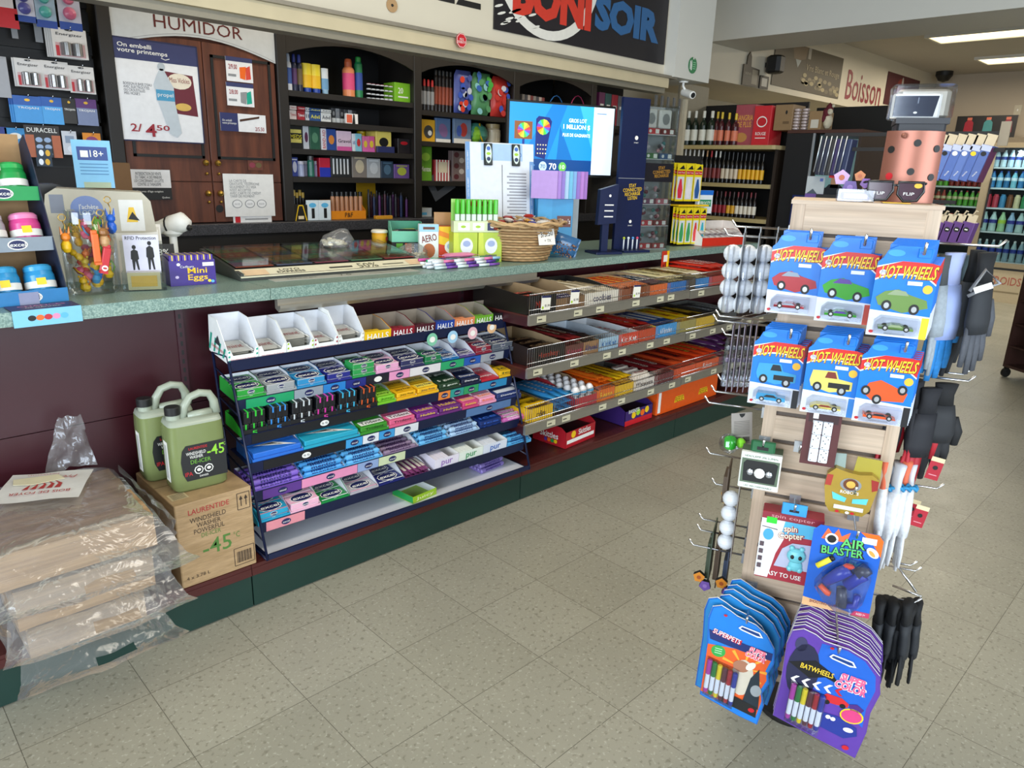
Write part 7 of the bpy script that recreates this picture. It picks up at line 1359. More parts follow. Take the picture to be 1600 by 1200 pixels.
        sx,sz=.012,-.045
    q.poly([(sx-.024,sz),(sx-.018,sz+.008),(sx+.022,sz+.002),(sx+.030,sz-.010),(sx+.018,sz-.012),(sx-.018,sz-.004)],mat('#e8ecf4',.4),9).poly([(sx-.020,sz+.001),(sx-.016,sz+.005),(sx+.020,sz-.001),(sx+.025,sz-.008),(sx+.016,sz-.008),(sx-.016,sz-.001)],mat('#123a7a',.4),10)
    q.ell(-.045 if left else -.01,-.012 if left else -.024,.004,.003,RED,9) 
    return mb
def boards(px,py,v,n,left,lab,cat='colouring board'):
    x,z=rl(px,py,v); me=None
    f=put('colouring_board',boardmesh(left,True),T3(x,v,z)@Matrix.Rotation(.05,4,'X')@Matrix.Rotation(.03,4,'Y'),lab,cat)
    mk=['#b03aa0','#1f7a3a','#e8d02a','#5a2a3a','#a82030','#2a3a9a']; x0=-.068 if left else -.072; z0=-.225 if left else -.222
    for k,c in enumerate(mk):
        m=MB().lathe([(.0045,0),(.0052,.004,mat(c,.4)),(.0052,.012)],mat(c,.4),10).lathe([(.0052,.012),(.0052,.052)],mat('#e4e8ee',.4),10).lathe([(.0058,.052),(.0058,.088),(.004,.090),(.001,.090)],mat(c,.35),10)
        m.build('marker',f,loc=(x0+.006+k*.0118,-.009,z0-k*.0035*(1 if left else .6)+.0))
    bl=MB(); bl.prism([(x0,z0-.004),(x0+.070,z0-.024),(x0+.072,z0+.078),(x0-.001,z0+.094)],-.016,-.002,BLST); bl.build('blister',f)
    m2=boardmesh(left,False).build('x').data; bpy.data.objects.remove(bpy.data.objects['x'])
    for k in range(1,n): place('colouring_board',m2,RL@T3(x+(.006 if left else .002)*k+(.018 if left and k==1 else 0)*-1,v+(.022 if left else .0155)*k,z+(.002 if left else -.0015)*k+.002*(k%2))@Matrix.Rotation(.05,4,'X')@Matrix.Rotation(.03+.01*(k%3),4,'Y'),f'colouring board behind the front one in the {"left blue" if left else "right purple"} stack','colouring board',f'boards in the {"left" if left else "right"} stack')
    return x,z
x,z=boards(1168,962,-.16,6,True,'front orange and blue colouring board with six markers, lower left of the rack'); hook(x,z-.012,.18)
x,z=boards(1312,999,-.21,11,False,'front purple and blue colouring board with six markers, lower right of the rack'); hook(x,z-.02,.24)
# --- left side hooks and goods
def lside(px,py,y): 
    x,z=rl(px,py,y); return -x,z
for px,py,y in ((1144,344,.20),(1131,357,.08),(1114,491,.08),(1118,484,.17),(1127,513,.20),(1121,585,.20),(1111,602,.14),(1101,619,.06),(1103,699,.10),(1112,747,.12),(1092,802,.16),(1089,819,.10),(1077,842,.04)):
    L,z=lside(px,py,y); hook(0,z-.014,max(.05,L),y,'l',tip=.014)
ballw=mat('#e4e8ee',.35)
for k,(px,yy) in enumerate(((1166,.07),(1190,.07),(1217,.07))):
    x,z=rl(px,352,yy); x2,z2=rl(px,372,yy)
    mb=MB().box(-.001,.001,-.032,.032,-.175,.0,mat('#8b8e92',.4)).box(-.0012,.0012,-.01,.01,-.0,.012,GREY); 
    o=put('ball_pack',mb,T3(x,yy,z2+.012),f'{["outer","middle","inner"][k]} pack of white practice balls hanging at the upper left of the rack','ball pack')
    for j in range(4):
        m=MB().ball((-.022,-.0,-.048-.0385*j),.0205,ballw,16); m.build('ball',o)
    MB().tube([(-.024,-.018,-.03),(-.024,-.018,-.18)],.009,BLST,6).build('blister',o)
for k in range(5):
    x,z=rl(1148+9*k,505,.09); mb=MB().box(-.0008,.0008,-.03,.03,-.16,0,mat('#9a8fa0',.4)); mb.bbox(-.014,-.0008,-.026,.026,-.15,-.04,BLST,.004); 
    for j in range(3): mb.ball((-.008,.0,-.06-.03*j),.006,mat(['#c8ccd4','#b0a0c0','#a8a8ac'][j],.2,.4),8)
    put('trinket_card',mb,T3(x,.09,z),'clear trinket card edge-on under the white ball packs','card','trinket cards on the left side hooks')
x,z=rl(1152,640,.05); mb=MB().box(-.024,.024,0,.0012,-.078,0,mat('#9a938c',.5)); q=D(mb,front(0),.0004)
for k in range(9): q.rect(-.018,.018,-.022-.004*k,-.0205-.004*k,mat('#6a645e',.5),1)
q.poly([(-.006,-.002),(.008,-.002),(.006,-.008),(.0,-.012),(-.004,-.008)],K_,1)
for j in range(2): q.rect(-.018+.02*j,-.002+.02*j,-.072,-.060,mat('#5a5550',.5),1)
o=put('toy_tag_card',mb,T3(x+.012,.03,z)@Matrix.Rotation(.35,4,'Z')@Matrix.Rotation(-.12,4,'Y'),'grey card with fine print holding a bright green toy, left side of the rack','card')
MB().lathe([(.012,0),(.014,.003),(.014,.022),(.012,.025)],mat('#3ad03a',.3),16,M=T3(-.030,-.01,-.08)@Matrix.Rotation(.2,4,'X')).ball((-.006,-.012,-.070),.012,mat('#8ae03a',.3),10).ball((-.032,-.010,-.07),.024,BLST,12).build('green_toy',o)
for k,(px,py,c,h_,l) in enumerate(((1142,722,'#5a4a3c',.105,'brown card seen edge-on below the headlamp box'),(1118,820,'#3f4a3a',.15,'dark green sleeve hanging lowest at the left of the rack'),(1132,812,'#4a3a2c',.17,'brown sleeve next to the dark green one'),(1142,850,'#3a4458',.12,'blue-grey sleeve behind the brown one'))):
    x,z=rl(px,py,.08); mb=MB().box(-.0015,.0015,-.045,.045,-h_,0,mat(c,.5)).box(-.010,-.0015,-.035,.035,-h_*.9,-h_*.25,mat(c,.25)); put('hanging_sleeve',mb,T3(x,.08,z),l,'card')
x,z=rl(1146,770,.02); o=put('ball_pack',MB().box(.012,.014,-.03,.03,-.17,.03,mat('#8f8a86',.4)),T3(x,.03,z),'lower pack of white practice balls at the left of the rack','ball pack')
for j in range(4): MB().ball((-.004,0,-.02-.0385*j),.0200,ballw,16).build('ball',o)
def penta(cx,cz,R,cols,mb):
    for k in range(2):
        pts=[(cx+R*.62*math.cos(a+k*.6)+(k*R*.7),cz+R*.62*math.sin(a+k*.6)-(k*R*.75)) for a in [math.pi/2+j*2*math.pi/5 for j in range(5)]]; mb.prism(pts,-.004*k,.012-.004*k,mat(cols[k],.35),side=K_); D(mb,front(-.004*k)).ell(cx+k*R*.7,cz-k*R*.75,R*.22,R*.22,mat(['#a8501e','#8a6ab0'][k],.4),1)
for px,py,l,y in ((1092,902,'left orange and purple puzzle shape hanging at the lower left of the rack',.02),(1127,912,'right orange and purple puzzle shape beside the colouring boards',-.02)):
    x,z=rl(px,py,y); mb=MB(); penta(0,0,.024,('#d8882a','#6a4a9a'),mb); put('puzzle_shape',mb,T3(x,y,z),l,'toy')
x,z=rl(1133,772,.1); mb=MB().ball((0,0,0),.010,mat('#e8a83a',.35),8,1,.6,1.4).ball((.003,0,-.014),.012,mat('#e8c05a',.35),8); put('small_toy',mb,T3(x,.1,z),'small orange toy peeking out left of the lower white balls','toy')
# --- goods on top of the rack
T0=1.377
def top(px,py,v): x,z=rl(px,py,v); return x,z
cxl,_=top(1416,300,.10)
mb=MB(); R_=.071; ha=.86; n=14; CU_=mat('#a06a5a',.42,.6,vary=.05,scale=8); vs=[];fs=[]
for j in (0,1):
    for i in range(n+1): a=-ha+2*ha*i/n; vs.append((R_*math.sin(a),-R_*math.cos(a)+R_*.65,.142*j))
for i in range(n): fs.append((i,i+1,n+2+i,n+1+i))
mb.add(vs,fs,CU_,True); mb.add([(x,y+.002,z) for x,y,z in vs],[f[::-1] for f in fs],CU_,True)
for i in range(0): pass
for a,z in ((-.62,.105),(.05,.118),(.62,.108),(-.55,.052),(.0,.062),(.60,.052)):
    p=Vector((R_*math.sin(a),-R_*math.cos(a)+R_*.65,z)); mb.lathe([(.0072,0),(.0072,.0012),(.001,.0012)],K_ if not(a==-.55) else RED,14,M=T3(*p)@Matrix.Rotation(a,4,'Z')@Matrix.Rotation(math.pi/2,4,'X'))
mb.ball((-.024,-R_*.35-.008,.132),.006,CU_,8)
put('copper_holder',mb,T3(cxl,.115,T0),'curved copper coloured display plate with dark holes on top of the rack','display')
mb=MB().bbox(-.040,.052,.0,.085,0,.163,mat('#23252b',.4),.004).box(-.044,.056,-.006,.09,.1585,.170,mat('#2b2d33',.4)); put('black_stand',mb,T3(cxl+.005,.145,T0),'black stand right behind the copper plate','stand')
mb=MB(); SV=mat('#b8b2a4',.25,.5); mb.bbox(-.06,.075,.0,.075,0,.075,SV,.012).bbox(-.072,.052,-.012,.002,-.004,.062,W_,.006); q=D(mb,front(-.012)); q.poly([(-.066,.002),(.036,.002),(.044,.056),(-.066,.056)],mat('#2a3348',.12),1).ell(-.010,.012,.005,.003,W_,2).rect(-.008,-.005,.036,.052,mat('#7a8494',.3),2)
o=put('boxed_mirror',mb,T3(cxl+.002,.155,T0+.1715)@Matrix.Scale(.74,4),'silver boxed gadget with a dark front, highest thing on the rack','gadget'); MB().bbox(-.075,.085,-.014,.082,-.004,.088,BLST,.010).build('clear_cover',o)
def sunglass(x,v,label,s=1):
    mb=MB(); F=mat('#1c1a1c',.2); LN=mat('#4a3640',.1)
    for sgn in (-1,1):
        c=sgn*.034; pts=[(c-.028,.022),(c+.028,.022),(c+.030,.0),(c+.018,-.022),(c-.012,-.024),(c-.027,-.008)]; mb.tube([(a,0,b) for a,b in pts],.0035,F,6,closed=True); mb.prism([(a*.98+c*.02,b*.95) for a,b in pts],.0,.001,LN); mb.tube([(sgn*.066,0,.020),(sgn*.07,.05,.018),(sgn*.066,.12,.0)],.003,F,6)
    mb.tube([(-.008,0,.014),(.008,0,.014)],.0035,F,6); D(mb,front(-.0005)).ell(.050,.014,.009,.006,GOLD,1).text('FLIP',.032,-.006,.007,W_,1,.024).text('FLIP',-.034,-.006,.007,W_,1,.024)
    put('sunglasses',mb,T3(x,v,T0+.0235)@Matrix.Scale(.8,4),label,'sunglasses')
sunglass(cxl-.03,.012,'black sunglasses in front of the copper plate on the rack top')
mb=MB(); penta(0,.046,.026,('#b890c8','#5a3a8a'),mb); penta(.034,.05,.018,('#b86a2a','#7a4a9a'),mb); x,_=top(1312,300,.04); put('puzzle_toy',mb,T3(x,.05,T0-.0),'purple and orange pentagon toy on the left of the rack top','toy')
x,_=top(1337,310,.0); mb=MB().bbox(-.036,.036,0,.035,0,.024,BLST,.003).bbox(-.028,.028,.006,.028,.003,.018,mat('#8a78b0',.2,.3),.006); put('clear_box',mb,T3(x,.006,T0),'small clear box with violet contents at the front of the rack top','box')
mb=MB().box(0,.05,0,.05,0,.0015,GOLD); put('gold_leaflet',mb,T3(x+.05,-.0,T0),'small gold leaflet flat on the rack top','leaflet')
# --- right side hooks and gloves
for px,py,y in ((1574,375,.10),(1560,395,.2),(1517,577,.16),(1525,587,.08),(1475,756,.08),(1433,877,.14),(1440,886,.22),(1440,935,.06)):
    x,z=rl(px,py,y); hook(0,z-.014,max(.05,x-RWD),y,'r',tip=.014)
def glove(col,cuff,tip=None,L=.22,back=None,fat=1):
    c=mat(col,.75,vary=.25,scale=120); k=mat(cuff,.8); t=mat(tip,.6) if tip else c; b=mat(back,.7) if back else c; mb=MB()
    mb.tube([(0,0,0),(0,0,-L*.12),(0,0,-L*.26)],[.026,.021,.025],k,12); mb.tube([(0,0,-L*.24),(0,0,-L*.38),(0,0,-L*.55),(0,0,-L*.66)],[.028,.036*fat,.040*fat,.036*fat],b,12)
    for i,(dx,l) in enumerate(((-.027,.27),(-.009,.34),(.009,.32),(.026,.24))): mb.tube([(dx*.8,0,-L*.60),(dx*1.05,0,-L*(.66+l*.5)),(dx*1.15,.004,-L*(.66+l))],[.013*fat,.0115*fat,.008],t if i<3 else c,8)
    mb.tube([(.030,.0,-L*.40),(.046,.003,-L*.55),(.046,.006,-L*.70)],[.014*fat,.013*fat,.009],t,8)
    # flatten in depth
    mb.v=[(x,y*.45,z) for x,y,z in mb.v]; return mb
def hang_g(px,py,y,rz,label,args,group=None,mitten=False,tag_c=None):
    x,z=rl(px,py,y); r=random.Random(px*7+py); z+=(r.random()-.5)*.018; o=put('glove',glove(**args),T3(x,y,z)@Matrix.Rotation((r.random()-.5)*.16,4,'Y')@Matrix.Rotation(rz+(r.random()-.5)*.5,4,'Z'),label,'glove',group); 
    if tag_c: MB().box(-.001,.001,-.008,.008,-.0,.05,mat('#8a8a8a',.4)).build('hang_strap',o)
    return o
for px,py,y,rz,l,a in ((1478,400,.05,1.1,'pale grey glove nearest the car cards, upper right of the rack',dict(col='#9aa4ac',cuff='#4a4e50',L=.25)),(1494,395,.06,.9,'light blue and sky blue glove, upper right of the rack',dict(col='#2a86d0',cuff='#a8b4e0',back='#98a8d8',L=.27,fat=1.1)),(1508,398,.16,1.3,'blue grey glove behind the sky blue one',dict(col='#7a9ac0',cuff='#3a4a50',L=.25)),
    (1530,388,.10,1.1,'black and dark grey glove between the blue and the outermost one',dict(col='#24272c',cuff='#101216',back='#3a3d42',L=.27)),(1545,388,.06,.8,'outermost black and grey glove with a white clip, upper right',dict(col='#4a4d54',cuff='#0e1014',back='#24272c',L=.25,fat=.85))): hang_g(px,py,y,rz,l,a)
x,z=rl(1535,440,.03); mb=MB().tube([(-.02,0,-.02),(.0,0,.025),(.028,0,.0),(.004,0,-.012),(-.022,0,-.03)],.0035,mat('#8a8c90',.4),8); mb.box(-.020,.012,-.006,-.002,-.016,-.004,W_,M=Matrix.Rotation(-.45,4,'Y')); put('glove_clip',mb,T3(x,.02,z),'white plastic hanger clip on the outermost grey glove','clip')
for k,(px,py,y,rz,l) in enumerate(((1412,600,.03,.9,'first black glove with red fingers from the left, right side of the rack'),(1435,600,.06,1.1,'second black glove with red fingers from the left'),(1458,602,.05,.8,'third black glove with red fingers from the left'),)):
    hang_g(px,py,y,rz,l,dict(col='#16171b',cuff='#1b1c22',tip='#a8202c',L=.235,fat=.85,back='#1a1b22'))
hang_g(1480,600,.08,.5,'large black dotted glove, outermost of the lower black gloves',dict(col='#18191c',cuff='#101114',back='#202226',L=.2,fat=1.0))
for px,py,y,l in ((1465,722,.04,'crimson price tag hanging under the black dotted glove'),(1441,797,.05,'front crimson tag under the lower empty hooks'),(1428,787,.09,'rear crimson tag under the lower empty hooks')):
    x,z=rl(px,py,y); mb=MB().box(-.013,.013,0,.001,-.042,0,mat('#a82434',.4)).box(-.013,.013,0,.0011,0,.010,mat('#d8c8a0',.5)); D(mb,front(0)).ell(0,-.014,.005,.005,K_,1).rect(-.008,.008,-.032,-.03,mat('#d89098',.4),1); put('price_tag',mb,T3(x,y,z)@Matrix.Rotation(.15,4,'Y'),l,'tag')
for k in range(6):
    px=1384+8*k; hang_g(px,716+2*k,.02+.02*(k%3),1.2+.1*k,'white knitted glove with a blue and orange cuff, hanging in the bunch',dict(col='#d8dade',cuff='#c8ccd4' if k%2 else '#d86a4a',L=.26,fat=.85),'white gloves on the right side hook'); 
for k in range(5):
    x,z=rl(1386+10*k,765,.0); put('cuff_tie',MB().tube([(.010*math.cos(a),.010*math.sin(a)*.7,.004*math.sin(a*3)) for a in [j*.63 for j in range(10)]],.004,mat('#2a86b8',.7),6,closed=True),T3(x,.01,z),'blue elastic tie round the bunch of white gloves','tie','blue ties on the white gloves')
for k in range(9): 
    px=1376+7.2*k; hang_g(px,940+.5*k,.01+.03*(k%3),1.45,'black mesh glove in the tight row at the bottom right of the rack',dict(col='#111317',cuff='#0c0d10',L=.21,fat=.7,back='#202328'),'black gloves on the lowest right hook')
mb=MB(); 
for a,b in (((1392,870),(1432,925)),((1395,915),(1440,932))): 
    (x0,z0),(x1,z1)=rl(*a,.10),rl(*b,.06); mb.tube([(x0,.10,z0),(x1,.06,z1)],.0028,CHROME,8)
mb.build('bracket',sr)
# ================================================ wine shelves facing the camera side
WX=5.0; WF=T3(WX,1.6,0)@Matrix.Rotation(-math.pi/2,4,'Z')     # local x runs towards -Y, local y away from the camera
def wl(px,py): p=on(px,py,0,WX); return 1.6-p.y,p.z
ws=empty('wine_shelf','cream metal wine shelving beyond the folding grille','shelving',(WX,1.6,0),-math.pi/2)
CS=mat('#c2b183',.5)
MB().box(.0,.92,.42,.44,0,2.0,BLACKD).box(.90,.925,0,.44,0,1.64,mat('#2a2018',.5)).box(-.02,.0,0,.44,0,2.15,mat('#8d8570',.5)).box(.0,.92,.0,.42,0,.95,BLACKD).build('frame',ws)
WZ=[1.655,1.365,1.10]
for k,z in enumerate(WZ): MB().box(.0,.93 if k==0 else .90,-.06 if k==0 else -.02,.42,z-.03,z,CS).box(0,.0+.9,-.021 if k else -.061,-.02 if k else -.06,z-.03,z-.001,mat('#b5a472',.4)).build('shelf',ws)
def wbot(name,label,cat,px0,px1,pt,z,col,cap,kind,lab,group=None,dy=.0):
    a,_=wl(px0,200); b,_=wl(px1,200); _,zt=wl((px0+px1)/2,pt); h=max(.1,zt-z); r=(b-a)/2*.95; mb=bottle(MB(),r,h,col,cap,kind,lab); o=mb.build(name); o.matrix_world=WF@T3((a+b)/2,r+.01+dy,z+.001); return tag(o,label,cat,group)
for k,(a,b) in enumerate(((1065,1076),(1077,1087),(1089,1100),(1101,1113))): wbot('wine_bottle','dark green bottle with a tall white label on the top wine shelf','wine bottle',a,b,173,1.655,'#1c2a1e','#d8d8cc','wine','#dcdccf','white-labelled bottles on the top wine shelf')
for k,(a,b) in enumerate(((1109,1118),(1119,1128),(1130,1139),(1140,1150))): wbot('syrup_bottle','dark red bottle with yellow cap and orange label on the top wine shelf','bottle',a,b,174+k,1.655,'#4a1a20','#d8b82a','wine','#d87a5a','yellow-capped bottles on the top wine shelf',.0 if k else .03)
caps=['#e0ddd4']*5+['#b8895a','#b8202a','#e0e0da','#d8d8d0']+['#1c1c1e']*11; labs=['#ddd9ce']*4+['#cfc8b8','#8a3a34','#6a2a2a','#8a3a3a','#7a2a2a','#cfc0a8','#d8cdb8','#c8b8a0','#d8c8b0','#e0a81e','#e8b020','#e8b01c','#e8ae1a','#e8b01c','#e8b020','#e0a81c']
for k in range(19): a=1069+k*6.9; wbot('wine_bottle',['white-capped','tan-capped','red-capped','pale-capped','black-capped'][0 if k<5 else 1 if k==5 else 2 if k==6 else 3 if k<9 else 4]+' wine bottle with '+('a white' if k<5 else 'a dark red' if k<9 else 'a cream' if k<13 else 'a yellow')+' label on the middle wine shelf','wine bottle',a,a+6.5,233+k*.4,1.365,'#14120f',caps[k],'wine',labs[k],'wines on the middle shelf, group '+('one' if k<5 else 'two' if k==5 else 'three' if k==6 else 'four' if k<9 else 'five' if k<13 else 'six'))
for k in range(14): a=1098+k*6.9; wbot('wine_bottle','dark wine bottle with '+['a cream','a crimson','a yellow','a white'][0 if k<3 else 1 if k<7 else 2 if k<9 else 3]+' label on the lowest wine shelf','wine bottle',a,a+6.5,298+k*.3,1.10,'#1a1214',['#7a1a24','#5a1420','#3a2a2a'][k%3],'wine',['#ddd2bc','#9a2430','#e0a82a','#e4dccb'][0 if k<3 else 1 if k<7 else 2 if k<9 else 3],'wines on the lowest shelf, '+['cream','crimson','yellow','white'][0 if k<3 else 1 if k<7 else 2 if k<9 else 3]+' labels')
def wbox(name,label,cat,px0,px1,pt,z,col,fn=None,dy=.05,d=.2,rz=0):
    a,_=wl(px0,200); b,_=wl(px1,200); _,zt=wl((px0+px1)/2,pt); w,h=b-a,zt-z; mb=MB().bbox(0,w,0,d,0,h,mat(col,.5),.003); fn(D(mb,front(0)),w,h) if fn else None; o=mb.build(name); o.matrix_world=WF@T3(a,dy,z+.001)@Matrix.Rotation(rz,4,'Z'); return tag(o,label,cat)
wbox('wine_box','mauve and red wine box with gold PLUS lettering on the top wine shelf','box',1142,1173,163,1.655,'#a04a54',lambda q,w,h:q.text('SANGRIA\nDE PLUS',w*.5,h*.6,h*.3,mat('#e0a848',.4),1,w*.8,bold=.02).ell(w*.4,h*.2,w*.3,h*.12,mat('#b8864a',.4),1))
wbox('wine_box','bright red box with white print at the right end of the top wine shelf','box',1173,1200,165,1.655,'#c8242e',lambda q,w,h:q.ell(w*.5,h*.6,w*.3,h*.14,W_,1).ell(w*.5,h*.6,w*.26,h*.11,RED,2).text('ROUGE',w*.5,h*.3,h*.08,W_,2,w*.6,bold=.02).rect(w*.2,w*.8,h*.18,h*.2,W_,1),dy=.03)
# dark cooler side, upper shelf with boxes, poster
ck=empty('dark_cooler','tall black cooler cabinet right of the wine shelves','cooler',(WX,.62,0),-math.pi/2)
MB().box(0,.21,.0,.5,0,1.74,BLACKD).build('body',ck); MB().box(.205,.22,-.01,.0,.2,1.74,SIL).build('edge_trim',ck)
mb=MB().box(0,.55,.0,.5,1.742,1.765,mat('#4a2a20',.5)); mb.build('top_shelf',ck)
dm=MB().box(.225,.53,.06,.07,.6,1.735,mat('#3c4a4c',.3)).box(.53,.55,0,.5,.0,1.74,mat('#3a2a22',.5)); dm.build('poster_back',ck)
def wy(px): return wl(px,250)[0]-(1.6-.62)
def yposter():
    x0,x1=.235,.52; mb=MB().box(x0,x1,.05,.0575,.95,1.70,mat('#84a8a8',.4)); q=D(mb,front(.05)); c=(x0+x1)/2+.0
    q.rect(x0,x1,.95,1.36,mat('#16181c',.4),1).poly([(x0+.02,.95),(x0+.04,1.30),(c-.03,1.385),(c+.05,1.385),(x1-.02,1.32),(x1,.95)],mat('#22252b',.4),2).ell(c+.01,1.50,.042,.070,mat('#c89a7a',.5),3).poly([(c-.02,1.36),(c+.04,1.36),(c+.035,1.46),(c-.015,1.46)],mat('#b88a6a',.5),2).ell(c+.01,1.565,.044,.030,mat('#5a4234',.5),4)
    for s in (-1,1): q.ell(c+.01+s*.016,1.512,.007,.003,K_,5).line([(c+.01+s*.008,1.524),(c+.01+s*.024,1.526)],.003,K_,5)
    q.poly([(c+.008,1.505),(c+.014,1.505),(c+.016,1.482),(c+.004,1.482)],mat('#a87858',.5),5).rect(c-.002,c+.022,1.462,1.466,mat('#9a5a50',.5),5)
    q.text('OAKLEY',c-.06,1.17,.03,W_,4,.20,rot=math.pi/2); q.rect(c-.05,c-.02,.96,1.02,RED,4); return mb
yposter().build('portrait_poster',ck,**{'label':'poster of a young man with short brown hair in a dark shirt'})
mb=MB().box(.12,.22,-.03,-.02,.8,1.30,mat('#1f2c5e',.4)); D(mb,front(-.03)).text('FAMILLES.',.17,1.02,.035,W_,1,.40,rot=math.pi/2,bold=.02); o=mb.build('vertical_sign'); o.matrix_world=T3(WX,.62,0)@Matrix.Rotation(-math.pi/2,4,'Z'); tag(o,'upright navy sign with vertical white lettering in front of the dark cooler','sign')
def ubox(name,label,cat,px0,px1,pt,col,fn=None,d=.2,dy=.05):
    return wbox(name,label,cat,px0,px1,pt,1.766,col,fn,dy,d)
ubox('cardboard_box','tan cardboard box left of the cup bundles above the cooler','carton',1203,1231,163,'#8f7350',lambda q,w,h:q.ell(w*.65,h*.7,w*.06,h*.08,K_,1).rect(w*.5,w*.85,h*.25,h*.35,mat('#6a5236',.5),1))
ubox('cardboard_box','tan cardboard box with a white label right of the cup bundles','carton',1257,1277,173,'#957752',lambda q,w,h:q.rect(w*.2,w*.8,h*.1,h*.55,mat('#cfc8b8',.5),1))
for k in range(2):
    mb=MB(); r=random.Random(k)
    for j in range(7): mb.ball((0,0,.012+j*.022),.026,mat('#c8b8b4',.25),10,1.1,1,.45); mb.tube([(-.024,-.01,.012+j*.022),(.024,-.012,.014+j*.022)],.006,mat('#9a8078',.3),6)
    x,_=wl(1237+13*k,190); o=mb.build('wrapped_bundle'); o.matrix_world=WF@T3(x,.08,1.767); tag(o,['left','right'][k]+' plastic-wrapped bundle stack between the two tan boxes above the cooler','bundle')
mb=MB(); x,_=wl(1284,190); PL=mat('#c8bda4',.9,vary=.2); RDP=mat('#5c1420',.8); mb.ball((0,0,.06),.045,PL,12,.7,.9,1.2).ball((-.01,-.01,.12),.034,RDP,12).ball((.015,-.02,.125),.022,PL,10).lathe([(.03,.14),(.02,.17),(.001,.19)],RDP,12).ball((.03,-.01,.165),.012,PL,8).ball((-.02,-.03,.08),.02,RDP,8,1,1,1.4); mb.ball((.012,-.042,.128),.003,K_,6).ball((.022,-.04,.128),.003,K_,6)
o=mb.build('plush_toy'); o.matrix_world=WF@T3(x,.10,1.767); tag(o,'cream and dark red plush figure at the right end above the cooler','plush toy')
# cables, speaker, small signs on the drinks soffit
def so(px,py): p=on(px,py,1,1.5); return p.x,p.z
(x0,z0),(x1,z1)=so(1204,150),so(1317,90); x0=so(1205,120)[0]; x1=so(1313,120)[0]
mb=MB().box(0,x1-x0,-.008,0,0,.40,mat('#4f4634',.5)); q=D(mb,front(-.008)); W=x1-x0; G1=mat('#85795c',.5); G2=mat('#6a5f47',.5)
for k in range(34): r=random.Random(k+50); q.ell(W*(.38+.6*r.random()),.03+.13*r.random()*(1-.3*r.random()),.045,.020,[G1,G2,mat('#a0926c',.5)][k%3],1+k%3,10)
q.poly([(W*.22,.40),(W*.26,.27),(W*.34,.27),(W*.42,.29),(W*.44,.40)],mat('#6f5c44',.5),1).poly([(W*.28,.27),(W*.32,.20),(W*.36,.27)],mat('#8f9490',.4),2).rect(W*.45,W*.49,.30,.40,mat('#9a9488',.5),2).text('Vins Blanc et Rouge',W*.70,.215,.075,mat('#a89a7c',.5),5,W*.52)
tag(mb.build('wine_banner',loc=(x0,1.4985,2.255)),'dark photographic banner reading Vins Blanc et Rouge on the cream soffit','banner')
mb=MB(); D(mb,front(0)).text('Boisson',0,0,.30,mat('#8c2a34',.5),1,1.0,bold=.012); xb=(so(1330,120)[0]+so(1372,140)[0])/2; tag(mb.build('wall_lettering',loc=(xb,1.4975,2.42)),'tall narrow dark red Boisson lettering on the cream soffit','lettering')
xa=so(1383,140)[0]; mb=MB().box(0,1.1,-.008,0,0,.36,mat('#4a1a20',.5)); q=D(mb,front(-.008)); q.ell(.45,.22,.12,.10,mat('#7a2a24',.5),1).ell(.5,.28,.03,.06,mat('#a8a49c',.4),2).ell(.3,.1,.15,.06,mat('#6a3a20',.5),2); tag(mb.build('drink_banner',loc=(xa,1.4985,2.31)),'dark red photographic banner right of the Boisson lettering','banner')
x,z=so(1197,102); mb=MB().bbox(-.07,.07,-.16,-.02,-.075,.075,K_,.03); mb.box(-.02,.02,-.02,0,-.02,.02,K_); tag(mb.build('wall_speaker',loc=(x,1.4985,z)),'small black speaker on the soffit left of the wine banner','speaker')
x,z=so(1156,135); x2=so(1181,135)[0]; w=x2-x; mb=MB().prism([(0,-.02),(w,-.02),(w,.13),(w*.45,.14),(w*.42,.22),(w*.32,.26),(w*.2,.22),(w*.18,.15),(0,.15)],-.01,0,mat('#4a4235',.5)); q=D(mb,front(-.01)); q.rect(w*.55,w*.9,0,.12,mat('#8a8270',.5),1).text('VINS',w*.3,.08,.02,mat('#a8a08a',.5),1,w*.4); tag(mb.build('cutout_sign',loc=(x,1.49,2.222)),'small dark bottle-shaped cutout sign on the soffit edge','sign')
x=so(1183,140)[0]; mb=MB().box(0,.16,-.01,0,0,.11,mat('#26221c',.5)); D(mb,front(-.01)).rect(.03,.13,.02,.09,mat('#b8b4a8',.5),1); tag(mb.build('small_sign',loc=(x,1.49,2.202)),'little black and white sign on the soffit edge beside the cutout','sign')
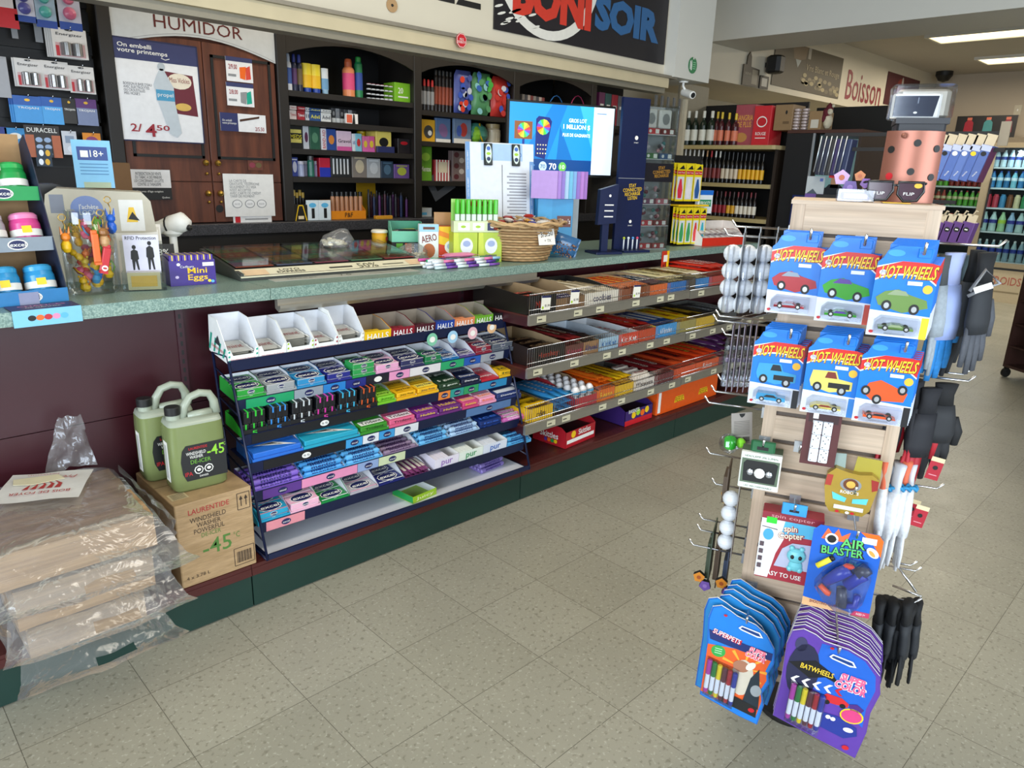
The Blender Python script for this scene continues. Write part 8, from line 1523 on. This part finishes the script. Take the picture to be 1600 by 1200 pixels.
# =============================================== accessory stand behind the slatwall rack
AX,AY=2.6,-1.0; af=empty('accessory_stand','black metal display stand with arms behind the slatwall rack','display stand',(AX,AY,0),-math.pi/2)
mb=MB().box(-.03,.03,.0,.04,.02,1.62,BLACKD).box(-.22,.22,-.12,.16,0,.02,BLACKD); mb.build('post',af)
for z in (1.585,1.53,1.345): MB().box(-.28,.36 if z>1.4 else .24,-.012,0,z,z+.014,BLACKD).build('arm',af)
MB().box(.335,.365,-.02,-.012,1.55,1.63,mat('#8a7f6c',.4)).build('arm_end',af,**{'label':'clear end clip'})
AF=T3(AX,AY,0)@Matrix.Rotation(-math.pi/2,4,'Z')
def al(px,py,v=0):
    p=on(px,py,0,AX+v); return AY-p.y,p.z
for k,(px,c,l) in enumerate(((1478,'#4a64a8','first'),(1492,'#5a74b4','second'),(1508,'#4f6aae','third'),(1523,'#5872b4','fourth'),(1537,'#4c66aa','fifth'),(1553,'#5068a8','sixth'))):
    x,z=al(px,216); mb=MB().bbox(-.017,.017,-.01,.07,-.15,-.025,mat(c,.35),.003).box(-.017,.017,.0,.002,-.025,.012,mat('#c8b89a',.4)); q=D(mb,front(-.01)); q.rect(-.017,.017,-.045,-.026,mat('#b8c0dc',.4),1).ell(0,-.055,.009,.008,[W_,K_,W_,W_,YEL,K_][k],2).text('moia',0,-.125,.006,W_,1,.02,rot=1.2)
    mb.box(.0171,.0178,-.01,.07,-.15,-.03,mat('#5a2a50',.4)); o=mb.build('accessory_box'); o.matrix_world=AF@T3(x,-.03,z)@Matrix.Rotation(.22,4,'Y'); tag(o,f'slim blue box hanging {l} from left on the upper arm behind the rack','box')
for k in range(4):
    px=1478+15*k; x,z=al(px,335); mb=MB().bbox(-.020,.020,-.01,.05,-.105,-.028,mat('#5a3478',.35),.003).box(-.018,.018,0,.002,-.028,.0,mat('#cbbb9c',.4)); mb.tube([(0,.001,-.005),(.006,.001,.015),(.012,.001,.012)],.003,mat('#c8b89a',.4),6); D(mb,front(-.01)).ell(0,-.055,.010,.009,K_,1).rect(-.005,.005,-.057,-.053,W_,2); o=mb.build('accessory_box'); o.matrix_world=AF@T3(x,-.02,z)@Matrix.Rotation(.18,4,'Y'); tag(o,f'slim purple box hanging {ORD[k]} from left on the lower arm behind the rack','box')
for k in range(6):
    x,z=al(1294+8*k,212); mb=MB().bbox(-.010,.010,-.03,.03,-.15,-.01,mat(['#1c1f30','#20263c','#2a2a2c','#2c2450','#1c2444','#1f2a4c'][k],.4),.003).tube([(-.011,-.032,.0),(-.013,-.032,-.14)],.0022,SIL,6); o=mb.build('hanging_pack'); o.matrix_world=AF@T3(x,0,z-.004)@Matrix.Rotation(.08,4,'Y'); tag(o,f'dark navy pack with a silver edge, {ORD[k]} from left on the upper arm','pack')
mb=MB().box(-.018,.022,0,.05,-.02,.0,RED).tube([(-.012,-.001,.004),(.016,-.001,.004)],.004,mat('#e0a0a0',.4),6); x,z=al(1303,270); o=mb.build('red_clip_box'); o.matrix_world=AF@T3(x,0,z); tag(o,'small red object under the dark packs behind the rack','box')
x0,z0=al(1262,275); mb=MB().box(0,.075,0,.004,-.10,0,mat('#9aa0a4',.4)); q=D(mb,front(0)); q.rect(0,.075,-.10,-.07,mat('#5a3f80',.4),1).poly([(.005,-.07),(.03,-.05),(.05,-.07)],mat('#3a4450',.4),2).rect(.055,.068,-.02,-.008,mat('#4a5a9a',.4),1); o=mb.build('picture_card'); o.matrix_world=AF@T3(x0,0,z0); tag(o,'grey and purple picture card left of the rack top','card')
# =============================================== drinks coolers along the far wall
FX=10.3; fr0=on(1538,300,0,FX).y; DWD=.66; FF_=T3(FX,fr0,0)@Matrix.Rotation(-math.pi/2,4,'Z')
def fl(px,py,v=0): p=on(px,py,0,FX+v); return fr0-p.y,p.z
fz=empty('drinks_cooler','row of glass-door drinks coolers along the far wall','cooler',(FX,fr0,0),-math.pi/2)
TB=mat('#9a8d74',.4,.3); ZB,ZT=.43,1.92
MB().box(-1.32,1.9,.0,.58,.0,.40,mat('#b8a98c',.5)).box(-1.32,1.9,.0,.58,ZT,ZT+.06,mat('#6a5f4e',.5)).box(-1.32,1.9,.5,.58,.40,ZT,mat('#3a3c40',.4)).box(-1.34,-1.32,0,.58,0,ZT+.06,TB).box(-1.32,1.9,.0,.5,.40,.43,mat('#3a3c40',.4)).build('cabinet',fz)
mb=MB(); q=D(mb,front(-.001)); q.text('BREUVAGES FROIDS',.15,.27,.10,mat('#a8584a',.5),1,.9,bold=.02).rect(-.3,.6,.12,.14,mat('#8a7c60',.5),1); mb.build('plinth_lettering',fz)
for k in range(-2,3):
    x0=k*DWD; mb=MB(); x1=x0+DWD
    mb.box(x0,x0+.045,-.03,.0,ZB,ZT,TB).box(x1-.045,x1,-.03,.0,ZB,ZT,TB).box(x0+.045,x1-.045,-.03,0,ZB,ZB+.06,TB).box(x0+.045,x1-.045,-.03,0,ZT-.06,ZT,TB); dr=mb.build('door',fz); MB().box(x0+.045,x1-.045,-.016,-.012,ZB+.06,ZT-.06,GLASS).build('glass_pane',dr); MB().box(x0+.05,x0+.065,-.06,-.03,.9,1.5,K_).build('handle',dr)
SHZ=[1.635,1.39,1.15,.86,.50]
for z in SHZ: MB().box(-1.3,1.88,.02,.48,z-.02,z,mat('#dfe4e8',.3)).build('shelf',fz)
area('cooler_light',(FX+.12,fr0-.3,1.84),(FX+.35,fr0-.3,0),.08,3.0,14,(.85,.95,1))
pal=[['#b8ccd8','#c8d8e0'],['#3a7ab0','#5a9ac0','#2f6a9a','#7ab8c8'],['#b03040','#c04050','#4a8ab8','#7a4a30','#d8c8a0','#3a8a5a'],['#b8d0d0','#c0d8d8','#a8d0a0','#9ab8d8'],['#8fa8b8','#a0b8c0']]
nm=['clear','blue','can','large clear','small clear']
for si,z in enumerate(SHZ):
    zt=[.20,.20,.16,.24,.26][si]; kind='pet' if si!=2 else 'can'; r=.034 if si!=3 else .043
    protos=[]
    for c in pal[si]:
        mb=bottle(MB(),r,zt,c,'#e4e8ec' if si in(0,4) else '#2a4a9a' if si==1 else c,kind,['#2a3a8a','#d8e4ec',None,'#b8d84a' if c=='#a8d0a0' else '#3a3a9a','#2a3a9a'][si]); me=mb.build('x').data; bpy.data.objects.remove(bpy.data.objects['x']); protos.append(me)
    n=0; x=-.02
    while x<.62: 
        place('drink_can' if si==2 else 'drink_bottle',protos[n%len(protos)],FF_@T3(x+.07,.06,z+.001),f'{["clear water bottle","blue drink bottle","coloured drink can","large clear bottle","small clear bottle"][si]} on the {["top","second","third","fourth","lowest"][si]} shelf of the right-hand cooler','can' if si==2 else 'bottle',f'drinks on the {["top","second","third","fourth","lowest"][si]} cooler shelf'); x+=r*2.25; n+=1
for si,z in enumerate(SHZ[:4]):
    for k in range(9):
        c=[['#3a9a4a','#c83a3a'],['#5aa82c','#8a2a24'],['#a03024','#5aa03a'],['#8a3a2a','#c8882a']][si][0 if k<3 else 1]; mb=bottle(MB(),.030,.19,c,'#b8b0a0' if k%2 else '#c83a3a','pet' if si<3 else 'can','#d8c8a0'); o=mb.build('drink_bottle'); o.matrix_world=FF_@T3(-.60+k*.066,.06,z+.001); tag(o,f'{"green" if k<3 and si<2 else "red" if si!=2 else "brown red" if k<3 else "green"} drink bottle on the {["top","second","third","fourth"][si]} shelf of the cooler left of the right-hand one','bottle',f'left cooler bottles, {["top","second","third","fourth"][si]} shelf {"a" if k<3 and si!=3 else "b"}')
for k,(px,c,w_) in enumerate(((1349,'#c8b8a0',7),(1357,'#7fc44a',10),(1366,'#5fc02a',8))): 
    x,z=fl(px,232); mb=MB().bbox(-.035,.035,.0,.05,0,.13,mat(c,.4),.004); o=mb.build('drink_carton'); o.matrix_world=FF_@T3(x,.06,SHZ[0]+.001); tag(o,f'{["cream","green","bright green"][k]} carton on the top cooler shelf at the far left','carton')
for k,(px,c) in enumerate(((1345,'#8a9a3a'),(1350,'#d8c890'),(1356,'#d8c07a'),(1362,'#b84a5a'),(1368,'#c84a5a'))):
    x,_=fl(px,260); mb=bottle(MB(),.032,.22,c,'#e0d8d0','pet',['#e0d8b0','#e8d8a0','#f0e0b0','#e8c0c4','#d8a0a8'][k]); o=mb.build('drink_bottle'); o.matrix_world=FF_@T3(x,.06,SHZ[1]+.001); tag(o,f'{["olive","cream","yellow","pink","rose"][k]} drink bottle on the second cooler shelf at the far left','bottle')
x0,z0=fl(1488,207); x1,z1=fl(1583,205); mb=MB().box(0,x1-x0,-.01,0,0,.26,mat('#141214',.4)); q=D(mb,front(-.01)); W=x1-x0
for k,(c,t) in enumerate((('#8a1a2a','G2'),('#3a7a7c','G'),('#7a1a2e','G2'))): q.poly([(W*(.14+.32*k),.06),(W*(.30+.32*k),.06),(W*(.29+.32*k),.18),(W*(.25+.32*k),.21),(W*(.19+.32*k),.21),(W*(.15+.32*k),.18)],mat(c,.4),1).rect(W*(.18+.32*k),W*(.26+.32*k),.21,.24,mat('#b8604a',.4),1).text(t,W*(.22+.32*k),.05,.05,mat('#d8d0c0',.4),3,.09 if len(t)>1 else .05,bold=.02)
o=mb.build('cooler_sign'); o.matrix_world=FF_@T3(x0,.1,ZT+.062); tag(o,'dark sign with three sports drink bottles standing on the far coolers','sign')
p=on(1590,172,0,10.89); mb=MB().box(-.04,.04,-.008,0,-.06,.06,mat('#c8bfa8',.5)).box(-.006,.006,-.012,-.008,-.012,.012,W_); o=mb.build('switch_plate'); o.matrix_world=T3(10.899,p.y,p.z)@Matrix.Rotation(-math.pi/2,4,'Z'); tag(o,'beige switch plate on the far wall above the coolers','switch')
p=on(1468,124,0,10.6); mb=MB().lathe([(.10,0),(.10,-.05),(.06,-.11),(.001,-.13)],K_,16); tag(mb.build('dome_camera',loc=(10.5,1.3,2.799)),'small black dome on the ceiling in the far corner','camera')
# low dark shelving between wine shelves and coolers
lo=empty('dark_shelving','dark shelving with a black curtain behind the accessory stand','shelving',(6.2,.55,0),-math.pi/2)
MB().box(-.55,.45,.3,.34,0,2.05,K_).box(-.55,.45,0,.3,1.10,1.13,BLACKW).box(-.55,.45,0,.3,.0,.6,BLACKW).build('body',lo)
# wheeled display at the right edge
wd=empty('wheeled_display','brown wheeled display rack at the right edge holding blue wrapped packs','display rack',(5.85,-1.13,0),-.6)
BRW=mat('#3a2420',.4); MB().box(0,.03,-.02,.02,.08,1.1,BRW).box(0,.6,-.02,.02,.08,.14,BRW).box(.57,.6,-.02,.02,.08,1.1,BRW).box(0,.6,.3,.32,.08,1.1,BRW).box(0,.6,0,.3,.08,.1,BRW).build('frame',wd)
for x,y in ((.02,0),(.58,0),(.02,.3),(.58,.3)): MB().lathe([(.035,-.012),(.035,.012)],K_,14,M=T3(x,y,.036)@Matrix.Rotation(math.pi/2,4,'X')).box(x-.006,x+.006,y-.02,y+.02,.04,.08,K_).build('caster',wd)
for z in (.25,.42,.6,.78,.95): MB().box(0,.6,0,.3,z-.012,z,BRW).build('shelf',wd)
WDM=T3(5.85,-1.13,0)@Matrix.Rotation(-.6,4,'Z')
for r_,z in enumerate((.26,.43,.61,.79)):
    for k in range(3):
        mb=MB(); mb.pillow(.15,.13,.12,mat(['#1f5f9a','#2a6fa8','#1a5088'][k%3],.2),None,.012,None,8,6); D(mb,front(-.064)).ell(0,.07,.03,.02,[W_,RED,W_][k%3],1); o=mb.build('blue_pack'); o.matrix_world=WDM@T3(.02+.17*k,-.03,z+.005)@Matrix.Rotation(.2*(k-1),4,'Z'); tag(o,f'blue wrapped pack, {ORD[k]} from left on the {["lowest","second","third","top"][r_]} row of the wheeled rack','pack')
